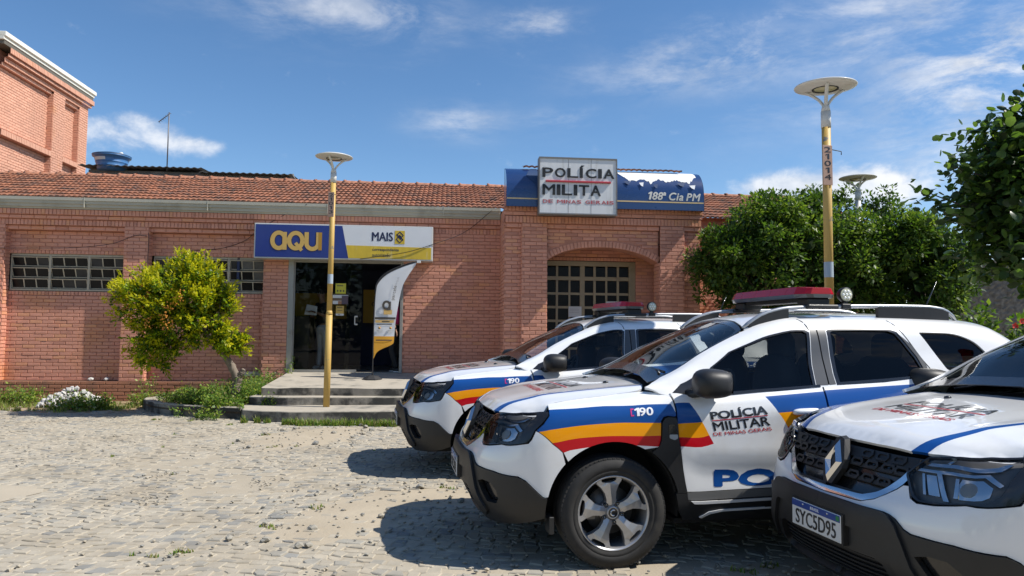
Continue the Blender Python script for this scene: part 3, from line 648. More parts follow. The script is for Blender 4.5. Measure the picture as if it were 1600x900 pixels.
# ---- tall brick building behind on the left
tall = bthing('tall_brick_building', 'tall sunlit salmon brick building with a white roof edge behind the low roof', 'building', -12.3, 3.5, 0)
TB = Bricks(); Yt, Xt = (0, 1, 0), (1, 0, 0)
def tf(u0, u1, x, z0, z1, **k): TB.field((x, 0, 0), Yt, Xt, u0, u1, z0, z1, **k)
tf(0, 4.27, .13, 8.18, 8.32, soldier=True); tf(0, 4.22, .08, 8.09, 8.17); tf(0, 4.18, 0.0, 7.96, 8.08, soldier=True)
PR = [(0, 2.27), (2.86, 3.68)]
tf(2.27, 2.86, 0, 4.2, 7.96); tf(3.68, 4.18, 0, 4.2, 7.96); tf(0, 2.27, -.16, 6.30, 7.86); tf(2.86, 3.68, -.16, 6.30, 7.86); tf(0, 2.27, -.06, 7.87, 7.96); tf(2.86, 3.68, -.06, 7.87, 7.96)
for a, b in PR:
    tf(a, b, 0, 6.14, 6.29, soldier=True); tf(a, b, -.16, 4.2, 6.13)
    for z in (6.295,): TB.sheet.add([(0, a, z), (0, b, z), (-.16, b, z), (-.16, a, z)], [(0, 1, 2, 3)])
    for z, x0, x1 in ((6.137, 0, -.16), (7.957, 0, -.06), (7.865, -.06, -.16)): TB.sheet.add([(x0, a, z), (x0, b, z), (x1, b, z), (x1, a, z)], [(3, 2, 1, 0)])
    TB.field((-.16, b, 0), Xt, (0, -1, 0), 0, .16, 4.2, 7.9, cut=.02)
    if a > 0: TB.field((0, a, 0), (-1, 0, 0), Yt, 0, .16, 4.2, 7.9, cut=.02)
for z, x0, x1 in ((8.177, .13, .08), (8.085, .08, 0)): TB.sheet.add([(x0, 0, z), (x0, 4.2, z), (x1, 4.2, z), (x1, 0, z)], [(3, 2, 1, 0)])
TB.sheet.add([(.13, 4.27, 8.18), (.13, 4.27, 8.32), (0, 4.27, 8.32), (0, 4.27, 8.18)], [(0, 1, 2, 3)])
TB.build(tall, [brick_t], mat('pale_mortar', (.50, .24, .17), .85), lambda it: -it[3]+it[0].y*.01, 300)
fas = mat('white_fascia', (.72, .70, .62), .6, var=.05, vscale=3); mb = MB()
mb.box(-9, .14, -.3, 4.26, 8.42, 8.53, bev=.01); mb.box(-9, .18, -.3, 4.30, 8.50, 8.62, bev=.01); mb.build('roof_edge', fas, tall); mb = MB(); mb.box(-9, .12, -.25, 4.22, 8.325, 8.42); mb.build('eave_board', mat('dark_board', (.12, .11, .09), .8), tall)  # white roof edge with a plain dark board below it
mb = MB(); mb.box(-9, -.18, 0.05, 4.17, 0, 8.3); mb.build('inner_wall', mortar_m, tall)

# ---- dark corrugated roof behind, water tank, antenna
fib = mat('fibre_cement', (.14, .135, .125), .9, var=.3, vscale=3, dirt=(.15, .145, .135), dlo=.6, dhi=.8, dscale=2); grey_w = mat('grey_render', (.20, .20, .20), .9, var=.15, vscale=3, dirt=(.32, .32, .32), dlo=.55, dhi=.62, dscale=1.5)
back = bthing('back_shed', 'low grey shed with a dark corrugated roof behind the tiled ridge', 'building', -10.9, 4.75, .12)
mb = MB(); mb.box(0, 5.25, .2, 3.0, 3.5, 5.52); mb.build('wall', grey_w, back)
def corr(x0, x1, y0, z0, y1, z1, nm):
    n = int((x1-x0)/.03); V = []; F = []
    for i in range(n+1):
        x = x0+(x1-x0)*i/n; h = .013*math.cos(2*math.pi*x/.177)
        V += [(x, y0, z0+h), (x, y1, z1+h), (x, y0, z0+h-.016), (x, y1, z1+h-.016)]
    for i in range(n): o = 4*i; F += [(o, o+4, o+5, o+1), (o+2, o+3, o+7, o+6), (o, o+2, o+6, o+4), (o+1, o+5, o+7, o+3)]
    mb = MB(); mb.add(V, F); return mb.build(nm, fib, back)
corr(-.1, 3.0, -.15, 5.58, 2.0, 5.70, 'roof_sheet'); corr(2.92, 5.35, -.05, 5.50, 2.0, 5.58, 'roof_sheet')
mb = MB(); mb.tube([(5.36, -.05, 5.5), (5.42, -.06, 5.36), (5.55, .2, 5.2)], .03, 6); mb.build('roof_verge', fib, back)
tank = bthing('water_tank', 'round blue plastic water tank with a lid on the dark roof', 'water tank', -10.32, 4.95, 5.62)
tm = mat('tank_blue', (.05, .16, .36), .45, coat=.1, dirt=(.12, .2, .3), dlo=.6, dhi=.9, dscale=3); tl = mat('tank_blue_dark', (.02, .06, .13), .5)
mb = MB(); mb.lathe([(0, 0), (.335, 0), (.36, .10), (.365, .105), (.36, .11), (.385, .2), (.39, .205), (.385, .21), (.425, .345), (.465, .35), (.47, .375), (.44, .385)], 40); mb.build('tank_body', tm, tank)
mb = MB(); mb.lathe([(.472, .38), (.475, .40), (.44, .415), (.25, .465), (.12, .475), (0, .475)], 40); mb.build('tank_lid', tl, tank)
mb = MB(); V = []
for i in range(9):
    a = math.radians(-140+6.5*i); r0, r1 = .395, .418; V += [(r0*math.cos(a), r0*math.sin(a), .222), (r1*math.cos(a), r1*math.sin(a), .30)]
mb.add(V, [(2*i, 2*i+2, 2*i+3, 2*i+1) for i in range(8)]); mb.build('tank_label', st_w, tank)
mb = MB(); mb.ell((.3, -.15, .44), (.05, .05, .04), 10, 6); mb.build('vent_cap', st_w, tank)
ant = bthing('antenna_mast', 'thin grey antenna mast with a slanting arm above the shed roof', 'antenna', -8.82, 4.75, 5.62)
am = mat('antenna_metal', (.16, .16, .17), .5, .4); mb = MB(); mb.tube([(0, 0, 0), (0, 0, 1.58)], .016, 6); mb.build('mast', am, ant); mb = MB(); mb.tube([(.03, 0, 1.56), (-.24, -.05, 1.30)], .012, 6)
for k in range(7): t = k/6; mb.tube([(.03-.27*t, -.09, 1.56-.26*t), (.03-.27*t, .07, 1.56-.26*t)], .005, 5)
mb.build('arm', am, ant)
# ------------------------------------------------------------------ the patrol car (x to the rear from the front axle, y to its right, z up)
white = mat('white_paint', (.77, .775, .775), .3, coat=1, coat_rough=.03, spec=.5, dirt=(.66, .63, .57), dscale=3.2, dlo=.55, dhi=.95)
blue_p = mat('blue_stripe', (.008, .068, .27), .3, coat=.45, spec=.2); yel_p = mat('yellow_stripe', (.90, .34, .004), .3, coat=.35, spec=.15); red_p = mat('red_stripe', (.52, .004, .012), .3, coat=.35, spec=.15)
blk_txt = mat('black_print', (.012, .012, .014), .4, coat=.6); red_txt = mat('red_print', (.5, .015, .03), .4, coat=.6); wht_txt = mat('white_print', (.85, .85, .87), .4, coat=.6)
plast = mat('black_plastic', (.0125, .0125, .013), .5, var=.12, vscale=30, bump=.05, bscale=400)
plast_g = mat('gloss_black', (.012, .012, .013), .18, coat=.5)
grey_g = mat('grey_trim', (.055, .057, .06), .4, coat=.3)
chrome = mat('chrome', (.72, .73, .75), .12, 1.0); silver = mat('silver_paint', (.42, .43, .44), .35, .7, coat=.5)
alloy = mat('alloy', (.44, .44, .45), .36, .7, var=.06, vscale=20); alloy_d = mat('alloy_dark', (.07, .07, .07), .45, .6)
rubber = mat('tyre_rubber', (.022, .021, .020), .8, var=.25, vscale=20, bump=.08, bscale=250, dirt=(.075, .065, .05), dlo=.55, dhi=.95, dscale=9)
under = mat('underbody', (.012, .012, .012), .9); interior = mat('interior', (.032, .032, .033), .8); headl = mat('headliner', (.3, .3, .29), .9); fabric = mat('seat_fabric', (.035, .035, .038), .95)
win_g = glass('window_glass', (.86, .89, .88), .55); win_t = glass('tinted_glass', (.22, .23, .225), .5); wind_g = glass('windscreen_glass', (.82, .88, .87), .9); lens_g = glass('lamp_glass', (.95, .95, .95), .45)
red_l = mat('red_lens', (.40, .004, .018), .25, coat=.25, spec=.3); red_l2 = mat('red_lens_dark', (.17, .004, .012), .25, coat=.25, spec=.3); clad = mat('cladding_grey', (.13, .13, .128), .4, coat=.3); strip_m = mat('bright_strip', (.62, .62, .62), .25, coat=.6)
grey_l = mat('grey_lens', (.33, .35, .36), .15, coat=1); lampw = mat('lamp_white', (.8, .8, .76), .15, coat=1); refl = mat('reflector', (.55, .56, .58), .12, 1.0); housing = mat('lamp_housing', (.16, .155, .15), .35, .2)
amber = mat('work_lamp_lens', (.55, .53, .36), .25, coat=.8); plate_m = mat('plate_white', (.62, .62, .61), .4, coat=.3); plate_b = mat('plate_blue', (.015, .05, .24), .4, coat=.3)
brake = mat('brake_disc', (.16, .155, .15), .45, .8)

def body_surfaces():
    plan = np.array([(-.872, 0), (-.868, .2), (-.845, .4), (-.79, .58), (-.69, .73), (-.56, .82), (-.40, .868), (-.2, .885), (0, .892), (.4, .895), (1., .896), (2., .896), (2.7, .893), (3., .885), (3.2, .86), (3.35, .80), (3.44, .68), (3.485, .45), (3.5, 0)])
    ch = np.concatenate([[0], np.cumsum(np.linalg.norm(np.diff(plan, axis=0), axis=1))])
    xx = np.linspace(0, ch[-1], 3000); C = pchip(ch, plan, xx); al = np.concatenate([[0], np.cumsum(np.linalg.norm(np.diff(C, axis=0), axis=1))])
    s_of = lambda pt: al[((C-np.array(pt))**2).sum(1).argmin()]
    s0 = s_of((0, .892)); S_ = lambda pt: s_of(pt)-s0
    tr = np.array([.22, .33, .45, .60, .72, .86, .97, 1.06])
    st = [((-.872, 0), [(.21, .17), (.31, .05), (.45, .0), (.60, .0), (.675, .02), (.74, .065), (.86, .115), (.912, .16)]),
          ((-.868, .2), [(.21, .17), (.31, .05), (.45, .0), (.60, .0), (.675, .02), (.74, .065), (.86, .115), (.914, .157)]),
          ((-.845, .4), [(.22, .14), (.32, .05), (.45, .006), (.60, .006), (.685, .022), (.755, .065), (.86, .11), (.922, .148)]),
          ((-.69, .73), [(.25, .09), (.33, .04), (.44, .012), (.58, .005), (.69, .016), (.765, .035), (.87, .075), (.945, .125)]),
          ((-.40, .868), [(.30, .05), (.36, .02), (.45, .0), (.62, .0), (.76, .004), (.88, .02), (.96, .062), (.998, .155)]),
          ((-.2, .885), [(.30, .05), (.37, .012), (.48, .0), (.64, .0), (.79, .003), (.91, .014), (.985, .055), (1.027, .18)]),
          ((0, .892), [(.30, .05), (.38, .01), (.49, .0), (.65, .0), (.80, .002), (.925, .011), (1.005, .052), (1.05, .19)]),
          ((.25, .894), [(.28, .055), (.37, .015), (.47, .01), (.63, .004), (.80, .001), (.94, .010), (1.03, .05), (1.076, .15)]),
          ((.4, .895), [(.27, .06), (.36, .02), (.46, .016), (.62, .012), (.79, .001), (.945, .008), (1.03, .034), (1.075, .068)]),
          ((.6, .895), [(.26, .07), (.34, .03), (.45, .022), (.56, .026), (.73, .004), (.92, .004), (1.0, .02), (1.05, .052)]),
          ((1., .896), [(.26, .07), (.34, .03), (.45, .022), (.55, .03), (.72, .004), (.93, .004), (1.02, .022), (1.08, .056)]),
          ((2., .896), [(.26, .07), (.34, .03), (.45, .022), (.55, .03), (.72, .004), (.96, .006), (1.08, .03), (1.15, .063)]),
          ((2.7, .893), [(.28, .06), (.36, .02), (.45, .01), (.60, 0), (.76, 0), (.98, .008), (1.12, .035), (1.2, .067)]),
          ((3.2, .86), [(.30, .09), (.38, .03), (.48, .01), (.62, 0), (.76, .01), (.95, .03), (1.1, .06), (1.2, .10)]),
          ((3.44, .68), [(.30, .11), (.38, .04), (.48, .01), (.62, 0), (.74, .03), (.95, .06), (1.1, .09), (1.2, .12)]),
          ((3.5, 0), [(.30, .12), (.38, .04), (.48, .01), (.62, 0), (.74, .03), (.95, .06), (1.1, .09), (1.2, .12)])]
    ss = np.array([S_(a) for a, b in st]); rows = np.array([b for a, b in st])
    sg = np.concatenate([np.linspace(ss[0], S_((-.3, .878)), 110)[:-1], np.linspace(S_((-.3, .878)), ss[-1], 190)]); tg = np.linspace(tr[0], tr[-1], 150)
    R = pchip(ss, rows, sg)                                  # stations x rows x (z, d)
    Z = pchip(tr, R.transpose(1, 0, 2), tg).transpose(1, 0, 2)
    i = np.clip(np.searchsorted(al, sg+s0), 1, len(al)-1); a = ((sg+s0-al[i-1])/(al[i]-al[i-1]))[:, None]; c = C[i-1]*(1-a)+C[i]*a
    tan = np.gradient(c, sg, axis=0); tan /= np.linalg.norm(tan, axis=1, keepdims=True); nn = np.stack([-tan[:, 1], tan[:, 0]], 1)
    P = np.concatenate([c[:, None]-Z[:, :, 1:2]*nn[:, None], Z[:, :, :1]], 2)
    B = Surf(sg, tg, P); B.N = B.N*np.sign((B.N[150, 60]*np.array([0, 1, 0])).sum())
    # upper body: belt -> glass -> roof centre
    tu = np.array([0, .13, .33, .41, .50, .77, 1.06])
    us = [(.10, [(.76, 1.075), (.745, 1.085), (.72, 1.09), (.70, 1.093), (.67, 1.096), (.40, 1.10), (0, 1.105)]),
          (.28, [(.80, 1.075), (.785, 1.10), (.755, 1.12), (.725, 1.127), (.685, 1.132), (.40, 1.155), (0, 1.165)]),
          (.45, [(.84, 1.045), (.80, 1.105), (.75, 1.175), (.715, 1.19), (.67, 1.195), (.36, 1.24), (0, 1.252)]),
          (.70, [(.843, 1.055), (.79, 1.15), (.72, 1.27), (.685, 1.312), (.63, 1.333), (.34, 1.383), (0, 1.395)]),
          (1.0, [(.841, 1.078), (.778, 1.22), (.703, 1.385), (.65, 1.44), (.57, 1.467), (.30, 1.515), (0, 1.527)]),
          (1.15, [(.84, 1.088), (.772, 1.25), (.698, 1.438), (.637, 1.498), (.555, 1.526), (.3, 1.568), (0, 1.578)]),
          (1.4, [(.838, 1.107), (.77, 1.28), (.695, 1.482), (.632, 1.545), (.545, 1.576), (.3, 1.606), (0, 1.615)]),
          (2.0, [(.833, 1.148), (.77, 1.3), (.695, 1.497), (.632, 1.555), (.54, 1.586), (.3, 1.618), (0, 1.628)]),
          (2.6, [(.828, 1.19), (.765, 1.32), (.69, 1.487), (.625, 1.546), (.535, 1.574), (.3, 1.606), (0, 1.614)]),
          (2.9, [(.822, 1.2), (.752, 1.32), (.675, 1.462), (.605, 1.52), (.52, 1.549), (.3, 1.58), (0, 1.588)]),
          (3.1, [(.80, 1.2), (.728, 1.30), (.65, 1.40), (.58, 1.445), (.49, 1.47), (.28, 1.49), (0, 1.50)]),
          (3.3, [(.745, 1.2), (.69, 1.235), (.62, 1.28), (.56, 1.30), (.48, 1.31), (.27, 1.32), (0, 1.325)]),
          (3.4, [(.68, 1.2), (.64, 1.21), (.57, 1.215), (.52, 1.218), (.45, 1.22), (.26, 1.222), (0, 1.224)])]
    xs = np.array([a for a, b in us]); rows = np.array([b for a, b in us]); xg = np.linspace(.10, 3.4, 220); tg = np.linspace(0, 1.06, 130)
    R = pchip(xs, rows, xg); Z = pchip(tu, R.transpose(1, 0, 2), tg).transpose(1, 0, 2)
    full = np.concatenate([Z, (Z*np.array([-1, 1]))[:, ::-1][:, 1:]], 1); tf = np.concatenate([tg, 2*1.06-tg[::-1][1:]])
    P = np.concatenate([np.repeat(xg[:, None, None], len(tf), 1), full], 2)
    U = Surf(xg, tf, P); U.N = U.N*np.sign(U.N[110, 129, 2])
    # bonnet
    xg = np.linspace(-.80, .40, 121); yg = np.linspace(-.82, .82, 141); X, Y = np.meshgrid(xg, yg, indexing='ij'); A = np.abs(Y)
    hc = pchip([-.80, -.70, -.6, -.5, -.4, -.2, 0, .2, .40], [.915, .962, .995, 1.018, 1.036, 1.062, 1.085, 1.106, 1.127], xg)[:, None]
    hs = pchip([-.80, -.70, -.6, -.5, -.444, -.378, -.198, 0, .2, .40], [.86, .90, .925, .95, .968, .998, 1.027, 1.05, 1.071, 1.085], xg)[:, None]
    w = np.clip(A/.71, 0, 1.2); prof = w**3.2
    Z = hc*(1-prof)+hs*prof
    ridge = np.exp(-((A-(.47+.12*np.clip((X+.6)/.8, 0, 1)))/.075)**2)*np.clip((X+.72)/.3, 0, 1)*.012; Z = Z+ridge
    ef = pchip([0, .2, .4, .5, .58, .66, .72, .82], [-.712, -.708, -.692, -.655, -.60, -.52, -.44, -.30], np.abs(yg))[None, :]   # front edge
    q = np.clip(X-ef, 0, 1); Z = Z-.034*np.exp(-(q/.045)**1.3)
    H = Surf(xg, yg, np.stack([X, Y, Z], 2)); H.N = H.N*np.sign(H.N[60, 70, 2])
    return B, U, H
B_, U_, H_ = body_surfaces()
def bx(pts, smin=-.75, smax=3.6): return B_.inv(np.array(pts, float), [0, 2], smin, smax)
def by(pts): return B_.inv(np.array(pts, float), [1, 2], -9, -.15)
def ux(pts): return U_.inv(np.array(pts, float), [0, 2], tmax=.5)

def arch(cx, r, a0, a1, n=16, zc=.365, sx=1.0):
    return [(cx+r*sx*math.cos(math.radians(a0+(a1-a0)*i/n)), zc+r*math.sin(math.radians(a0+(a1-a0)*i/n))) for i in range(n+1)]
def surf_quad_text(s, name, m, parent, surf, quad, bold=.02, spacing=1., off=.0014, side=-1, italic=0., lift=None):
    """lettering laid on a surface; quad = (s,t) of lower-left, lower-right, upper-right, upper-left"""
    v, f, _ = text_geo(s, min(bold, .012), spacing, italic); q0, q1, q2, q3 = [np.array(q, float) for q in quad]
    bm = bmesh.new(); vs = [bm.verts.new((a, b, 0)) for a, b in v]
    for t in f:
        try: bm.faces.new([vs[i] for i in t])
        except ValueError: pass
    span = max(np.linalg.norm(q1-q0), 1e-6)
    for _ in range(2):
        ed = [e for e in bm.edges if e.calc_length()*span > .07]
        if not ed: break
        bmesh.ops.subdivide_edges(bm, edges=ed, cuts=1); bmesh.ops.triangulate(bm, faces=bm.faces[:])
    bm.verts.index_update(); v = np.array([q.co[:2] for q in bm.verts]); f = [[q.index for q in t.verts] for t in bm.faces]; bm.free()
    a, b = v[:, :1], v[:, 1:]; q = q0*(1-a)*(1-b)+q1*a*(1-b)+q2*a*b+q3*(1-a)*b
    f = np.array(f); reps = [(0, 0)]
    if bold > .015: w = bold*.9*np.linalg.norm(q3-q0); reps += [(w, 0), (-w, 0), (w*.6, w*.5), (-w*.6, w*.5), (w*.6, -w*.5), (-w*.6, -w*.5)]
    ex = (q1-q0)/np.linalg.norm(q1-q0); ez = (q3-q0)/np.linalg.norm(q3-q0); m0 = len(q)
    offs = np.concatenate([np.full(m0, off+.00006*k) for k in range(len(reps))])[:, None]; f = np.vstack([f+m0*k for k in range(len(reps))]); q = np.vstack([q+ex*a+ez*b for a, b in reps])
    n = surf.nrm(q); P = (surf.pos(q)+n*offs)*np.array([1, side, 1.]); n = n*np.array([1, side, 1.])
    f = np.array(f); fn = np.cross(P[f[:, 1]]-P[f[:, 0]], P[f[:, 2]]-P[f[:, 0]]); k = (fn*n[f[:, 0]]).sum(1) < 0; f[k] = f[k][:, ::-1]
    return newobj(name, mesh(name, P, f, m, None, True, n), parent)

def build_wheel(car, x, side):
    """side -1: the car's left"""
    root = bpy.data.objects.new('wheel', None); COL.objects.link(root); root.parent = car; root.location = (x, side*.775, .3435)
    def prof(pts, name, m, n=56):
        mb = MB(); mb.lathe([(r, side*h) for r, h in pts], n, 'y'); return mb.build(name, m, root)
    tp = [(.218, -.095), (.245, -.108), (.285, -.112), (.318, -.106), (.336, -.092), (.3425, -.075), (.3425, -.05), (.336, -.047), (.336, -.040), (.3435, -.037), (.3435, -.006), (.337, -.004), (.337, .004), (.3435, .006), (.3435, .037), (.336, .040), (.336, .047), (.3425, .05), (.3425, .075), (.337, .092), (.328, .101), (.318, .105), (.316, .1085), (.285, .113), (.262, .1125), (.2605, .110), (.258, .1125), (.245, .109), (.228, .101), (.218, .095)]
    tyre = prof(tp, 'tyre', rubber)
    mb = MB()
    for k in range(72):                                            # shoulder lugs
        a = 2*math.pi*k/72; c, s = math.cos(a), math.sin(a)
        for sd in (-1, 1):
            b = bmesh.new(); bmesh.ops.create_cube(b, size=1)
            for q in b.verts: q.co = Vector((q.co.x*.020, q.co.y*.036, q.co.z*.010)); 
            M = Matrix.Rotation(-a+math.pi/2, 4, 'Y')
            for q in b.verts: q.co = M @ (q.co+Vector((0, sd*.084, .337-.006*abs(q.co.y*sd*30+.5))))
            mb.bm(b)
    mb.build('tread_lug', rubber, root)['kind'] = 'stuff'
    mb = MB(); mb.lathe([(.232, side*.097), (.228, side*.104), (.222, side*.102), (.214, side*.088), (.205, side*.04), (.200, -side*.08), (.215, -side*.095)], 56, 'y'); mb.build('rim', alloy, root)
    mb = MB(); mb.lathe([(0, side*.0), (.15, side*.0), (.15, -side*.02), (0, -side*.02)], 40, 'y', mi=0); mb.lathe([(.0, -side*.05), (.198, -side*.05)], 40, 'y', mi=1)
    mb.box(-.15, -.10, min(0, side*.03), max(0, side*.03)+.001, -.05, .06, 0); mb.build('brake_disc', [brake, under], root)
    fy = .088
    for k in range(5):                                             # spokes
        a0 = math.radians(98+72*k); mb = MB()
        out = [(.045, -.034), (.085, -.030), (.125, -.036), (.165, -.058), (.192, -.082), (.220, -.074), (.2225, -.052), (.196, -.046), (.190, -.030), (.190, .030), (.196, .046), (.2225, .052), (.220, .074), (.192, .082), (.165, .058), (.125, .036), (.085, .030), (.045, .034)]
        P = []
        for r, w in out: P.append((r, w, fy+.004*(r-.1)/.1-.012*max(0, (.10-r)/.06)))
        n = len(P); ridge = [(.05, 0, fy-.004), (.09, 0, fy+.006), (.13, 0, fy+.010), (.165, 0, fy+.012), (.187, 0, fy+.012)]
        V = []; ca, sa = math.cos(a0), math.sin(a0)
        T = lambda r, w, h: ((r*ca-w*sa), side*h, (r*sa+w*ca))
        for p in P: V.append(T(*p))
        for p in P: V.append(T(p[0]*(1 if p[0] > .19 else 1), p[1]*1.08, p[2]-.034))
        for p in ridge: V.append(T(*p))
        R = 2*n; F = [(i, (i+1) % n, n+(i+1) % n, n+i) for i in range(n)]
        F += [(0, 1, R+1, R), (1, 2, R+2, R+1), (2, 3, R+3, R+2), (3, 4, 7, 8), (3, 8, R+4, R+3), (4, 5, 6, 7), (17, 16, R+1, R), (16, 15, R+2, R+1), (15, 14, R+3, R+2), (14, 13, 10, 9), (14, 9, R+4, R+3), (13, 12, 11, 10), (8, 9, R+4), (0, 17, R)]
        mb.add(V, F); mb.build('spoke', alloy, root)
        b = math.radians(98+36+72*k); mb = MB(); c = (.062*math.cos(b), 0, .062*math.sin(b))
        mb.lathe([(.0165, side*.055), (.0165, side*.078), (.012, side*.084), (.0075, side*.084), (.007, side*.074), (0, side*.074)], 12, 'y', c); mb.build('lug_nut', plast_g, root)
    mb = MB(); mb.lathe([(.078, side*.03), (.078, side*.066), (.06, side*.07), (.042, side*.074), (.038, side*.086)], 32, 'y'); mb.lathe([(.038, side*.086), (.034, side*.090), (.030, side*.088)], 32, 'y', mi=0); mb.lathe([(.030, side*.088), (.02, side*.089), (0, side*.089)], 32, 'y', mi=1)
    mb.tube([(.017*math.cos(t), side*.0905, .017*math.sin(t)) for t in np.linspace(.9, 5.2, 12)], .0045, 6, mi=2); mb.build('hub_cap', [alloy, plast_g, chrome], root)
    return root

def build_car(name, label, number, plate):
    car = thing(name, label, 'police car', group='police patrol cars parked in a row on the cobbled lot')
    # ---------------- outlines
    hood_l = [(-.50, .72), (-.444, .735), (-.40, .726), (-.378, .715), (-.30, .712), (-.198, .71), (0, .71), (.15, .705), (.215, .69), (.262, .655)]
    # headlamp outline in the front view (y, z); outer end on the side (x, z)
    lamp_f = np.vstack([by([(.512, .918), (.62, .934), (.70, .943)]), bx([(-.40, .958), (-.405, .935), (-.45, .885), (-.49, .848), (-.515, .795), (-.535, .772)]), by([(.70, .752), (.60, .731), (.535, .728), (.50, .742), (.465, .79), (.437, .832)])])
    lamp_f = rounded(lamp_f, .012, 2)
    fa = arch(.0, .42, 8, 176, 22, .362); ra = arch(2.676, .415, 4, 176, 22, .362)
    topB = 1.059
    # fender (left then right)
    st = smooth_line(bx([(-.405, .968), (-.242, .981), (-.078, .995), (.171, 1.003), (.374, 1.009)]), 14); sb = smooth_line(bx([(-.50, .832), (-.463, .838), (-.36, .86), (-.242, .877), (.004, .896), (.20, .895), (.43, .884)]), 14)
    so = smooth_line(bx([(-.42, .77), (-.382, .775), (-.241, .803), (.004, .817), (.2, .814), (.45, .804)]), 14); sr = smooth_line(bx([(-.34, .71), (-.321, .723), (-.241, .738), (-.1, .757), (.004, .764), (.15, .757), (.297, .747), (.45, .739)]), 14)
    fend = np.vstack([[(bx([(-.398, .965)])[0][0], topB)], [(x, topB) for x in np.linspace(-.3, .28, 9)], bx([(.375, 1.065), (.39, 1.03), (.397, .98), (.402, .94)]), bx([(.395, .932), (.345, .937), (.318, .93), (.302, .905), (.298, .79), (.285, .745)]),
                      bx(arch(0, .42, 62, 134, 12, .362)), bx([(-.318, .716), (-.38, .768), (-.455, .832), (-.478, .848), (-.437, .885), (-.398, .935)])])
    reg = [np.vstack([st, sb[::-1]]), np.vstack([sb, so[::-1]]), np.vstack([so, sr[::-1]])]
    pm_ = [white, blue_p, yel_p, red_p]
    for sd in (-1, 1):
        panel('fender', B_, fend, pm_, car, regions=reg, h=.045, side=sd)
        # front door
        dl = bx([(.403, 1.03), (.41, .98), (.412, .90), (.42, .80), (.445, .66), (.48, .462)]); d0 = np.vstack([[(.386, topB)], dl, bx([(.8, .468), (1.2, .478), (1.43, .484)]), bx([(1.452, .6), (1.452, .8), (1.447, .95), (1.441, 1.06)]), [(1.441, topB)], [(x, topB) for x in (1.2, .9, .6)]])
        f3 = [bx([(.39, 1.011), (.498, 1.016), (.575, .897), (.39, .883)]), bx([(.39, .883), (.575, .897), (.622, .813), (.40, .801)]), bx([(.40, .801), (.622, .813), (.652, .760), (.40, .741)]),
              bx([(1.022, 1.052), (1.46, 1.085), (1.46, .977), (1.098, .950)]), bx([(1.098, .950), (1.46, .977), (1.46, .885), (1.158, .862)]), bx([(1.158, .862), (1.46, .885), (1.46, .83), (1.225, .775), (1.197, .795)])]
        door = panel('front_door', B_, d0, pm_, car, regions=f3[:3]+f3[3:], h=.045, side=sd)
        # material index: regions 1..6 -> blue yellow red blue yellow red
        mi = np.zeros(len(door.data.polygons), np.int32); door.data.polygons.foreach_get('material_index', mi); door.data.polygons.foreach_set('material_index', np.where(mi > 3, mi-3, mi))
        rd = np.vstack([[(1.455, topB)], bx([(1.455, 1.06), (1.461, .95), (1.466, .8), (1.466, .6), (1.447, .485), (1.8, .495), (2.2, .50)]), bx(arch(2.676, .425, 160, 118, 8, .362)), bx([(2.46, .80), (2.43, .95), (2.37, 1.08), (2.318, 1.17)]), [(2.312, topB)], [(x, topB) for x in (2.1, 1.8)]])
        r3 = [bx([(1.44, 1.089), (1.9, 1.117), (2.26, 1.139), (2.5, 1.15), (2.5, 1.06), (2.0, 1.03), (1.44, .978)]), bx([(1.44, .978), (2.0, 1.03), (2.5, 1.06), (2.5, .985), (2.0, .945), (1.44, .885)]), bx([(1.44, .885), (2.0, .945), (2.5, .985), (2.5, .93), (2.0, .885), (1.44, .825)])]
        rdo = panel('rear_door', B_, rd, pm_, car, regions=r3, h=.05, side=sd)
        qt = np.vstack([[(2.325, topB)], bx([(2.333, 1.17), (2.385, 1.08), (2.445, .95), (2.478, .80), (2.485, .74)]), bx(arch(2.676, .415, 112, 20, 12, .362)), bx([(3.10, .52), (3.14, .62), (3.20, .70), (3.24, .84)]), bx([(3.235, .9), (3.23, 1.0), (3.2, 1.1), (3.16, 1.17)], smax=3.7), [(3.14, topB)], [(x, topB) for x in (2.9, 2.6)]])
        q3 = [bx([(2.3, 1.14), (2.6, 1.152), (2.9, 1.155), (3.2, 1.155), (3.25, 1.07), (2.9, 1.075), (2.45, 1.058)]), bx([(2.3, 1.05), (2.45, 1.058), (2.9, 1.075), (3.25, 1.07), (3.25, 1.0), (2.9, 1.0), (2.45, .984), (2.3, .975)]), bx([(2.3, .975), (2.45, .984), (2.9, 1.0), (3.25, 1.0), (3.25, .94), (2.9, .945), (2.45, .93), (2.3, .92)])]
        qp = panel('rear_quarter', B_, qt, pm_, car, regions=q3, h=.06, side=sd)
        # lower trims
        panel('door_cladding', B_, np.vstack([bx([(.478, .458), (.8, .463), (1.2, .473), (1.43, .48), (1.43, .43), (1.0, .42), (.484, .41)])]), clad, car, h=.08, side=sd, off=.004)
        panel('door_cladding', B_, np.vstack([bx([(1.446, .481), (1.8, .49), (2.2, .496), (2.235, .445), (1.8, .44), (1.446, .43)])]), clad, car, h=.08, side=sd, off=.004)
        sl = panel('side_sill', B_, bx([(.40, .455), (.47, .455), (.484, .405), (1.0, .415), (1.43, .425), (2.24, .44), (2.25, .40), (2.27, .33), (2.2, .285), (1.2, .285), (.6, .28), (.46, .285), (.425, .34)]), plast, car, h=.08, side=sd, off=.012, depth=.03)
        panel('chrome_strip', B_, bx([(.50, .405), (1.0, .413), (1.43, .422), (2.2, .435), (2.2, .42), (1.43, .405), (1.0, .397), (.52, .388)]), strip_m, sl, h=.08, side=sd, off=.02, depth=.012)
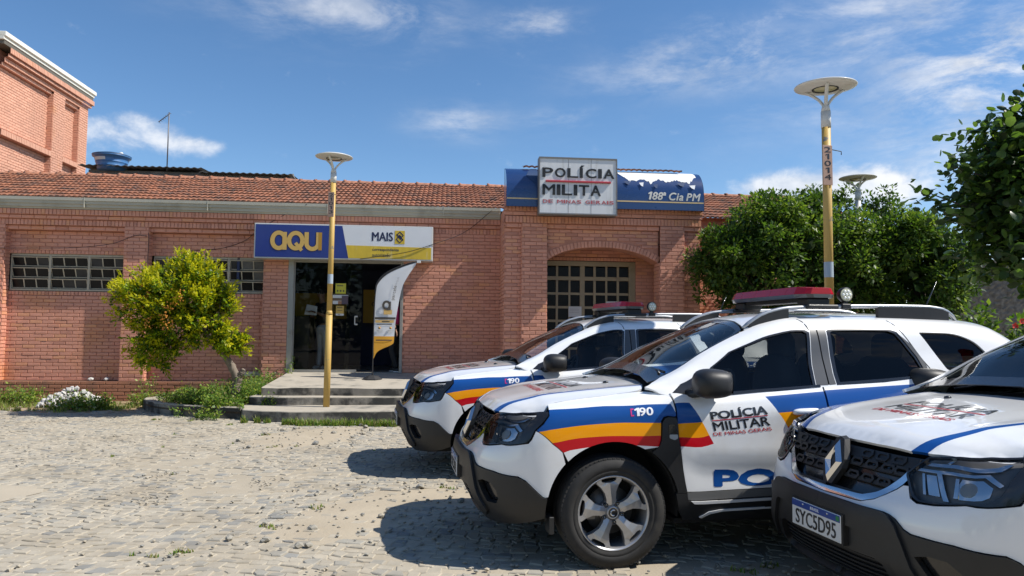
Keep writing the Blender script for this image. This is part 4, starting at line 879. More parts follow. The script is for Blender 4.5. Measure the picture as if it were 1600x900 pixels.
        panel('chrome_strip', B_, bx([(.56, .308), (.62, .338), (.70, .35), (1.0, .358), (1.5, .368), (2.2, .378), (2.2, .368), (1.5, .356), (1.0, .346), (.71, .338), (.63, .326), (.575, .302)]), strip_m, sl, h=.08, side=sd, off=.02, depth=.012)
        # fender vent with its side lamp, flows down to the sill
        vt = bx([(.308, .895), (.325, .922), (.35, .93), (.398, .925), (.406, .90), (.413, .80), (.438, .66), (.474, .458), (.405, .458)]+arch(0, .425, 14, 56, 10, .362)[0:11]+[(.286, .745), (.303, .79)])
        ve = panel('fender_vent', B_, vt, plast, car, h=.05, side=sd, off=.012, depth=.02)
        panel('vent_mesh', B_, bx([(.348, .885), (.395, .885), (.402, .83), (.345, .828)]), plast_g, ve, h=.05, side=sd, off=.015, depth=.004)
        panel('side_lamp', B_, rounded(bx([(.350, .823), (.404, .823), (.406, .80), (.385, .789), (.352, .800)]), .006), grey_l, ve, h=.04, side=sd, off=.017, depth=.008)
        # headlamp
        ho = panel('headlamp', B_, lamp_f, [housing], car, h=.05, side=sd, off=-.03, depth=.04)
        def lf(name, pts, m, off, dep=.012): return panel(name, B_, by(pts), m, ho, h=.04, side=sd, off=off, depth=dep)
        lf('light_bar', [(.50, .897), (.62, .906), (.735, .913), (.752, .930), (.765, .928), (.752, .898), (.62, .892), (.50, .884)], refl, -.012)
        lf('light_bar', [(.47, .868), (.62, .874), (.73, .880), (.775, .842), (.768, .832), (.722, .866), (.62, .861), (.47, .856)], refl, -.008)
        lf('light_bar', [(.565, .86), (.585, .86), (.642, .752), (.622, .752)], refl, -.008)
        lf('lamp_reflector', [(.66, .852), (.72, .855), (.752, .83), (.752, .79), (.735, .775), (.668, .768), (.648, .80)], refl, -.018); lf('projector_lens', [(.69+.026*math.cos(a), .81+.03*math.sin(a)) for a in np.linspace(0, 6.28, 13)[:-1]], grey_l, -.012)
        lf('lamp_reflector', [(.64, .85), (.652, .85), (.667, .77), (.652, .77)], refl, -.010)
        lf('lamp_reflector', [(.50, .85), (.512, .85), (.545, .765), (.533, .765)], refl, -.012)
        lf('lamp_reflector', [(.515, .848), (.56, .85), (.60, .768), (.552, .768)], refl, -.019)
        lf('light_bar', [(.60, .922), (.612, .923), (.60, .905), (.586, .904)], refl, -.010)
        panel('lamp_cover', B_, lamp_f, [lens_g], ho, h=.05, side=sd, off=.002, depth=0)
        panel('lamp_rim', B_, lamp_f, [plast_g], ho, holes=[by([(.515, .911), (.62, .926), (.70, .936), (.775, .945), (.79, .925), (.785, .86), (.778, .80), (.75, .765), (.70, .757), (.60, .737), (.54, .735), (.508, .75), (.474, .795), (.449, .834)])], h=.06, side=sd, off=.005, depth=.02)
    # ---------------- bonnet
    hp = [(-.708, 0), (-.704, .2), (-.688, .4), (-.655, .50), (-.60, .58), (-.54, .66)]+hood_l+[(.30, .55), (.33, .40), (.35, .2), (.355, 0)]
    ho = hp+[(x, -y) for x, y in hp[::-1][1:-1]]
    stl = [(-.73, .39), (-.60, .435), (-.45, .475), (-.25, .515), (0, .55), (.32, .585)]; stu = [(-.73, .462), (-.60, .492), (-.45, .515), (-.25, .543), (0, .572), (.32, .605)]
    r1 = np.vstack([smooth_line(stl, 14), smooth_line(stu, 14)[::-1]]); r2 = r1*np.array([1, -1])
    hood = panel('hood', H_, np.array(ho), [white, blue_p, blue_p], car, regions=[r1, r2], h=.04, side=1, off=.002, depth=.016)
    hmap = lambda q: q
    hood_k = mat('bonnet_print', (.055, .055, .06), .35, coat=.8)
    def hood_text(s, m, x0, x1, y, bold, sp=1.):    # read from the front: letters run from the car's right (+y) to its left
        return surf_quad_text(s, 'hood_lettering', m, hood, H_, [(x0, y), (x0, -y), (x1, -y), (x1, y)], bold, sp, off=.0036, side=1)
    hood_text('POLÍCIA', hood_k, -.135, -.0, .27, .03); hood_text('MILITAR', hood_k, -.285, -.175, .27, .03); hood_text('DE MINAS GERAIS', red_txt, -.365, -.315, .27, .02)
    panel('hood_lettering', H_, [(-.160, -.27), (-.148, -.27), (-.148, .27), (-.160, .27)], red_txt, hood, h=.06, side=1, off=.0042, depth=.002)
    for y in (-.27, .27):
        mb = MB(); mb.ell((.13, y, float(H_.pos([(.13, y)])[0][2])+.006), (.022, .018, .011), 12, 8); mb.build('washer_nozzle', plast_g, hood)
    # cowl, wipers
    cw = [(.262, .66), (.30, .56), (.335, .40), (.355, .2), (.36, 0)]; cw2 = [(.40, 0), (.395, .2), (.385, .4), (.36, .6), (.31, .69)]
    mb = MB(); P = [(x, y) for x, y in cw[::-1]]+[(x, -y) for x, y in cw[1:][::-1]][::-1]
    ys = np.linspace(-.68, .68, 21); V = []
    for y in ys:
        a = abs(y); xa = float(np.interp(a, [0, .2, .4, .56, .68], [.352, .347, .325, .29, .235])); xb = xa+.085
        V += [(xa, y, float(np.interp(a, [0, .4, .68], [1.110, 1.092, 1.058]))), (xb, y, float(np.interp(a, [0, .4, .68], [1.145, 1.13, 1.085])))]
    mb.add(V, [(2*i, 2*i+1, 2*i+3, 2*i+2) for i in range(20)]); cowl = mb.build('cowl', plast, car)
    for y0, y1 in ((.45, -.15), (-.05, -.60)):
        mb = MB(); pts = [(.345, y0, 1.142), (.40, y0-(y0-y1)*.3, 1.185), (.43, y1+.1, 1.205), (.40, y1, 1.18)]; mb.tube(pts, .011, 6); mb.tube([(pts[0][0]+.035, y0+.05, 1.165), (pts[1][0]+.04, (y0+y1)/2, 1.21), (pts[3][0]+.03, y1-.02, 1.195)], .009, 6); mb.build('wiper', plast_g, cowl)
    # ---------------- front: grille, emblem, bumper, plate
    gr = by([(.0, .905), (.2, .907), (.4, .914), (.505, .916), (.437, .838), (.435, .80), (.40, .765), (.33, .715), (.26, .692), (.0, .682)])
    gp = panel('grille', B_, gr, [plast_g], car, h=.05, off=-.035, depth=.02, both=True)
    def grow(z0, dz, y0, y1, off=-.008):
        ln = [(y, z0) for y in np.linspace(y0, y1, 8)]+[(y, z0-dz) for y in np.linspace(y1, y0, 8)]
        panel('grille_bar', B_, by(ln), [plast], gp, h=.06, off=off, depth=.02); panel('grille_bar', B_, by(ln), [plast], gp, h=.06, off=off, depth=.02, side=1)
    grow(.903, .045, .02, .47); grow(.835, .018, .05, .425); grow(.775, .018, .05, .385); grow(.71, .012, .03, .29)
    for z, ycs in ((.838, (.13, .23, .33, .405)), (.776, (.13, .23, .33)), (.882, (.17, .27, .37))):
        for yc in ycs:
            o = [(yc-.042, z), (yc-.03, z+.019), (yc+.03, z+.019), (yc+.042, z), (yc+.03, z-.019), (yc-.03, z-.019)]; i_ = [(yc-.028, z), (yc-.02, z+.009), (yc+.02, z+.009), (yc+.028, z), (yc+.02, z-.009), (yc-.02, z-.009)]
            [panel('grille_mesh', B_, by(o), [plast], gp, holes=[by(i_)], h=.05, off=-.002, depth=.02, side=sd) for sd in (-1, 1)]
    ch = by([(.0, .694), (.25, .703), (.318, .727), (.385, .778), (.418, .812), (.44, .842), (.458, .815), (.435, .783), (.395, .747), (.33, .70), (.26, .676), (.0, .668)])
    panel('chrome_strip', B_, ch, [chrome], gp, h=.04, off=.0, depth=.02, both=True)
    em = bpy.data.objects.new('emblem', None); COL.objects.link(em); em.parent = car
    xe0, xe1 = -.752, -.792; mb = MB()    # tilted back like the grille
    E = lambda y, z, o: (float(np.interp(z, [.68, .94], [-.822, -.726]))-o, y, z)
    zc = .818
    O = [(0, zc+.104), (.062, zc), (0, zc-.104), (-.062, zc)]
    bo = [(0, .124), (.034, .112), (.080, .016), (.080, -.03), (.036, -.112), (-.036, -.112), (-.080, -.03), (-.080, .016), (-.034, .112)]
    mb.add([E(a, zc+b, 0) for a, b in bo]+[E(a*.92, zc+b*.97, .028) for a, b in bo], [tuple(range(9, 18))]+[(i, (i+1) % 9, 9+(i+1) % 9, 9+i) for i in range(9)]); mb.build('emblem_base', plast, em)
    mb = MB(); V = []
    for sc, o in ((1., .029), (.70, .050), (.36, .031)):
        for y, z in O: V.append(E(y*sc, zc+(z-zc)*(sc if sc > .5 else .52), o))
    mb.add(V, [(i, (i+1) % 4, 4+(i+1) % 4, 4+i) for i in range(4)]+[(4+i, 4+(i+1) % 4, 8+(i+1) % 4, 8+i) for i in range(4)]); mb.build('emblem_ring', chrome, em)
    # white bumper skin
    bt = bx([(-.448, .452), (-.395, .446)])
    wb_in = by([(.0, .664), (.26, .672), (.33, .696), (.398, .743), (.44, .78), (.465, .782), (.492, .735), (.53, .720), (.60, .724), (.70, .745)])
    wb = np.vstack([wb_in, bx([(-.528, .766), (-.508, .79), (-.483, .843), (-.462, .832), (-.388, .768), (-.327, .718)]), bx(arch(0, .422, 137, 168, 6, .362)), bx([(-.43, .447), (-.445, .452), (-.47, .474), (-.545, .545), (-.589, .567)]),
                    by([(.68, .582), (.585, .588), (.53, .592), (.50, .605), (.46, .640), (.43, .652), (.40, .657), (.2, .656), (.0, .655)])])
    bump = panel('bumper_skin', B_, wb, [white], car, h=.045, off=.0, depth=.016, both=True)
    # black lower bumper
    bb = np.vstack([by([(.0, .655), (.2, .656), (.40, .655), (.43, .65), (.46, .638), (.50, .602), (.53, .588), (.585, .584), (.68, .578)]), bx([(-.589, .562), (-.545, .54), (-.47, .468), (-.445, .447), (-.42, .442)]), bx(arch(0, .425, 170, 188, 4, .362)), bx([(-.41, .325)]),
                    bx([(-.50, .29)]), by([(.72, .27), (.55, .25), (.40, .235), (.0, .225)])])
    fog = by([(.545, .50), (.60, .515), (.66, .51), (.70, .47), (.71, .42), (.69, .385), (.62, .385)])
    intake = by([(.0, .44), (.36, .44), (.40, .425), (.46, .30), (.44, .275), (.0, .262)])
    lowb = panel('lower_bumper', B_, bb, [plast], car, holes=[fog, intake], h=.045, off=.012, depth=.035, both=True)
    [panel('fog_pocket', B_, fog, [plast_g], lowb, h=.05, off=-.03, depth=.0, side=sd) for sd in (-1, 1)]; panel('intake_mesh', B_, intake, [under], lowb, h=.06, off=-.035, depth=0, both=True)
    for k in range(6):
        z = .425-.024*k; yy = float(np.interp(z, [.275, .425], [.44, .385])); panel('intake_slat', B_, by([(y, z) for y in np.linspace(0, yy, 7)]+[(y, z-.009) for y in np.linspace(yy, 0, 7)]), [plast], lowb, h=.06, off=-.012, depth=.01, both=True)
    bar = np.vstack([by([(.0, .654), (.40, .654), (.435, .645), (.47, .615), (.50, .55), (.535, .45), (.60, .33), (.57, .30), (.50, .36), (.455, .44), (.425, .53), (.40, .548), (.0, .55)])]); panel('bumper_guard', B_, bar, [plast], lowb, h=.045, off=.03, depth=.03, both=True)
    pl = bpy.data.objects.new('licence_plate', None); COL.objects.link(pl); pl.parent = car
    mb = MB(); mb.box(-.912, -.905, -.2, .2, .459, .591, 0, .003); mb.box(-.9135, -.911, -.197, .197, .556, .588, 1); mb.build('plate_face', [plate_m, plate_b], pl)
    rx = (0, 0, math.pi/2*-1)     # text planes face -x
    def ptext(s, m, ya, yb, z0, z1, bold, sp=1.):
        o = plate_text(s, 'plate_lettering', m, pl, ya, yb, z0, z1, y=0, th=.002, bold=bold, spacing=sp); o.rotation_euler = (0, 0, -math.pi/2); o.location = (-.9137 if m is wht_txt else -.9122, 0, 0)
    ptext(plate, blk_txt, -.165, .165, .472, .545, .02); ptext('BRASIL', wht_txt, -.035, .035, .566, .581, .01, 1.2)
    mb = MB(); mb.box(-.9142, -.9125, -.192, -.168, .562, .584, 0); mb.build('plate_flag', mat('plate_flag', (.02, .2, .06), .5), pl)
    for y in (-.1, .1): mb = MB(); mb.lathe([(0, -.0165), (.005, -.0165), (.005, -.012)], 8, 'x', (-.90, y, .577)); mb.build('plate_screw', chrome, pl)
    mb = MB(); mb.box(-.905, -.86, -.21, .21, .452, .598); mb.build('plate_bracket', plast, pl)
    # ---------------- upper body
    frame = np.vstack([[(.13, .0), (.13, .45)], ux([(.29, 1.131)]), [(.36, .50), (.45, .50), (.60, .505), (.80, .515), (.96, .525), (1.03, .54)], [(1.05, .60)]])
    TC = 1.06
    roof = np.vstack([[(1.035, .50), (1.06, .60), (1.085, .75), (1.10, .9), (1.105, TC)], [(1.105, TC), (1.10, 2*TC-.9), (1.085, 2*TC-.75), (1.06, 2*TC-.6), (1.035, 2*TC-.50)], [(x, 2*TC-.50) for x in (1.5, 2, 2.5, 2.9)], [(3.06, 2*TC-.52), (3.10, TC), (3.06, .52)], [(x, .50) for x in (2.9, 2.5, 2, 1.5)]])
    panel('roof', U_, roof, [white], car, h=.06, side=1, off=.0, depth=.012)
    fwin = np.vstack([ux([(.628, 1.062), (.640, 1.12), (.665, 1.185), (.71, 1.235), (.858, 1.334), (1.057, 1.408), (1.183, 1.449), (1.30, 1.476), (1.40, 1.482), (1.426, 1.466), (1.415, 1.40), (1.392, 1.25), (1.389, 1.115)]), ux([(1.1, 1.096), (.8, 1.076)])])
    rwin = ux([(1.578, 1.478), (1.60, 1.488), (1.85, 1.494), (2.04, 1.492), (2.09, 1.474), (2.20, 1.30), (2.225, 1.225), (2.215, 1.18), (1.9, 1.153), (1.563, 1.130), (1.558, 1.2), (1.566, 1.33)])
    qwin = rounded(ux([(2.27, 1.480), (2.56, 1.474), (2.70, 1.42), (2.775, 1.335), (2.765, 1.305), (2.41, 1.213)]), [.02, .08, .06, .03, .03, .03], 4)
    for sd in (-1, 1):
        # body side: pillars and roof rail, with the windows and the grey B pillar cut out
        out = np.vstack([[(.32, .0)], [(.27, .12), (.24, .26), (.30, .40), (.375, .495), (.45, .495), (.7, .495), (1.0, .495), (1.5, .495), (2.5, .495), (2.95, .495), (3.12, .47)], [(3.24, .42), (3.33, .3), (3.38, .12), (3.385, .0)], [(x, .0) for x in (3.1, 2.6, 2.2, 1.8, 1.4, 1.0, .7)]])
        bpil = ux([(1.389, 1.112), (1.392, 1.25), (1.415, 1.40), (1.430, 1.487), (1.575, 1.491), (1.566, 1.33), (1.558, 1.2), (1.563, 1.126)])
        tri = ux([(2.10, 1.467), (2.20, 1.31), (2.225, 1.225), (2.215, 1.18), (2.262, 1.19), (2.25, 1.26), (2.19, 1.38)])
        grow_ = lambda p, k: p+(p-p.mean(0))/np.linalg.norm(p-p.mean(0), axis=1, keepdims=True)*k
        hole_f, hole_r, hole_q = grow_(fwin, .012), grow_(rwin, .012), qwin
        bp = np.vstack([ux([(1.404, 1.118), (1.408, 1.25), (1.431, 1.40), (1.446, 1.487), (1.562, 1.4905), (1.55, 1.33), (1.542, 1.2), (1.547, 1.128)])])
        panel('side_frame', U_, out, [white], car, holes=[np.vstack([hole_f]), np.vstack([hole_r]), hole_q, bp], h=.05, side=sd, off=.0, depth=.02)
        panel('window_seal', U_, hole_f, [plast_g], car, holes=[fwin+(fwin.mean(0)-fwin)*.03], h=.06, side=sd, off=.001, depth=.02)
        panel('window_seal', U_, hole_r, [plast_g], car, holes=[rwin+(rwin.mean(0)-rwin)*.05], h=.06, side=sd, off=.001, depth=.02)
        panel('door_pillar', U_, np.vstack([ux([(1.405, 1.119), (1.409, 1.25), (1.432, 1.40), (1.447, 1.486), (1.492, 1.488), (1.488, 1.3), (1.49, 1.122)])-[.0, 0]]), [grey_g], car, h=.05, side=sd, off=.001, depth=.02)
        panel('door_pillar', U_, np.vstack([ux([(1.50, 1.123), (1.497, 1.3), (1.502, 1.488), (1.561, 1.49), (1.549, 1.33), (1.541, 1.2), (1.546, 1.127)])]), [grey_g], car, h=.05, side=sd, off=.001, depth=.02)
        panel('corner_trim', U_, tri, [grey_g], car, h=.05, side=sd, off=.006, depth=.012)
        panel('front_door_glass', U_, fwin, [win_g], car, h=.08, side=sd, off=-.008, depth=0)
        panel('rear_door_glass', U_, rwin, [win_t], car, h=.08, side=sd, off=-.008, depth=0)
        panel('quarter_glass', U_, qwin, [win_t], car, h=.08, side=sd, off=-.012, depth=0)
        for sm in ([(1.4405, 1.488), (1.436, 1.515), (1.425, 1.545), (1.41, 1.562)], [(2.307, 1.182), (2.24, 1.29), (2.16, 1.44), (2.105, 1.535), (2.085, 1.56)]):
            a = ux(sm); panel('door_seam', U_, np.vstack([a-[.0035, 0], (a+[.0035, 0])[::-1]]), [under], car, h=.05, side=sd, off=.0012, depth=.001)
        # gutter line seam between door and roof rail is the frame's own edge; belt moulding
        panel('belt_moulding', U_, np.vstack([ux([(.62, 1.055)]), [(x, .012) for x in (.8, 1.1, 1.43)], [(x, -.0) for x in (1.43, 1.1, .8, .6)]]), [plast_g], car, h=.08, side=sd, off=.004, depth=.01)
        # mirror
        mr = bpy.data.objects.new('mirror', None); COL.objects.link(mr); mr.parent = car
        mb = MB(); b = bmesh.new(); bmesh.ops.create_uvsphere(b, u_segments=22, v_segments=14, radius=1)
        for q in b.verts:
            x, y, z = q.co; e = lambda v, p: math.copysign(abs(v)**p, v)
            x2 = .145*e(x, .85); x2 = min(x2, .09); q.co = (x2+.62-.03*y, sd*(.98+.135*e(y, .72)), 1.145+.09*e(z, .72)*(1-.16*x))
        mb.bm(b, 0, True); mb.build('mirror_shell', plast, mr)
        mb = MB(); mb.tube([(.52, sd*.80, 1.07), (.545, sd*.865, 1.07), (.575, sd*.92, 1.08), (.60, sd*.96, 1.10)], [.045, .035, .03, .028], 10, squash=(1, .7)); mb.build('mirror_foot', plast, mr)
        mb = MB(); mb.add([(.712-.03*(y-.985)/.135, sd*y, z) for y, z in ((.885, 1.088), (1.085, 1.088), (1.095, 1.15), (1.075, 1.20), (.90, 1.20), (.878, 1.15))], [tuple(range(6))]); mb.build('mirror_glass', refl, mr)
        panel('mirror_sail', U_, ux([(.40, 1.07), (.47, 1.125), (.60, 1.185), (.655, 1.195), (.63, 1.12), (.618, 1.06)]), [plast_g], car, h=.05, side=sd, off=.006, depth=.01)
        # handles
        for nm, hx, hz in (('door_handle', 1.29, .957), ('door_handle', 2.25, 1.01)):
            mb = MB(); b = bmesh.new(); bmesh.ops.create_uvsphere(b, u_segments=16, v_segments=10, radius=1)
            for q in b.verts: q.co = (hx+.095*math.copysign(abs(q.co.x)**.6, q.co.x), sd*(.897+.030*q.co.y), hz+.022*math.copysign(abs(q.co.z)**.7, q.co.z)+.005*q.co.x)
            mb.bm(b, 0, True); hd = mb.build(nm, white, car)
        # tail lamp
        tl = bx([(3.235, 1.16), (3.24, 1.0), (3.235, .865), (3.30, .855), (3.40, .87), (3.42, 1.0), (3.40, 1.15)], 3.0, 3.8)
        panel('tail_lamp', B_, rounded(tl, .02, 3), [red_l], car, h=.04, side=sd, off=.012, depth=.03)
        # roof rail
        rl = bpy.data.objects.new('roof_rail', None); COL.objects.link(rl); rl.parent = car
        pts = smooth_line([(1.03, .545, 1.495), (1.10, .545, 1.545), (1.197, .545, 1.598), (1.377, .545, 1.640), (1.639, .545, 1.652), (2.0, .545, 1.662), (2.429, .54, 1.666), (2.612, .53, 1.650), (2.70, .52, 1.605), (2.74, .51, 1.565)], 34)
        mb = MB(); mb.tube([(x, sd*y, z) for x, y, z in pts], [.010]+[.0155]*32+[.010], 10, squash=(1.1, .95)); mb.build('rail_tube', silver, rl)
        for a, b in ((1.05, 1.42), (2.05, 2.70)):
            q = [p for p in pts if a <= p[0] <= b]; V = []
            for x, y, z in q:
                zr = float(U_.pos([(x, .50)])[0][2])-.01
                for dy in (-.016, .016): V += [(x, sd*y+dy, z-.006), (x, sd*y+dy, min(zr, z-.01))]
            n = len(q); F = []
            for i in range(n-1):
                o = 4*i; F += [(o, o+1, o+5, o+4), (o+2, o+6, o+7, o+3), (o+1, o+3, o+7, o+5)]
            F += [(0, 2, 3, 1), (4*n-4, 4*n-3, 4*n-1, 4*n-2)]; mb = MB(); mb.add(V, F); mb.build('rail_foot', plast, rl)
    # windscreen and its black border
    ws = [(.335, TC), (.33, .9), (.32, .75), (.30, .62), (.29, .52), (.33, .50), (.45, .505), (.7, .508), (.96, .512), (1.025, .535), (1.05, .62), (1.075, .76), (1.092, .9), (1.097, TC)]
    ws = np.array(ws[::1]+[(x, 2*TC-t) for x, t in ws[::-1][1:-1]]); inn = [(.42, TC), (.415, .75), (.40, .56), (.46, .525), (.7, .528), (.95, .535), (1.0, .57), (1.025, .76), (1.05, TC)]
    inn = np.array(inn+[(x, 2*TC-t) for x, t in inn[::-1][1:-1]])
    panel('windscreen', U_, ws, [wind_g], car, h=.06, side=1, off=-.006, depth=0)
    panel('windscreen_border', U_, ws, [plast_g], car, holes=[inn], h=.06, side=1, off=-.004, depth=.006)
    # tailgate (rear)
    tg = [(3.115, TC), (3.12, .56), (3.25, .5), (3.345, .33), (3.395, .12), (3.395, TC)]; tg = np.array(tg[:5]+[(3.395, t) for t in np.linspace(.2, 2*TC-.2, 16)]+[(x, 2*TC-t) for x, t in tg[1:5][::-1]])
    wnd = np.array([(3.16, .62), (3.16, 2*TC-.62), (3.33, 2*TC-.45), (3.33, .45)])
    panel('tailgate', U_, tg, [white], car, holes=[wnd], h=.06, side=1, depth=.012); panel('rear_window', U_, wnd, [win_t], car, h=.08, side=1, off=-.006, depth=0)
    smax = B_.s[-1]; s1 = float(bx([(3.41, 1.0)], 3., 4.)[0][0])
    panel('tailgate_skin', B_, np.array([(s1, .80), (s1, topB)]+[(smax, topB), (smax, .60), (s1, .62)]), [white], car, h=.06, both=True)
    rb = np.vstack([bx(arch(2.676, .42, 22, -4, 6, .362)), bx([(3.10, .31)]), [(smax, .25), (smax, .585)], [(s1, .6)], bx([(3.26, .66), (3.21, .69), (3.15, .61), (3.11, .515)], 2.9, 3.8)])
    panel('rear_bumper', B_, rb, [plast], car, h=.06, off=.01, depth=.03, both=True)
    # ---------------- dark inner shell, arches, floor
    sh = np.vstack([[(x, 1.045) for x in np.linspace(B_.s[0], -.45, 12)], [(x, 1.05) for x in np.linspace(-.3, B_.s[-1], 40)], [(x, .26) for x in np.linspace(B_.s[-1], 3.15, 8)], bx(arch(2.676, .425, 0, 180, 14, .362)), [(x, .26) for x in (2.2, 1.5, .8, .45)], bx(arch(0, .425, 8, 172, 14, .362)), [(x, .26) for x in np.linspace(-.5, B_.s[0], 9)]])
    panel('inner_shell', B_, sh, [interior], car, h=.09, off=-.045, depth=0, both=True)
    mb = MB()
    for cx in (0, 2.676):
        for sd in (-1, 1):
            mb = MB(); V = []; an = np.radians(np.linspace(-8, 188, 25))
            for a in an:
                for y in (.855, .50): V.append((cx+.425*math.cos(a), sd*y, .362+.425*math.sin(a)))
            mb.add(V, [(2*i, 2*i+1, 2*i+3, 2*i+2) for i in range(24)]); o = [(cx+.425*math.cos(a), sd*.50, .362+.425*math.sin(a)) for a in an]; mb.add(o, [tuple(range(25))]); mb.build('arch_liner', under, car)
    mb = MB(); mb.box(-.62, 3.2, -.62, .62, .24, .27); mb.box(.42, 2.2, -.80, .80, .25, .28); mb.tube([(0, -.7, .34), (0, .7, .34)], .05); mb.tube([(2.676, -.7, .34), (2.676, .7, .34)], .06); mb.box(-.5, .42, -.48, .48, .27, .98); mb.build('floor_pan', under, car)
    for sd in (-1, 1): mb = MB(); mb.box(-.405, -.375, sd*.80-.07, sd*.80+.05, .225, .33, bev=.004); mb.build('mud_flap', plast, car)
    # ---------------- cabin
    cab = bpy.data.objects.new('cabin', None); COL.objects.link(cab); cab.parent = car
    mb = MB(); b = bmesh.new(); mb.box(.42, .98, -.78, .78, .80, 1.055, bev=.05); mb.box(.66, .92, -.70, -.02, 1.0, 1.10, bev=.04); mb.build('dashboard', interior, cab)
    def seat(x, y, w=.25):
        mb = MB(); mb.ell((x+.05, y, .66), (.27, w, .10), 16, 10, p=4)
        mb.ell((x+.36, y, .95), (.10, w, .36), 16, 12, p=3.2); mb.ell((x+.40, y, 1.365), (.058, .135, .105), 16, 12, p=3.4)
        mb.tube([(x+.39, y-.05, 1.25), (x+.40, y-.05, 1.30)], .008, 6); mb.tube([(x+.39, y+.05, 1.25), (x+.40, y+.05, 1.30)], .008, 6); mb.build('seat', fabric, cab)
    seat(1.02, -.37); seat(1.02, .37); seat(1.85, -.40, .3); seat(1.85, .40, .3)
    mb = MB(); mb.lathe([(.185+.016*math.cos(a), .016*math.sin(a)) for a in np.linspace(0, 2*math.pi, 9)], 28); mb.box(-.17, .17, -.02, .02, -.01, .01); o = mb.build('steering_wheel', interior, cab, (.92, -.37, 1.03), (0, math.radians(-62), 0))
    mb = MB(); mb.ell((1.02, 0, 1.42), (.015, .11, .032), 14, 8, p=3); mb.tube([(1.02, 0, 1.44), (1.05, 0, 1.51)], .01, 6); mb.build('rear_view_mirror', interior, cab)
    hl = np.array([(1.12, .45), (1.5, .43), (2.6, .43), (3.05, .45), (3.05, 2*TC-.45), (2.6, 2*TC-.43), (1.5, 2*TC-.43), (1.12, 2*TC-.45)]); panel('headliner', U_, hl, [headl], cab, h=.12, side=1, off=-.03, depth=0)
    # ---------------- roof equipment
    lb = bpy.data.objects.new('light_bar', None); COL.objects.link(lb); lb.parent = car
    def bar_sec(y, k, mi, z0, z1, d0, d1, ofs=0):
        return [(1.615-d0*k, y, z0), (1.615+d0*k, y, z0), (1.615+d1*k, y, z1), (1.615-d1*k, y, z1)]
    def loft(secs, mi, mb):
        V = [p for s in secs for p in s]; n = len(secs); F = [(4*i+j, 4*i+(j+1) % 4, 4*i+4+(j+1) % 4, 4*i+4+j) for i in range(n-1) for j in range(4)]+[(0, 1, 2, 3), (4*n-4, 4*n-1, 4*n-2, 4*n-3)]; mb.add(V, F, mi)
    ysec = [-.58, -.56, -.46, 0, .46, .56, .58]; ks = [.45, .75, 1, 1, 1, .75, .45]
    mb = MB(); loft([bar_sec(y, k, 0, 1.716, 1.742, .13, .145) for y, k in zip(ysec, ks)], 0, mb); mb.build('bar_base', mat('bar_base_grey', (.06, .06, .062), .3, coat=.3), lb)
    for a, b in ((-.572, -.34), (-.337, -.115), (-.112, .112), (.115, .337), (.34, .572)):
        mb = MB(); yy = [y for y in (-.572, -.549, -.46, -.34, -.337, -.115, -.112, .112, .115, .337, .34, .46, .549, .572) if a <= y <= b]
        loft([bar_sec(y, float(np.interp(abs(y), [.46, .549, .572], [1, .8, .55])), 0, 1.7425, 1.7425+.05*float(np.interp(abs(y), [.46, .572], [1.1, .85])), .143, .115) for y in yy], 0, mb); mb.build('bar_lens', [red_l], lb)
    mb = MB(); mb.box(1.53, 1.70, -.55, -.40, 1.655, 1.716, bev=.01); mb.box(1.53, 1.70, .40, .55, 1.655, 1.716, bev=.01); mb.box(1.55, 1.68, -.5, .5, 1.69, 1.714); mb.box(1.50, 1.74, -.60, -.50, 1.635, 1.668, bev=.01); mb.box(1.50, 1.74, .50, .60, 1.635, 1.668, bev=.01); mb.build('bar_mount', plast, lb)
    wl = bpy.data.objects.new('work_lamp', None); COL.objects.link(wl); wl.parent = car
    mb = MB(); mb.lathe([(0, .03), (.042, .03), (.051, .012), (.053, -.02), (.047, -.026)], 28, 'y', (1.815, -.545, 1.742)); mb.box(1.80, 1.83, -.56, -.53, 1.665, 1.695); mb.box(1.78, 1.85, -.575, -.515, 1.638, 1.676, bev=.005); mb.build('lamp_can', plast, wl)
    mb = MB(); mb.lathe([(.047, -.024), (.03, -.028), (0, -.029)], 28, 'y', (1.815, -.545, 1.742)); mb.build('lamp_lens', amber, wl)
    mb = MB()
    for a, r in [(0, 0)]+[(k*math.pi/3, .026) for k in range(6)]: mb.lathe([(.011, -.027), (.009, -.031), (0, -.031)], 10, 'y', (1.815+r*math.cos(a), -.545, 1.742+r*math.sin(a)))
    mb.build('lamp_diode', lampw, wl)
    mb = MB(); mb.tube([(2.86, .0, 1.585), (3.02, .0, 1.90)], [.006, .003], 6); mb.ell((2.86, 0, 1.59), (.035, .02, .015), 10, 6); mb.build('antenna', plast_g, car)
    # ---------------- wheels, lettering
    for x in (0, 2.676):
        for sd in (-1, 1): build_wheel(car, x, sd)
    def dt(s, m, q, bold=.03, sp=1., italic=0.):
        return surf_quad_text(s, 'side_lettering', m, car, B_, bx(q), bold, sp, italic=italic)
    dt('POLÍCIA', blk_txt, [(.638, .912), (1.020, .943), (1.011, 1.006), (.626, .968)], .065); dt('MILITAR', blk_txt, [(.656, .841), (1.037, .873), (1.025, .926), (.642, .893)], .065); dt('DE MINAS GERAIS', red_txt, [(.651, .809), (1.050, .840), (1.042, .861), (.646, .829)], .035)
    panel('side_lettering', B_, bx([(.640, .9015), (1.022, .9325), (1.021, .9375), (.639, .9065)]), red_txt, car, h=.06, off=.0018, depth=.001)
    dt('POLÍCIA', blue_p, [(.672, .49), (1.92, .50), (1.92, .655), (.672, .633)], .10)
    dt('190', wht_txt, [(.135, .936), (.252, .943), (.252, .99), (.135, .983)], .05)
    ph = mat('pink_print', (.6, .03, .2), .4)
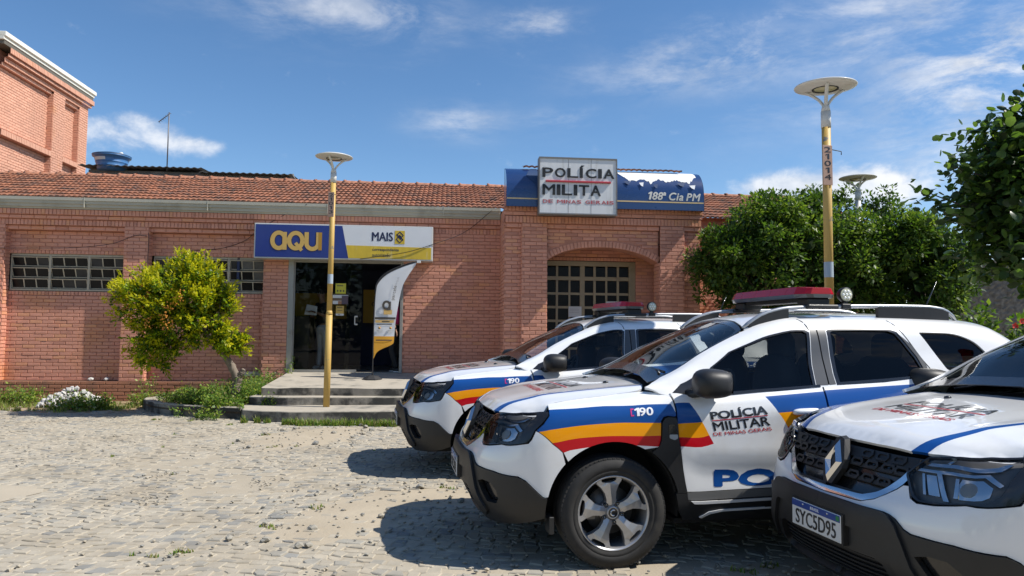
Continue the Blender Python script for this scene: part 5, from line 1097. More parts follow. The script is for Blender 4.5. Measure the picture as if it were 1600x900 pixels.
    for q in ([(.107, .935), (.128, .936), (.128, .944), (.107, .943)], [(.107, .944), (.115, .944), (.115, .972), (.107, .972)], [(.107, .973), (.128, .974), (.128, .982), (.107, .981)]): panel('side_lettering', B_, bx(q), ph, car, h=.06, off=.0018, depth=.001)
    dt(number, wht_txt, [(2.56, 1.083), (2.98, 1.092), (2.98, 1.146), (2.56, 1.136)], .045)
    for dd in (('DISQUE', .0),): pass
    return car

def copy_tree(o, parent=None):
    c = o.copy(); COL.objects.link(c); c.parent = parent
    if parent is not None: c.matrix_parent_inverse = o.matrix_parent_inverse.copy()
    for ch in list(o.children): copy_tree(ch, c)
    return c
def place_car(c, X, Y, az): c.location = (X, Y, 0); c.rotation_euler = (0, 0, math.radians(90-az))
# ------------------------------------------------------------------ signs
def ribbon(mb, pts, w, y, th, mi=0):
    """flat stroke of width w along 2-D pts (x, z), from y towards -y by th"""
    P = [np.array(p, float) for p in pts]; L = []; R = []
    for i, p in enumerate(P):
        t = P[min(i+1, len(P)-1)]-P[max(i-1, 0)]; t /= max(np.linalg.norm(t), 1e-9); n = np.array([-t[1], t[0]])*w/2; L.append(p+n); R.append(p-n)
    n = len(P); V = [(*q, ) for q in []]
    for yy in (y, y-th): V += [(p[0], yy, p[1]) for p in L]+[(p[0], yy, p[1]) for p in R]
    F = []
    for i in range(n-1): F += [(i, i+1, n+i+1, n+i), (2*n+i, 3*n+i, 3*n+i+1, 2*n+i+1), (i, 2*n+i, 2*n+i+1, i+1), (n+i, n+i+1, 3*n+i+1, 3*n+i)]
    F += [(0, n, 3*n, 2*n), (n-1, 3*n-1, 4*n-1, 2*n-1)]
    mb.add(V, F, mi)
def arcp(cx, cz, r, a0, a1, n=20, rz=None): return [(cx+r*math.cos(math.radians(a0+(a1-a0)*i/n)), cz+(rz or r)*math.sin(math.radians(a0+(a1-a0)*i/n))) for i in range(n+1)]
s_blue = mat('sign_blue', (.012, .028, .19), .35, coat=.3, var=.06, vscale=3); s_white = mat('sign_white', (.66, .67, .69), .4, coat=.2, var=.04, vscale=2); s_yel = mat('sign_yellow', (.60, .42, .035), .45, var=.12, vscale=9, aniso=(1, 1, .2), dirt=(.62, .52, .25), dlo=.6, dhi=.8, dscale=6)
s_gold = mat('sign_gold', (.58, .37, .10), .4); s_gold2 = mat('sign_gold_dark', (.42, .22, .02), .4); s_navy = mat('sign_navy', (.012, .016, .06), .4); s_frame = mat('sign_frame', (.60, .60, .58), .4, .3); s_outl = mat('sign_outline_print', (.006, .010, .06), .4)  # the darkest navy is the outline print round the gold letters
sg = bthing('shop_sign', 'wide blue, white and yellow shop sign reading AQUI and MAIS above the glass shop door', 'sign', -3.42, -.36, 3.2)
def sx(x): return x+3.42
def sz(z): return z-3.2
mb = MB(); mb.box(sx(-5.18), sx(-1.655), .0, .34, sz(2.855), sz(3.555), bev=.008); mb.build('sign_box', s_frame, sg)
def sp(name, pts, m, th=.006, y=0.): mb = MB(); mb.poly([(sx(a), y, sz(b)) for a, b in pts], th, 0, (0, -1, 0)); return mb.build(name, m, sg)
sp('blue_panel', [(-5.155, 2.88), (-3.335, 2.88), (-3.465, 3.53), (-5.155, 3.53)], s_blue); sp('white_panel', [(-3.333, 2.882), (-1.68, 2.882), (-1.68, 3.53), (-3.463, 3.53)], s_white); sp('yellow_panel', [(-3.332, 2.885), (-1.685, 2.885), (-1.685, 3.125), (-3.38, 3.145)], s_yel, .004, -.006)
mb = MB()
def aqui(mb, y, th, w, col, dx=0, dz=0):
    z0, z1 = 3.03, 3.39; r = .15; zc = 3.215
    P = lambda pts: [(sx(a+dx), sz(b+dz)) for a, b in pts]
    ribbon(mb, P(arcp(-4.70, zc, .125, 0, 360, 30, .155)), w, y, th, col); ribbon(mb, P([(-4.588, z1-.005), (-4.588, z0)]), w, y-.0006, th, col)
    ribbon(mb, P(arcp(-4.37, zc, .13, 0, 360, 30, .155)), w, y, th, col); ribbon(mb, P([(-4.375, 3.17), (-4.25, z0-.01)]), w*.8, y-.0006, th, col)
    ribbon(mb, P([(-4.16, z1)]+arcp(-4.045, 3.17, .115, 180, 360, 14, .115)+[(-3.93, z1)]), w, y, th, col)
mbs = MB(); aqui(mbs, -.0055, .003, .112, 0); mbs.build('letter_outline', s_outl, sg)
aqui(mb, -.008, .004, .084, 0); mb.build('lettering', s_gold, sg); mb = MB(); mb.box(sx(-3.925), sx(-3.86), -.0135, -.008, sz(3.03), sz(3.39)); mb.build('lettering', s_gold2, sg)
plate_text('MAIS', 'lettering', s_navy, sg, sx(-2.87), sx(-2.46), sz(3.245), sz(3.42), y=-.006, bold=.035, spacing=1.0)
plate_text('correspondente', 'lettering', s_navy, sg, sx(-2.86), sx(-2.335), sz(3.025), sz(3.10), y=-.010, bold=.018, spacing=1.05, th=.002); plate_text('autorizado', 'lettering', s_navy, sg, sx(-2.86), sx(-2.50), sz(2.925), sz(2.995), y=-.010, bold=.0, spacing=1.05, th=.002)
lg = sp('logo', [(-2.42, 3.19), (-2.22, 3.19), (-2.22, 3.46), (-2.42, 3.46)], s_yel, .004, -.006); mb = MB()
LX, LZ = -2.32, 3.325
for pts in ([(-.055, .03), (0, .085), (.06, .03), (.03, 0)], [(.055, -.03), (0, -.085), (-.06, -.03), (-.03, 0)], [(-.03, .0), (.0, .03), (.03, 0.0)], [(-.06, .045), (-.02, .005), (.02, -.035)], [(.06, -.045), (.02, -.005), (-.02, .035)]): ribbon(mb, [(sx(LX+a*1.15), sz(LZ+b*1.3)) for a, b in pts], .024, -.010, .003)
mb.build('logo_mark', s_navy, lg)

# curved blue fascia over the police entrance
fa_b = mat('fascia_blue', (.010, .038, .135), .28, coat=.6, coat_rough=.15, var=.10, vscale=2.5, aniso=(.5, 1, 1), rvar=.1); fa_y = mat('fascia_line', (.62, .45, .22), .5); fa_w = mat('torn_backing', (.72, .72, .72), .7, var=.05, vscale=6); fa_dark = mat('fascia_flap', (.02, .05, .13), .5)
fs = bthing('blue_fascia', 'curved blue metal fascia with peeling vinyl and the words 188a Cia PM over the entrance', 'fascia sign', 1.70, -1.2, 3.85)
prof_f = smooth_line([(-.17, .0), (-.17, .12), (-.168, .25), (-.145, .42), (-.09, .56), (.0, .68), (.13, .775), (.30, .83)], 40)      # (y, z)
cum = np.concatenate([[0], np.cumsum(np.linalg.norm(np.diff(prof_f, axis=0), axis=1))]); FL = cum[-1]
xg = np.linspace(-1.96, 1.95, 60); tg = np.linspace(0, FL, 60); yz = np.stack([np.interp(tg, cum, prof_f[:, 0]), np.interp(tg, cum, prof_f[:, 1])], 1)
FS = Surf(xg, tg, np.concatenate([np.repeat(xg[:, None, None], 60, 1), np.repeat(yz[None], 60, 0)], 2)); FS.N *= -np.sign(FS.N[30, 5, 1])
def fpan(name, pts, m, off=0., dep=.01, h=.12): return panel(name, FS, np.array(pts), m if isinstance(m, list) else [m], fs, h=h, side=1, off=off, depth=dep)
fpan('fascia_panel', [(-1.95, 0), (-1.33, 0), (-1.33, FL), (-1.95, FL)], fa_b); fpan('fascia_panel', [(-1.328, 0), (.22, 0), (.22, FL), (-1.328, FL)], fa_b); fpan('fascia_panel', [(.222, 0), (1.94, 0), (1.94, FL), (.222, FL)], fa_b)
fpan('fascia_line', [(-1.94, .140), (-1.30, .140), (-1.30, .165), (-1.94, .165)], fa_y, .003, .003); fpan('fascia_line', [(.19, .140), (1.93, .140), (1.93, .165), (.19, .165)], fa_y, .003, .003)
def tz(z): return float(np.interp(z, prof_f[:, 1], cum))
rr = random.Random(12); top = [(.28, FL-.01), (1.84, FL-.01)]; edge = []
for i in range(58):
    x = 1.84-(1.56*i/57); base = .59+.022*math.sin(i*.5)+rr.uniform(-.016, .016)
    if i in (6, 7, 34, 35, 50): base -= .05
    if i < 4: base += .10-.02*i
    if i > 52: base += .03*(i-52)
    edge.append((x, tz(base)))
fpan('torn_vinyl', top+edge, fa_w, .004, .004, .06)
for k, (x, z) in enumerate(((.98, .47), (1.72, .47), (1.50, .52), (.70, .50), (.42, .53))):
    mb = MB(); t = tz(z); c = FS.pos([(x, t)])[0]; w = .05+.02*(k % 3); mb.add([(c[0]-w, c[1]-.012, c[2]+.03), (c[0]+w*.8, c[1]-.015, c[2]+.04), (c[0]+w*.4, c[1]-.05, c[2]-.05), (c[0]-w*.3, c[1]-.04, c[2]-.03)], [(0, 1, 2, 3)]); mb.build('vinyl_flap', [fa_w if k % 2 else fa_dark], fs)
fpan('vinyl_flap', [(-1.33, tz(.26)), (-1.33, FL-.06), (-1.45, FL-.09), (-1.56, tz(.62)), (-1.50, tz(.55)), (-1.40, tz(.45))], fa_dark, .008, .004, .08)
for x in (-1.96, 1.945):
    mb = MB(); mb.add([(x, y, z) for y, z in prof_f]+[(x, .30, 0)], [tuple(range(41))]); mb.build('end_plate', fa_b, fs)
v, f, _ = text_geo('188ª Cia PM', .02, 1.0, .25); v = np.vstack([v+np.array(d) for d in ((0, 0), (.006, 0), (-.006, 0), (0, .035), (0, -.035))]); m0 = len(v)//5; f = [[i+m0*k for i in t] for k in range(5) for t in f]; q = np.array([(.83+1.04*a, .20+.15*b-.012*a) for a, b in v]); P = FS.pos(q)+FS.nrm(q)*(.005+.0003*(np.arange(len(q))//m0))[:, None]
mt = newobj('lettering', mesh('lettering', P, f, mat('fascia_letter', (.55, .54, .50), .5)), fs)
mb = MB(); mb.box(-1.9, 1.9, .02, .5, -.0, .62); mb.build('fascia_core', dark_in, fs)

# white police sign box
po = bthing('police_sign', 'weathered white box sign with raised black letters POLÍCIA MILITA on the blue fascia', 'sign', 1.11, -1.53, 4.23)
pw = mat('old_white_panel', (.62, .63, .64), .5, var=.06, vscale=2, dirt=(.42, .41, .38), dlo=.55, dhi=.9, dscale=3, aniso=(3, 1, .4)); pf_ = mat('dark_rim', (.16, .16, .16), .5, dirt=(.25, .18, .12), dlo=.5, dhi=.8, dscale=8)
def qx(x): return x-1.11
def qz(z): return z-4.23
mb = MB(); mb.box(qx(.365), qx(1.855), .0, .22, qz(3.70), qz(4.77), bev=.004); mb.build('sign_box', pw, po)
mb = MB()
for a in ((.355, 1.865, 4.755, 4.785), (.355, 1.865, 3.685, 3.71), (.353, .372, 3.71, 4.755), (1.848, 1.867, 3.71, 4.755)): mb.box(qx(a[0]), qx(a[1]), -.014, .22, qz(a[2]), qz(a[3]))
mb.build('sign_frame', pf_, po)
for x in (.92, 1.36): mb = MB(); mb.box(qx(x), qx(x)+.005, -.003, .0, qz(3.71), qz(4.755)); mb.build('panel_joint', pf_, po)
lb_ = mat('letter_black', (.012, .012, .013), .5); lr_ = mat('letter_red', (.42, .035, .05), .5); lrf = mat('letter_red_faded', (.45, .10, .11), .6)
def letters(s, x0, x1, z0, z1, m, th, bold, accent=None, skip=()):
    w = x1-x0; n = len(s); wid = {'I': .30, 'Í': .36, 'M': 1.25, ' ': .5}; tot = sum(wid.get(c, 1.0) for c in s)+.24*(n-1); u = w/tot; x = x0
    for c in s:
        ww = wid.get(c, 1.)*u
        if c != ' ':
            zz = z1+(z1-z0)*.33 if c == 'Í' else z1
            plate_text(c, 'letter', m, po, qx(x), qx(x+ww), qz(z0), qz(zz), y=0, th=th, bold=bold)
        x += ww+.24*u
letters('POLÍCIA', .425, 1.80, 4.40, 4.575, lb_, .012, .042); letters('MILITA', .43, 1.54, 4.06, 4.255, lb_, .012, .042); letters('DE MINAS GERAIS', .435, 1.80, 3.90, 3.965, lrf, .006, .03)
mb = MB(); mb.box(qx(.48), qx(1.74), -.035, 0, qz(4.30), qz(4.335), bev=.006); mb.build('red_bar', lr_, po)

# ------------------------------------------------------------------ lamp posts
lp_w = mat('lamp_white_paint', (.60, .59, .55), .45, coat=.2); lp_y = mat('post_yellow', (.50, .325, .085), .55, var=.08, vscale=3, dirt=(.13, .135, .14), dlo=.60, dhi=.64, dscale=4.5); lp_tag = mat('number_plate_pink', (.42, .27, .20), .6); lp_led = mat('lamp_glass_warm', (.60, .55, .34), .2, coat=.5); lp_g = mat('post_band', (.35, .42, .48), .6)
lp_in = mat('lamp_underside', (.50, .48, .43), .5)
def lamp_post(name, label, X, Y, z0, ztop, lean=0., num=None, rz=0., tilt=0., pm=None):
    t = thing(name, label, 'lamp post', (X, Y, z0), (0, lean, 0), group='disc headed lamp posts around the lot'); H = ztop-z0
    mb = MB(); mb.tube([(0, 0, 0), (0, 0, 1.55)], .054, 16); mb.tube([(0, 0, 1.53), (0, 0, 1.60)], [.057, .045], 16); mb.tube([(0, 0, 1.56), (0, 0, H-.44)], .0445, 16); mb.build('post', pm or lp_y, t)
    mb = MB(); mb.tube([(0, 0, H-.48), (0, 0, H-.31)], .050, 14); mb.tube([(0, 0, H-.31), (0, 0, H-.24)], [.048, .036], 14); mb.build('collar', lp_w, t)
    hd = bpy.data.objects.new('lamp_head', None); COL.objects.link(hd); hd.parent = t; hd.location = (0, 0, H-.04); hd.rotation_euler = (tilt, 0, 0)
    mb = MB(); mb.lathe([(0, .045), (.12, .043), (.24, .030), (.305, .008), (.312, .0), (.306, -.008), (.24, -.016), (.135, -.026)], 48); mb.build('disc', lp_w, hd)
    mb = MB(); mb.lathe([(.135, -.026), (.128, -.034), (.118, -.030), (.11, -.022)], 40); mb.build('lamp_ring', plast, hd)
    mb = MB(); mb.lathe([(.113, -.024), (.06, -.034), (0, -.036)], 32); mb.build('lamp_lens', lp_led, hd)
    for k in range(3):
        a = rz+2*math.pi*k/3; c, s = math.cos(a), math.sin(a); mb = MB(); p = smooth_line([(.012, 0, H-.32), (.022, 0, H-.25), (.06, 0, H-.185), (.14, 0, H-.11), (.215, 0, H-.06)], 14)
        mb.tube([(x*c, x*s, z) for x, y, z in p], .019, 8, squash=(1, .8)); mb.build('arm', lp_w, t)
    for z in ((2.05, .16),): mb = MB(); mb.lathe([(.046, z[0]), (.046, z[0]+z[1])], 14); mb.build('sticker_band', lp_g, t)
    if num:
        pl = bpy.data.objects.new('number_plate', None); COL.objects.link(pl); pl.parent = t; pl.location = (-.015, -.05, num[1]-z0); pl.rotation_euler = (0, 0, num[2])
        mb = MB(); mb.box(-.055, .055, -.006, .0, -.21, .21, bev=.002); mb.build('plate_face', lp_tag, pl)
        for k, c in enumerate(num[0]): plate_text(c, 'plate_number', blk_txt, pl, -.036 if c != '1' else -.022, .036 if c != '1' else .018, .135-.072*k, .135-.072*k+.056, y=-.006, th=.002, bold=.016)
        mb = MB(); mb.tube([(.05, .01, .17), (.17, .01, .155), (.17, .01, .12)], .005, 5); mb.tube([(.05, .01, .17), (.0, .02, .17)], .006, 5); mb.build('wire_hook', cab_m, pl)
    return t
lamp_post('lamp_post', 'yellow disc headed lamp post standing on the entrance steps in front of the shop sign', -3.06, 12.1, .17, 4.41, .006, ('21013', 3.55, -.2), .35)
lamp_post('lamp_post', 'tall yellow lamp post rising behind the middle police car with a lit looking round head', 3.30, 7.5, 0, 4.11, -.003, ('21014', 3.22, .18), .2, .03)
lamp_post('lamp_post', 'far lamp post whose grey disc just clears the trees', 6.72, 13.95, 0, 4.55, 0, None, .5, 0., lp_w).scale = (1.1, 1.1, 1)

# ------------------------------------------------------------------ steps, planter
def wslab(mb, pts, z0, z1, mi=0, jit=0.):
    P = resample(np.array(pts), .22) if jit else np.array(pts); rn = np.random.RandomState(3); n = len(P)
    if jit: P = P+rn.normal(0, jit, P.shape)
    z1 = np.asarray(z1)*np.ones(n) if np.ndim(z1) == 0 else z1
    top = [(p[0], p[1], z1[i]) for i, p in enumerate(P)]; c = P.mean(0); ins = [(p[0]+(c[0]-p[0])*.006, p[1]+(c[1]-p[1])*.006, z1[i]+.0) for i, p in enumerate(P)]
    ed = [(p[0], p[1], z1[i]-.012) for i, p in enumerate(P)]; bot = [(p[0], p[1], z0) for p in P]
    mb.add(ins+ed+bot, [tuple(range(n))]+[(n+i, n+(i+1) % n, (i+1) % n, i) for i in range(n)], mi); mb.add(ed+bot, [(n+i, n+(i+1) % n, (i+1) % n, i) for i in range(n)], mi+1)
st_ = thing('entrance_steps', 'worn grey concrete steps and landing below the shop door', 'steps', bw(-3.2, -2.4, 0), (0, 0, BA))
def step(pts, z1, nm):
    mb = MB(); wslab(mb, [(x+3.2, y+2.4) for x, y in pts], -.05, z1, 0, .013); return mb.build(nm, [conc, conc_d], st_)
step([(-4.75, -2.6), (-4.55, -3.13), (-4.2, -3.33), (-3.78, -3.43), (-3.0, -3.40), (-2.0, -3.36), (-.6, -3.3), (-.6, -2.0), (-4.7, -2.0)], .173, 'step')
step([(-4.66, -2.38), (-4.0, -2.46), (-3.0, -2.43), (-2.0, -2.35), (-.6, -2.3), (-.6, -1.9), (-4.66, -1.9)], .305, 'step')
mb = MB(); xs = np.linspace(-4.52, -.6, 14); rn = np.random.RandomState(8); V = []
for x in xs: V.append((x+3.2, -2.13+2.4+rn.normal(0, .008)-.02*math.sin(x*2), .432+rn.normal(0, .003)))
for x in xs: V.append((x+3.2, -2.10+2.4+.01, .445))
for x in xs: V.append((max(x, -4.56)+3.2, .08+2.4, .588))
for x in xs: V.append((x+3.2, V[list(xs).index(x)][1]+.01, 0))
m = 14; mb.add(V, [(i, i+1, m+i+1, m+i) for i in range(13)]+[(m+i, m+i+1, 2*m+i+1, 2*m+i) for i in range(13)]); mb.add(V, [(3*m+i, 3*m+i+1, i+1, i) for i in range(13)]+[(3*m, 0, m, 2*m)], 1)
mb.build('landing', [conc, conc_d], st_)
pc = np.array([(-6.55, 13.75), (-6.62, 13.2), (-6.35, 12.75), (-5.9, 12.3), (-5.3, 11.98), (-4.75, 11.80), (-4.35, 11.72)]); pc = smooth_line(pc, 26)
pl = thing('planter_kerb', 'low curved stained concrete kerb around the small tree bed', 'kerb', (-5.5, 12.3, 0)); mb = MB(); rn = np.random.RandomState(1)
nrm = np.gradient(pc, axis=0); nrm /= np.linalg.norm(nrm, axis=1, keepdims=True); nn = np.stack([-nrm[:, 1], nrm[:, 0]], 1); V = []
for p, q in zip(pc, nn):
    z = .185+rn.normal(0, .004); a = p-np.array([-5.5, 12.3]); b = a+q*.13
    V += [(a[0], a[1], -.03), (a[0], a[1], z-.01), (a[0]+q[0]*.012, a[1]+q[1]*.012, z), (b[0], b[1], z), (b[0], b[1], .0)]
k = len(pc); mb.add(V, [(5*i+j, 5*i+5+j, 5*i+6+j, 5*i+1+j) for i in range(k-1) for j in (0,)], 1); mb.add(V, [(5*i+j, 5*i+5+j, 5*i+6+j, 5*i+1+j) for i in range(k-1) for j in (1, 2, 3)]+[(0, 1, 2, 3, 4), tuple(5*k-5+j for j in (4, 3, 2, 1, 0))], 0); mb.build('kerb_stone', [conc, conc_d], pl)
soil = mat('soil', (.16, .105, .06), .95, var=.25, vscale=6, bump=.4, bscale=30)
mb = MB(); mb.poly([(*p, .09) for p in list(pc)]+[(-4.45, 12.4, .09), (-4.5, 14.7, .09), (-6.5, 14.4, .09)], .03, 0, (0, 0, 1)); o = mb.build('soil_bed', soil); tag(o, kind='structure')

# ------------------------------------------------------------------ feather banner
fb = bthing('feather_banner', 'white feather flag with a black pole sleeve and orange foot on the landing', 'banner', -2.75, -.98, .51)
bn_w = mat('banner_cloth', (.62, .63, .65), .8, var=.03, vscale=3); bn_k = mat('banner_black', (.02, .02, .022), .7); bn_o = mat('banner_orange', (.68, .33, .03), .8); bn_t = mat('banner_ink', (.07, .06, .05), .8); bn_lo = mat('banner_pale_orange', (.62, .40, .14), .8)
mb = MB(); b_ = [(.20*math.cos(a), .20*math.sin(a)) for a in np.linspace(0, 2*math.pi, 9)[:-1]+math.pi/8]
mb.add([(x, y, 0) for x, y in b_]+[(x, y, .05) for x, y in b_]+[(x*.55, y*.55, .105) for x, y in b_]+[(x*.15, y*.15, .12) for x, y in b_], [(i+8*k, (i+1) % 8+8*k, (i+1) % 8+8*k+8, i+8*k+8) for i in range(8) for k in range(3)]+[tuple(range(24, 32))]); mb.build('base', bn_k, fb, (0, 0, -.035))
def zb(z): return z-.51
def xb(x): return x+2.75
pole = smooth_line([(-2.745, .55), (-2.745, 1.2), (-2.74, 1.75), (-2.72, 2.28), (-2.66, 2.42), (-2.50, 2.57), (-2.25, 2.69), (-2.02, 2.765), (-1.90, 2.785)], 40)
mb = MB(); mb.tube([(xb(a), 0, zb(b)) for a, b in pole], .011, 8); mb.build('pole', bn_k, fb); mb = MB(); mb.box(xb(-1.945), xb(-1.87), -.02, .02, zb(2.755), zb(2.80), bev=.006); mb.build('pole_tip', hm, fb)
ro = smooth_line([(-2.735, .90), (-2.67, 1.03), (-2.56, 1.10), (-2.42, 1.16), (-2.36, 1.205), (-2.345, 1.40), (-2.33, 1.60), (-2.285, 1.92), (-2.215, 2.28), (-2.12, 2.48), (-1.955, 2.735)], 60); lo = smooth_line([(-2.735, .90), (-2.735, 1.2), (-2.73, 1.75), (-2.70, 2.28), (-2.63, 2.41), (-2.48, 2.545), (-2.25, 2.66), (-2.05, 2.735), (-1.955, 2.765)], 60)
lo2 = smooth_line([(-2.735, .90), (-2.735, 1.2), (-2.732, 1.75), (-2.712, 2.28), (-2.65, 2.43), (-2.49, 2.58), (-2.25, 2.70), (-2.03, 2.772), (-1.94, 2.79)], 60)
def cloth(name, L, R, m, y0=0., n=9, split=None):
    V = []
    for i in range(len(L)):
        for k in range(n+1):
            t = k/n; p = L[i]*(1-t)+R[i]*t; V.append((xb(p[0]), y0-.006*math.sin(t*math.pi)*(1+.5*math.sin(p[1]*4))-.003*math.sin(p[1]*9+t*5)*t, zb(p[1])))
    me = mesh(name, V, [((n+1)*i+k, (n+1)*i+k+1, (n+1)*i+n+2+k, (n+1)*i+n+1+k) for i in range(len(L)-1) for k in range(n)], m, None, True); return newobj(name, me, fb)
# sail in level bands so the print lies flat on it
def at_z(line, z): return np.array([float(np.interp(z, line[:, 1], line[:, 0])), z])
zs = np.concatenate([np.linspace(.905, 1.20, 14), np.linspace(1.20, 2.72, 60)[1:]])
def band(name, za, zb_, m, off=0., fa=0., fb_=1., sl=0.):
    q = np.linspace(za, zb_, max(3, int((zb_-za)/.03))); L = []; R = []
    for z in q:
        l, r = at_z(lo, z), at_z(ro, z); l2, r2 = l*(1-fa)+r*fa, l*(1-fb_)+r*fb_; r2 = r2+np.array([0, sl*(fb_)]); L.append(l2); R.append(r2)
    return cloth(name, np.array(L), np.array(R), m, off)
band('sail', 1.335, 2.762, bn_w); band('sail_foot', .903, 1.335, bn_o)
cloth('pole_sleeve', lo2, lo, bn_k, -.004, 3)
sleeve = None
band('print_stripe', 1.66, 1.70, bn_t, -.008, .02, .98); band('print_stripe', 1.595, 1.645, bn_lo, -.008, .05, .92); band('print_stripe', 1.61, 1.63, bn_t, -.010, .28, .72); band('print_stripe', 1.555, 1.565, bn_t, -.008, .12, .85); band('print_stripe', 1.25, 1.27, bn_t, -.008, .1, .9)
for a, b, z in ((.12, .42, 1.44), (.62, .95, 1.44), (.18, .36, 1.415), (.68, .9, 1.415)): band('print_stripe', z, z+.008, mat('banner_grey_print', (.42, .42, .43), .8), -.008, a, b)
for x in (-2.63, -2.42): mb = MB(); mb.lathe([(0, -.027), (.022, -.027), (.022, -.018)], 14, 'y', (xb(x), -.0, zb(1.495))); mb.build('print_icon', bn_o, fb); mb = MB(); mb.lathe([(0, -.030), (.016, -.030), (.016, -.026)], 12, 'y', (xb(x)-.008, 0, zb(1.49))); mb.build('print_icon', bn_t, fb)
mb = MB(); ribbon(mb, [(xb(-2.555+.0), zb(1.80)), (xb(-2.40), zb(1.80))], .09, -.024, .002); mb.build('print_logo', bn_lo, fb)
mb = MB(); ribbon(mb, [(xb(a), zb(b)) for a, b in arcp(-2.505, 1.93, .062, 0, 360, 24, .07)], .042, -.027, .002); mb.build('print_logo', bn_t, fb); mb = MB(); ribbon(mb, [(xb(-2.437), zb(2.0)), (xb(-2.437), zb(1.845)), (xb(-2.50), zb(1.845))], .030, -.0265, .002); mb.build('print_logo', bn_t, fb)
def vtext(s, x0, x1, z0, z1, m):
    v, f, _ = text_geo(s, .0, 1.0); P = [(xb(x1-(x1-x0)*b+.05*a), -.030, zb(z0+(z1-z0)*a)) for a, b in v]; return newobj('print_lettering', mesh('print_lettering', P, f, m), fb)
vtext('parcele', -2.43, -2.345, 2.03, 2.31, bn_t); vtext('aqui', -2.365, -2.305, 2.325, 2.47, mat('banner_grey_print', (.42, .42, .43), .8))

# ------------------------------------------------------------------ people
def body(name, joints, bones, parent, m):
    """one continuous skinned body: joints {name: (x, y, z, r)}"""
    ids = {k: i for i, k in enumerate(joints)}; me = bpy.data.meshes.new(name); me.from_pydata([j[:3] for j in joints.values()], [(ids[a], ids[b]) for a, b in bones], []); o = bpy.data.objects.new(name, me); COL.objects.link(o)
    sk = o.modifiers.new('skin', 'SKIN'); sk.use_smooth_shade = True
    for v, j in zip(me.skin_vertices[0].data, joints.values()): v.radius = (j[3], j[4] if len(j) > 4 else j[3]); v.use_root = False
    me.skin_vertices[0].data[0].use_root = True
    ss = o.modifiers.new('sub', 'SUBSURF'); ss.levels = 2; ss.render_levels = 2
    dg = bpy.context.evaluated_depsgraph_get(); dg.update(); m2 = bpy.data.meshes.new_from_object(o.evaluated_get(dg)); bpy.data.objects.remove(o); m2.materials.clear(); m2.materials.append(m); m2.name = name
    m2.polygons.foreach_set('use_smooth', np.ones(len(m2.polygons), bool)); return newobj(name, m2, parent)
skin_m = mat('skin', (.30, .16, .10), .55); hair_m = mat('hair', (.015, .012, .010), .6)
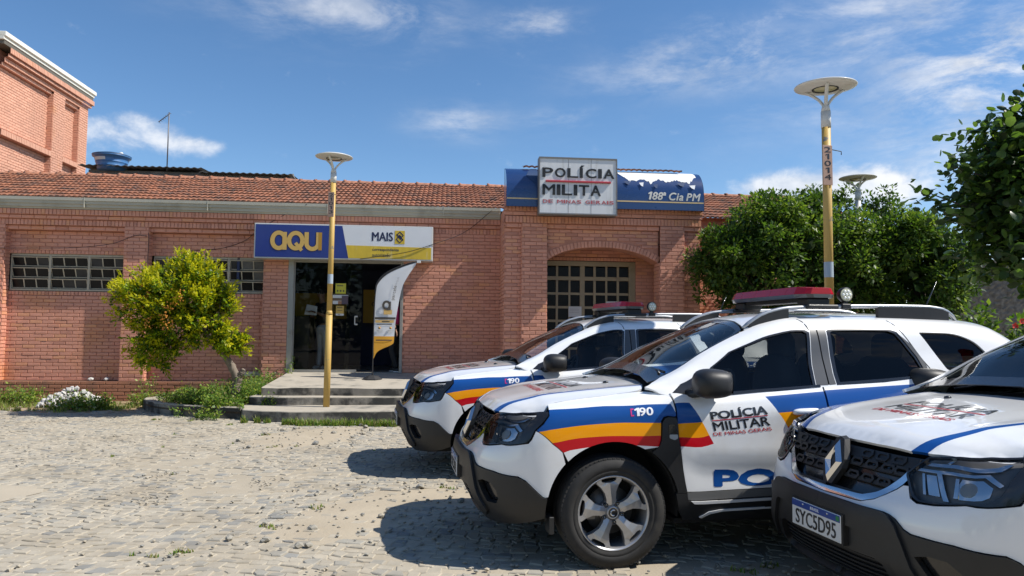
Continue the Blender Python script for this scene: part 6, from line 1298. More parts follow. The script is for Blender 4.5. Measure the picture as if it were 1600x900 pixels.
def person(name, label, x, y, z, rz, legm, topm, shoem, pose, sole=None):
    p = bthing(name, label, 'person', x, y, z); p.rotation_euler = (0, 0, BA+rz)       # faces local -y
    J = dict(hip=(0, 0, .92, .13, .10), belly=(0, -.01, 1.08, .135, .10), chest=(0, -.01 if pose != 'read' else -.03, 1.30, .155, .105), neckb=(0, -.005 if pose != 'read' else -.05, 1.45, .07), neck=(0, -.01 if pose != 'read' else -.07, 1.52, .052), head=(0, -.03 if pose != 'read' else -.10, 1.62, .078, .09), crown=(0, -.02 if pose != 'read' else -.09, 1.71, .07, .085))
    B = [('hip', 'belly'), ('belly', 'chest'), ('chest', 'neckb'), ('neckb', 'neck'), ('neck', 'head'), ('head', 'crown')]
    for s, n in ((-1, 'l'), (1, 'r')):
        st = .10 if pose == 'walk' else .02
        J['sh'+n] = (s*.17, -.01, 1.39, .06); 
        if pose == 'read': J['el'+n] = (s*.22, -.12, 1.14, .042); J['wr'+n] = (s*.10, -.33, 1.22, .028)
        else: J['el'+n] = (s*.23, .03, 1.12, .042); J['wr'+n] = (s*.22, -.06, .90, .028)
        B += [('chest', 'sh'+n), ('sh'+n, 'el'+n), ('el'+n, 'wr'+n)]
    body('torso_body', J, B, p, skin_m)
    # trousers, shirt, shoes as close clothing
    JL = dict(w=(0, 0, 1.0, .155, .118), h=(0, 0, .90, .165, .125)); BL_ = [('w', 'h')]
    for s, n in ((-1, 'l'), (1, 'r')):
        st = (.12*s if pose == 'walk' else .03*s); JL['t'+n] = (s*.085, .0, .80, .098); JL['k'+n] = (s*.09, -st*.5, .48, .066); JL['a'+n] = (s*.095, st*.6, .08, .058); BL_ += [('h', 't'+n), ('t'+n, 'k'+n), ('k'+n, 'a'+n)]
        mb = MB(); yy = st*.6; mb.ell((s*.095, yy-.055, .045), (.046, .13, .048), 14, 8, p=2.6); mb.build('shoe', shoem, p)
        if sole: mb = MB(); mb.ell((s*.095, yy-.055, .016), (.049, .136, .018), 14, 6, p=3.5); mb.build('shoe_sole', sole, p)
    body('trousers', JL, BL_, p, legm)
    JS = dict(w=(0, 0, .96, .165, .125), b=(0, -.01, 1.1, .155, .118), c=(0, J['chest'][1], 1.30, .178, .125), n=(0, J['neckb'][1], 1.45, .085)); BS = [('w', 'b'), ('b', 'c'), ('c', 'n')]
    for s, n in ((-1, 'l'), (1, 'r')):
        a, b = J['sh'+n], J['el'+n]; JS['s'+n] = (a[0], a[1], a[2], .075); JS['e'+n] = tuple(np.array(a[:3])*.35+np.array(b[:3])*.65)+(.058,); BS += [('c', 's'+n), ('s'+n, 'e'+n)]
    body('shirt', JS, BS, p, topm)
    # hands: palm, thumb and four fingers each
    for s, n in ((-1, 'l'), (1, 'r')):
        w = np.array(J['wr'+n][:3]); d = w-np.array(J['el'+n][:3]); d /= np.linalg.norm(d); side = np.array([1., 0, 0]); side -= d*(side@d); side /= np.linalg.norm(side); up = np.cross(d, side)
        H = dict(w=(*w, .024, .018), p=(*(w+d*.05), .034, .014), q=(*(w+d*.085), .036, .012)); HB = [('w', 'p'), ('p', 'q')]
        for k, (o, L) in enumerate(((-.030, .07), (-.010, .085), (.012, .08), (.032, .06))):
            b0 = w+d*.088+side*o; b1 = b0+d*L*.5-up*.006; b2 = b1+d*L*.4-up*.022; H['f%d' % k] = (*b0, .0095); H['g%d' % k] = (*b1, .0085); H['e%d' % k] = (*b2, .007); HB += [('q', 'f%d' % k), ('f%d' % k, 'g%d' % k), ('g%d' % k, 'e%d' % k)]
        t0 = w+d*.03-side*s*.03; H['t0'] = (*t0, .013); H['t1'] = (*(t0+d*.03-side*s*.022-up*.012), .011); H['t2'] = (*(t0+d*.055-side*s*.026-up*.022), .009); HB += [('w', 't0'), ('t0', 't1'), ('t1', 't2')]
        body('hand', H, HB, p, skin_m)
    # face and hair
    hx, hy, hz = J['head'][0], J['head'][1], J['head'][2]; fy = hy-.088
    fr = bpy.data.objects.new('face', None); COL.objects.link(fr); fr.parent = p
    for s in (-1, 1): mb = MB(); mb.ell((s*.030, fy+.008, hz+.025), (.013, .008, .007), 10, 6); mb.build('eye', st_w, fr); mb = MB(); mb.ell((s*.083, hy+.01, hz+.01), (.012, .022, .032), 10, 8); mb.build('ear', skin_m, fr)
    mb = MB(); mb.ell((0, fy-.006, hz-.002), (.014, .018, .024), 10, 8); mb.build('nose', skin_m, fr); mb = MB(); mb.ell((0, fy+.004, hz-.042), (.026, .008, .007), 10, 6); mb.build('mouth', mat('lips', (.28, .10, .08), .5), fr)
    mb = MB(); mb.ell((hx, hy+.018, hz+.06), (.092, .105, .085), 18, 12); mb.build('hair', hair_m, p)
    return p
person('person', 'person in a dark top and white trousers reading papers behind the shop glass', -4.0, .95, .585, -.6, mat('trousers_white', (.55, .56, .58), .8), mat('top_black', (.014, .014, .016), .8), mat('shoe_grey', (.35, .35, .35), .6), 'read')
pp = bthing('papers', 'white sheets of paper held by the person in white trousers', 'papers', -4.22, .62, 1.86); mb = MB(); mb.poly([(-.13, 0, -.09), (.12, .02, -.11), (.14, -.02, .08), (-.08, -.03, .12)], .004, 0, (0, -1, .2)); mb.build('sheet', mat('paper_bright', (.75, .75, .75), .8), pp)
person('person', 'person in black trousers and a pink top standing in the doorway behind the flag', -2.41, .22, .585, 1.35, mat('trousers_black', (.012, .012, .014), .8), mat('top_pink', (.55, .03, .16), .8), mat('shoe_black', (.015, .015, .016), .6), 'walk', mat('sole_white', (.6, .6, .6), .6))
# ------------------------------------------------------------------ ground
sand = mat('sandy_ground', (.36, .312, .235), .95, var=.14, vscale=3, bump=.35, bscale=45, dirt=(.33, .28, .205), dlo=.45, dhi=.7, dscale=1.2, detail=9)
stone_ms = [mat(n_, c_, .88, var=.16, vscale=9, bump=.25, bscale=60, dirt=d_, dscale=1.3, dlo=.46, dhi=.78, detail=7) for n_, c_, d_ in (('stone_beige', (.365, .325, .255), (.255, .215, .155)), ('stone_grey', (.30, .28, .235), (.22, .19, .145)), ('stone_tan', (.375, .33, .255), (.27, .225, .16)), ('stone_blue_grey', (.235, .228, .205), (.18, .16, .13)))]
mb = MB(); mb.add([(-260, -80, 0), (260, -80, 0), (260, 420, 0), (-260, 420, 0)], [(0, 1, 2, 3)]); ground = mb.build('ground', sand); tag(ground, kind='structure')
patchA = np.array([(-1.80, 5.15), (-1.80, 5.57), (-1.64, 5.97), (-1.44, 6.44), (-1.14, 6.63), (-.58, 6.86), (-.10, 6.80), (.15, 6.4), (-.30, 6.10), (-.75, 6.05), (-.92, 5.70), (-.85, 5.26), (-1.22, 5.02), (-1.54, 5.08)])
patchB = np.array([(-3.41, 9.3), (-3.4, 10.2), (-2.83, 10.85), (-2.2, 10.95), (-2.0, 10.2), (-2.15, 9.5), (-2.57, 8.95), (-2.95, 8.7)])
spots = [(-2.2, 4.75, .22), (-1.1, 4.40, .16), (1.58, 4.55, .30), (.9, 4.6, .35), (.35, 4.75, .22), (-3.4, 7.2, .25), (-2.3, 6.9, .22), (-3.0, 6.1, .16), (-1.6, 8.1, .25), (-.2, 4.45, .18)]
slab = np.array([(-5.4, 6.75), (-4.25, 6.70), (-4.10, 6.45), (-4.22, 6.05), (-5.2, 6.0)])
def blobby(p, seed):
    r = np.random.RandomState(seed); q = resample(p, .14); c = q.mean(0); d = q-c; return c+d*(1+r.normal(0, .055, (len(q), 1)))
patchA, patchB = blobby(patchA, 1), blobby(patchB, 2)
dirt_m = mat('bare_dirt', (.395, .335, .245), .95, var=.10, vscale=5, bump=.5, bscale=25, dirt=(.31, .255, .18), dlo=.45, dhi=.8, dscale=2.5)
def flat(name, pts, z, m, h=.2, amp=.0):
    q, f, _ = cdt(np.array(pts), [], [], h); c = np.array(pts).mean(0); pr_ = resample(np.array(pts), .05); V = [(a, b, z+amp*min(1, float(np.hypot(*(pr_-np.array([a, b])).T).min())/.35)) for a, b in q]
    fa = [tuple(t) if np.cross(q[t[1]]-q[t[0]], q[t[2]]-q[t[0]]) > 0 else tuple(t[::-1]) for t in f]
    o = newobj(name, mesh(name, V, fa, m, None, True)); return tag(o, kind='structure')
flat('dirt_patch', patchA, .0015, dirt_m, amp=.012); flat('dirt_patch', patchB, .0015, dirt_m, amp=.012)
flat('cement_patch', slab, .004, mat('cement', (.40, .345, .26), .9, var=.06, vscale=3, bump=.2, bscale=70))
edge_strip = np.array([(-11.5, 12.7), (-9.0, 12.55), (-7.8, 12.25), (-6.6, 12.5), (-6.55, 13.6), (-6.8, 14.6), (-12, 14.2)])
flat('earth_strip', blobby(edge_strip, 4), .003, mat('earth', (.30, .21, .12), .95, var=.2, vscale=3, bump=.5, bscale=30, dirt=(.20, .17, .09), dlo=.45, dhi=.65, dscale=2))
def stones():
    R = np.random.RandomState(11); a, b = .100, .083; ang = math.radians(-9); ca, sa = math.cos(ang), math.sin(ang)
    ni, nj = 246, 166
    I, J = np.meshgrid(np.arange(ni+1), np.arange(nj+1), indexing='ij')
    G = np.stack([(I-ni*.52)*a, J*b], 2).astype(float)
    # rows curve gently, stones vary in length
    G[:, :, 0] += R.uniform(-.5, .5, (1, nj+1))*a; G[:, :, 1] += .10*np.sin(G[:, :, 0]*.9+G[:, :, 1]*.7)+.07*np.sin(G[:, :, 0]*2.3-G[:, :, 1]*.5)
    def quad(i, j):
        jit = lambda s: R.normal(0, s, 2)
        p = [G[i, j], G[i+1, j], G[i+1, j]+np.array([0, b]), G[i, j]+np.array([0, b])]
        return [q+jit(.0125) for q in p]
    cells = []
    for j in range(nj):
        for i in range(ni):
            q = np.array(quad(i, j)); c = q.mean(0); x = c[0]*ca-c[1]*sa-.3; y = c[0]*sa+c[1]*ca+3.0
            if y < 3.3 or y > 13.3 or abs(x) > .73*y+1.3: continue
            q = np.stack([q[:, 0]*ca-q[:, 1]*sa-.3, q[:, 0]*sa+q[:, 1]*ca+3.0], 1); cells.append(q)
    C = np.array([q.mean(0) for q in cells]); keep = np.ones(len(C), bool)
    inA, inB, inS = pip(patchA, C), pip(patchB, C), pip(slab, C); inE = pip(edge_strip, C)
    pcw = [(-6.62, 14.5), (-6.62, 13.2), (-6.35, 12.75), (-5.9, 12.3), (-5.3, 11.98), (-4.75, 11.80), (-4.35, 11.70), (-3.9, 11.4), (-3.45, 11.3), (-.5, 11.75), (4, 12.3), (8, 12.7), (8, 16), (-6.6, 16)]
    inP = pip(np.array(pcw), C)
    pr = R.rand(len(C)); keep &= ~(inA & (pr > .32)) & ~(inB & (pr > .40)) & ~inS & ~inP & ~(inE & (pr > .12))
    for x, y, r in spots:
        d = np.hypot(C[:, 0]-x, (C[:, 1]-y)*1.6); keep &= ~((d < r) & (pr > .12+.5*(d/r)**3))
    # sand washed over the joints: low places lose stones
    lf = np.sin(C[:, 0]*1.7+1.3*np.sin(C[:, 1]*.9))+np.sin(C[:, 1]*1.3+C[:, 0]*.6)+.7*np.sin(C[:, 0]*3.1-C[:, 1]*2.3)
    keep &= ~((lf > 1.2) & (pr > .62)); keep &= ~((lf > 1.9) & (pr > .35)); keep &= pr < .975
    V = []; F = []; M = []; near = []
    tone = np.sin(C[:, 0]*.8+2)+np.sin(C[:, 1]*1.1+.5)
    for k in np.where(keep)[0]:
        q = cells[k]; c = C[k]; s = R.uniform(.92, 1.0); q = c+(q-c)*s; 
        if R.rand() < .35:                                            # knock one corner off: five sides
            m_ = R.randint(4); a_, b_, d_ = q[m_-1], q[m_], q[(m_+1) % 4]; q = np.insert(np.delete(q, m_, 0), m_, [b_*.62+a_*.38, b_*.6+d_*.4], 0)
        n = len(q); h = .0068+R.normal(0, .0022); tx, ty = R.normal(0, .028, 2); ti = c+(q-c)*.86
        zt = h+((ti-c)*np.array([tx, ty])).sum(1); zm = h-.006+((q-c)*np.array([tx, ty])).sum(1)
        v = [(p[0], p[1], z) for p, z in zip(ti, zt)]+[(p[0], p[1], z) for p, z in zip(q, zm)]+[(p[0], p[1], -.012) for p in q]
        f = [tuple(range(n))]+[(n+i, n+(i+1) % n, (i+1) % n, i) for i in range(n)]+[(2*n+i, 2*n+(i+1) % n, n+(i+1) % n, n+i) for i in range(n)]
        w = np.array([.50, .17+.05*tone[k], .27-.04*tone[k], .05+.025*tone[k]]); w = np.clip(w, .01, 1); w /= w.sum(); mi = R.choice(4, p=w)
        on = c[1] < 5.55 and abs((c[0])/c[1]) < .70
        if on and not (c[0] > .45 and c[1] > 4.62): near.append((c[1], v, f, mi))
        else: o = len(V); V += v; F += [tuple(i+o for i in t) for t in f]; M += [mi]*len(f)
    near.sort(key=lambda t: t[0])
    for y, v, f, mi in near[300:]: o = len(V); V += v; F += [tuple(i+o for i in t) for t in f]; M += [mi]*len(f)
    for y, v, f, mi in near[:300]:
        c = np.array(v).mean(0); o = newobj('paving_stone', mesh('paving_stone', np.array(v)-[c[0], c[1], 0], f, stone_ms[mi]), ground, (c[0], c[1], 0))
    o = newobj('paving_stone', mesh('paving_stone', V, F, stone_ms, M), ground); o['kind'] = 'stuff'
    print('stones', keep.sum(), len(near))
stones()
def rock(r, seed, m, flat_=.6):
    R = np.random.RandomState(seed); bm = bmesh.new(); bmesh.ops.create_icosphere(bm, subdivisions=1, radius=1)
    for q in bm.verts: q.co = Vector([q.co.x*r*R.uniform(.75, 1.25), q.co.y*r*R.uniform(.7, 1.1), q.co.z*r*flat_*R.uniform(.7, 1.2)])
    me = bpy.data.meshes.new('stone'); bm.to_mesh(me); bm.free(); me.materials.append(m); return me
def loose(poly, n, label, group, seed, rr=(.022, .05), m=None):
    R = np.random.RandomState(seed); k = 0; P = resample(poly, .05)
    while k < n:
        if R.rand() < .7: c = P[R.randint(len(P))]+R.normal(0, .06, 2)
        else:
            c = poly.min(0)+R.rand(2)*(poly.max(0)-poly.min(0))
            if not pip(poly, c[None])[0]: continue
        r = R.uniform(*rr); me = rock(r, seed*100+k, stone_ms[[0, 1, 3, 1][R.randint(4)]] if m is None else m)
        o = newobj('loose_stone', me, None, (c[0], c[1], .012+r*.3), (R.uniform(-.3, .3), R.uniform(-.3, .3), R.uniform(0, 6))); tag(o, label, 'stone', group); k += 1
loose(patchA, 20, 'broken cobble lying loose round the sandy patch before the middle car', 'loose cobbles round the near sandy patch', 3, (.018, .04))
loose(patchB, 14, 'broken cobble lying loose round the far dirt patch before the steps', 'loose cobbles round the far dirt patch', 4, (.025, .05))
def pebbles():
    R = np.random.RandomState(9); mb = MB(); base = [rock(1, s, stone_ms[0]) for s in range(5)]; geom_ = []
    for me in base: geom_.append((np.array([v.co[:] for v in me.vertices]), [tuple(p.vertices) for p in me.polygons])); bpy.data.meshes.remove(me)
    for i in range(900):
        if i < 420: q = patchA if R.rand() < .6 else patchB; c = q.min(0)-.1+R.rand(2)*(q.max(0)-q.min(0)+.2)
        elif i < 620: s = spots[R.randint(len(spots))]; c = np.array(s[:2])+R.normal(0, s[2]*.6, 2)
        else: y = 3.8+R.rand()**1.5*8; c = np.array([(R.rand()*1.3-.7)*y, y])
        if c[1] > 11.2: continue
        v, f = geom_[R.randint(5)]; r = R.uniform(.006, .019); mb.add(v*r+np.array([c[0], c[1], .012+r*.3]), f, R.randint(4))
    o = mb.build('gravel', stone_ms); tag(o, 'small loose chips of stone strewn over the cobbled lot', 'gravel', kind='stuff')
pebbles()
# pale rubble heap by the wall
rub = mat('white_rubble', (.52, .50, .47), .9, var=.12, vscale=10, bump=.4, bscale=40); hp = thing('rubble_pile', 'heap of pale broken rubble among weeds against the left brick wall', 'rubble pile', (-7.95, 13.25, 0)); R = np.random.RandomState(5)
ms = [rock(1, 900+s, rub, .8) for s in range(7)]
for me in ms: me.name = 'rubble_stone'
for i in range(150):
    a = R.uniform(0, 6.28); d = math.sqrt(R.rand()); x, y = .62*d*math.cos(a), .38*d*math.sin(a); z = .36*(1-d)**.8*R.uniform(.75, 1.05); r = R.uniform(.022, .062)
    newobj('rubble_stone', ms[R.randint(7)], hp, (x, y, z+.02), (R.uniform(0, 3), R.uniform(0, 3), 0)).scale = (r, r, r)
for (x, lab) in ((-8.35, 'white stone sitting at the left on the brick ledge under the window'), (-8.05, 'pale round stone sitting near the pilaster on the brick ledge')):
    o = newobj('stone', rock(.055, int(-x*100), rub, .7), None, bw(x, .07, .425), (0, 0, .4)); tag(o, lab, 'stone')

# ------------------------------------------------------------------ vegetation
def leafmat(name, c, t, rough=.45, objvar=.0, tm=.35):
    m = bpy.data.materials.new(name); m.use_nodes = True; nt = m.node_tree; N = nt.nodes; L = nt.links; b = N['Principled BSDF']; o = N['Material Output']
    b.inputs['Roughness'].default_value = rough; b.inputs['Specular IOR Level'].default_value = .35
    tc = N.new('ShaderNodeTexCoord'); n = N.new('ShaderNodeTexNoise'); n.inputs['Scale'].default_value = 9; L.new(tc.outputs['Object'], n.inputs['Vector'])
    mr = N.new('ShaderNodeMapRange'); mr.inputs[1].default_value = .3; mr.inputs[2].default_value = .7; mr.inputs[3].default_value = .7; mr.inputs[4].default_value = 1.3; L.new(n.outputs[0], mr.inputs[0])
    h = N.new('ShaderNodeHueSaturation'); h.inputs['Color'].default_value = (*c, 1); L.new(mr.outputs[0], h.inputs['Value']); L.new(h.outputs[0], b.inputs['Base Color'])
    tr = N.new('ShaderNodeBsdfTranslucent'); tr.inputs[0].default_value = (*t, 1); mx = N.new('ShaderNodeMixShader'); mx.inputs[0].default_value = tm
    L.new(b.outputs[0], mx.inputs[1]); L.new(tr.outputs[0], mx.inputs[2]); L.new(mx.outputs[0], o.inputs[0]); return m
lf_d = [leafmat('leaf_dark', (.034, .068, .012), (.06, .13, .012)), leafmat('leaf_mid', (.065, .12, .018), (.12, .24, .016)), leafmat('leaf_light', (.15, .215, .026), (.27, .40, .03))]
lf_y = [leafmat('leaf_deep', (.05, .105, .010), (.08, .17, .01)), leafmat('leaf_green', (.20, .29, .010), (.34, .44, .012), tm=.5), leafmat('leaf_yellow', (.47, .47, .012), (.62, .58, .016), tm=.5), mat('berry_orange', (.50, .20, .02), .5)]
lf_r = [leafmat('broad_leaf_dark', (.026, .052, .014), (.06, .13, .015), .35), leafmat('broad_leaf', (.045, .085, .018), (.13, .25, .02), .35), leafmat('broad_leaf_pale', (.09, .15, .03), (.26, .42, .03), .35)]
lf_w = [leafmat('weed_green', (.10, .185, .028), (.18, .34, .035)), leafmat('weed_light', (.22, .29, .04), (.36, .46, .05)), leafmat('weed_dry', (.32, .28, .12), (.3, .28, .1))]
bark = mat('bark_grey', (.19, .155, .12), .9, var=.3, vscale=14, bump=.9, bscale=35, aniso=(1, 1, .35), dirt=(.36, .32, .26), dlo=.55, dhi=.75, dscale=9); bark_d = mat('bark_dark', (.07, .055, .04), .9, var=.3, vscale=12, bump=.7, bscale=30)
def leaves(name, P, D, size, mats, mi, parent, wid=.45, broad=False, up=None, seed=0, kind=None):
    """one small folded face pair per point: P positions, D pointing directions"""
    R = np.random.RandomState(seed); n = len(P); D = D/np.maximum(np.linalg.norm(D, axis=1, keepdims=True), 1e-9)
    U = np.array([0, 0, 1.])+R.normal(0, .45, (n, 3)) if up is None else up; S = np.cross(D, U); S /= np.maximum(np.linalg.norm(S, axis=1, keepdims=True), 1e-9); Nn = np.cross(S, D)
    s = (size*R.uniform(.65, 1.3, n))[:, None]
    if not broad:
        V = np.stack([P, P+D*s*.45+S*s*wid*.5-Nn*s*.07, P+D*s-Nn*s*.10, P+D*s*.45-S*s*wid*.5-Nn*s*.07], 1).reshape(-1, 3); b = 4*np.arange(n)[:, None]
        F = np.concatenate([b+np.array([[0, 1, 2]]), b+np.array([[0, 2, 3]])], 1).reshape(-1, 3); M = np.repeat(mi, 2)
    else:
        V = np.stack([P, P+D*s*.12+S*s*.36-Nn*s*.02, P+D*s*.5+S*s*.46-Nn*s*.05, P+D*s*.85+S*s*.25-Nn*s*.10, P+D*s*1.0-Nn*s*.10, P+D*s*.85-S*s*.25-Nn*s*.10, P+D*s*.5-S*s*.46-Nn*s*.05, P+D*s*.12-S*s*.36-Nn*s*.02, P+D*s*.5+Nn*s*.05], 1).reshape(-1, 3); b = 9*np.arange(n)[:, None]
        F = np.concatenate([b+np.array([[i, (i+1) % 8, 8]]) for i in range(8)], 1).reshape(-1, 3); M = np.repeat(mi, 8)
    o = newobj(name, mesh(name, V, F, mats, M, broad), parent)
    if kind: o['kind'] = kind
    return o
def clump_leaves(centres, radii, per, R, shell=None):
    P = []; D = []
    for c, r in zip(centres, radii):
        d = R.normal(0, 1, (per, 3)); d /= np.linalg.norm(d, axis=1, keepdims=True); q = c+d*r*(R.rand(per, 1)**.45); P.append(q); D.append(d+R.normal(0, .5, (per, 3))+np.array([0, 0, .15]))
    return np.vstack(P), np.vstack(D)
def trunk(parent, pts, radii, m, name='trunk', seed=0, n=10, knob=.12):
    R = np.random.RandomState(seed); q = smooth_line(pts, 26); d = np.linspace(0, 1, 26); r = np.interp(d, np.linspace(0, 1, len(radii)), radii); mb = MB(); mb.tube(q, list(r), n)
    for k, v in enumerate(mb.v):
        i = min(k//n, 25); c = q[i]; f = 1+R.normal(0, knob); mb.v[k] = tuple(c+(np.array(v)-c)*f)
    return mb.build(name, m, parent)
def W(x, y, z): return np.array([x, y, z])
# -- small yellow-green tree leaning over the kerb bed
def yellow_tree():
    R = np.random.RandomState(21); t = thing('small_tree', 'small gnarled tree with bright yellow green crown leaning left before the brick wall', 'tree', (-4.72, 12.5, .1)); o = np.array([-4.72, 12.5, .1])
    trunk(t, [W(0, 0, -.05), W(-.02, 0, .2), W(.01, .0, .42), W(.03, -.02, .55)], [.085, .07, .075, .07], bark, 'trunk', 1, 12, .16); trunk(t, [W(.02, -.01, .5), W(-.06, -.05, .68), W(-.16, -.1, .88), W(-.3, -.15, 1.08), W(-.55, -.2, 1.35), W(-.85, -.25, 1.6)], [.075, .06, .05, .045, .035, .02], bark, 'limb', 2, 10, .14); trunk(t, [W(.02, 0, .5), W(.09, -.03, .58), W(.14, -.04, .66)], [.06, .05, .03], bark, 'limb_stub', 3, 10, .15)
    for k in range(6):
        a = [W(-.5, -.2, 1.3), W(-.7, -.22, 1.5), W(-.3, -.15, 1.1)][k % 3]; e = [W(-1.6, -.3, 1.7), W(-1.2, -.5, 2.2), W(-.2, -.2, 2.0), W(-.9, .1, 2.3), W(-1.3, -.2, 1.0), W(.1, -.2, 1.2)][k]; trunk(t, [a, (a+e)/2+R.normal(0, .06, 3), e], [.022, .014, .006], bark, 'branch', k, 6, .05)
    S = []; rad = []
    ell_ = [((-5.62, 12.2, 1.98), (.84, .62, .54), 150), ((-6.12, 12.2, 1.85), (.52, .5, .46), 60), ((-5.15, 12.2, 1.75), (.52, .5, .48), 60), ((-5.95, 12.15, 1.12), (.36, .34, .33), 40), ((-5.65, 12.2, 1.35), (.45, .4, .30), 30), ((-4.85, 12.2, 1.25), (.30, .25, .17), 24), ((-4.66, 12.2, 1.15), (.14, .12, .07), 7), ((-5.4, 12.15, 2.45), (.36, .3, .16), 22), ((-6.45, 12.2, 2.05), (.2, .2, .12), 9)]
    for c, r, n in ell_:
        d = R.normal(0, 1, (n, 3)); d /= np.linalg.norm(d, axis=1, keepdims=True); k = R.uniform(.62, 1.02, (n, 1)); S.append(np.array(c)+d*np.array(r)*k); rad += list(R.uniform(.07, .13, n))
    S = np.vstack(S); P, D = clump_leaves(S, rad, 34, R); cen = np.array([-5.6, 12.3, 1.65])
    mi = np.where(R.rand(len(P)) > .6, 0, np.where(R.rand(len(P)) > .35, 1, 2)); leaves('crown', P-o, D, .07, lf_y[:3], mi, t, .55, seed=1, kind='stuff')
    # leafy sprays of new growth all over the outside
    Q = []; E = []; M = []
    for i in range(len(S)*2):
        k = i % len(S); d = (S[k]-cen)/np.array([1.0, .8, .75]); rr_ = np.linalg.norm(d); d = d/rr_+np.array([0, -.15, .55])+R.normal(0, .35, 3); d /= np.linalg.norm(d); L = R.uniform(.12, .24); p0 = S[k]+R.normal(0, .05, 3); side = np.cross(d, R.normal(0, 1, 3)); side /= np.linalg.norm(side); up_ = np.cross(side, d)
        low = S[k][2] < 1.45 and R.rand() < .35
        for j in range(20):
            f = (j+R.rand())/20; s_ = 1 if j % 2 else -1; tw = R.uniform(-.9, .9); lat = side*math.cos(tw)*s_+up_*math.sin(tw)
            Q.append(p0+d*L*f+lat*.008); E.append(d*(.55+.5*f)+lat*.75); M.append(2 if (f > .22+.35*R.rand() and not low) else (1 if f > .08 else 0))
    leaves('shoot', np.array(Q)-o, np.array(E), .064, lf_y[:3], np.array(M), t, .5, seed=2, kind='stuff')
    mb = MB()
    for c in ((-5.95, 11.75, 1.95), (-6.25, 11.8, 1.9), (-6.2, 11.8, 1.62), (-5.45, 11.65, 1.85), (-5.55, 11.62, 1.72), (-5.62, 11.65, 1.58), (-5.5, 11.62, 1.5), (-5.85, 11.65, 1.55), (-6.35, 11.9, 1.75), (-5.35, 11.65, 1.98)):
        for i in range(16): p = np.array(c)+R.normal(0, 1, 3)*np.array([.035, .03, .07]); mb.ell(p-o, (.014, .014, .014), 6, 4)
    b = mb.build('berry_cluster', lf_y[3], t); b['kind'] = 'stuff'
yellow_tree()
def round_tree(name, label, base, crown, nleaf, size, seed, mats=lf_d, mix=(.42, .40, .18), trunk_h=1.3, clump=.26, airy=False, group=None):
    R = np.random.RandomState(seed); t = thing(name, label, 'tree', base, group=group); o = np.array(base, float); c0 = np.array(crown[0][0])-o
    trunk(t, [W(0, 0, -.05), W(.04, 0, trunk_h*.5), W(-.03, .02, trunk_h), W(c0[0]*.5, c0[1]*.5, c0[2]*.85)], [.13, .11, .09, .05], bark_d, seed=seed)
    S = []; rad = []; ce = []
    for (c, r, n) in crown:
        d = R.normal(0, 1, (n, 3)); d /= np.linalg.norm(d, axis=1, keepdims=True); k = R.uniform(.35 if airy else .72, 1.04, (n, 1)); S.append(np.array(c)+d*np.array(r)*k); rad += list(R.uniform(.55, 1.25, n)*clump); ce += [c]*n
        for j in range(4): e = np.array(c)-o+R.normal(0, .4, 3)*np.array(r); trunk(t, [W(0, 0, trunk_h*.9), (e+W(0, 0, trunk_h))/2, e], [.06, .035, .012], bark_d, 'limb', j, 7, .08)
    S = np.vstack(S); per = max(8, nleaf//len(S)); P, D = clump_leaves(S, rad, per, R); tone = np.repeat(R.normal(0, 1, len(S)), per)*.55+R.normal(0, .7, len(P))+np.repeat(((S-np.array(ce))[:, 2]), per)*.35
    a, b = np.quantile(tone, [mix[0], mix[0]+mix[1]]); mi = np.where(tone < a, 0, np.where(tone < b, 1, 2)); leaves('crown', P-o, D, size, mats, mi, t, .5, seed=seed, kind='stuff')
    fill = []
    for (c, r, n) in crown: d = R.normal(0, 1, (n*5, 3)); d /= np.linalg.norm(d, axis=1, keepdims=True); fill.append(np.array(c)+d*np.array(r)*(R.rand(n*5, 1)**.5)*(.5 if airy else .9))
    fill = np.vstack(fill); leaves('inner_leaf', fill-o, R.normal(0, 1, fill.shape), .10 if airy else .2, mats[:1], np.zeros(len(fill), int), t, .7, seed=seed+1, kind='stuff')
    return t
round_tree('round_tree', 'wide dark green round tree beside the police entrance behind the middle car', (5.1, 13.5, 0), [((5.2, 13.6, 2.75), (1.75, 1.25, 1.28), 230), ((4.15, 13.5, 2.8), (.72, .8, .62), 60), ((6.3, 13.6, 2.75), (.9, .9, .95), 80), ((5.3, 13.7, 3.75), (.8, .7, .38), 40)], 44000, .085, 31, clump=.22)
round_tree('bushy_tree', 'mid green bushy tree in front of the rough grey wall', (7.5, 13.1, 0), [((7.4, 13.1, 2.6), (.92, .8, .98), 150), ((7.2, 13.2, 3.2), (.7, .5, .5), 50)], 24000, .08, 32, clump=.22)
round_tree('thin_tree', 'thin airy treetop rising behind the round tree near the far lamp', (6.95, 15.0, 0), [((6.95, 14.9, 3.95), (.45, .4, .72), 26), ((7.55, 14.8, 3.9), (.45, .4, .75), 26), ((6.1, 14.9, 4.0), (.42, .4, .48), 16)], 5200, .085, 33, airy=True, trunk_h=2.4, clump=.22)
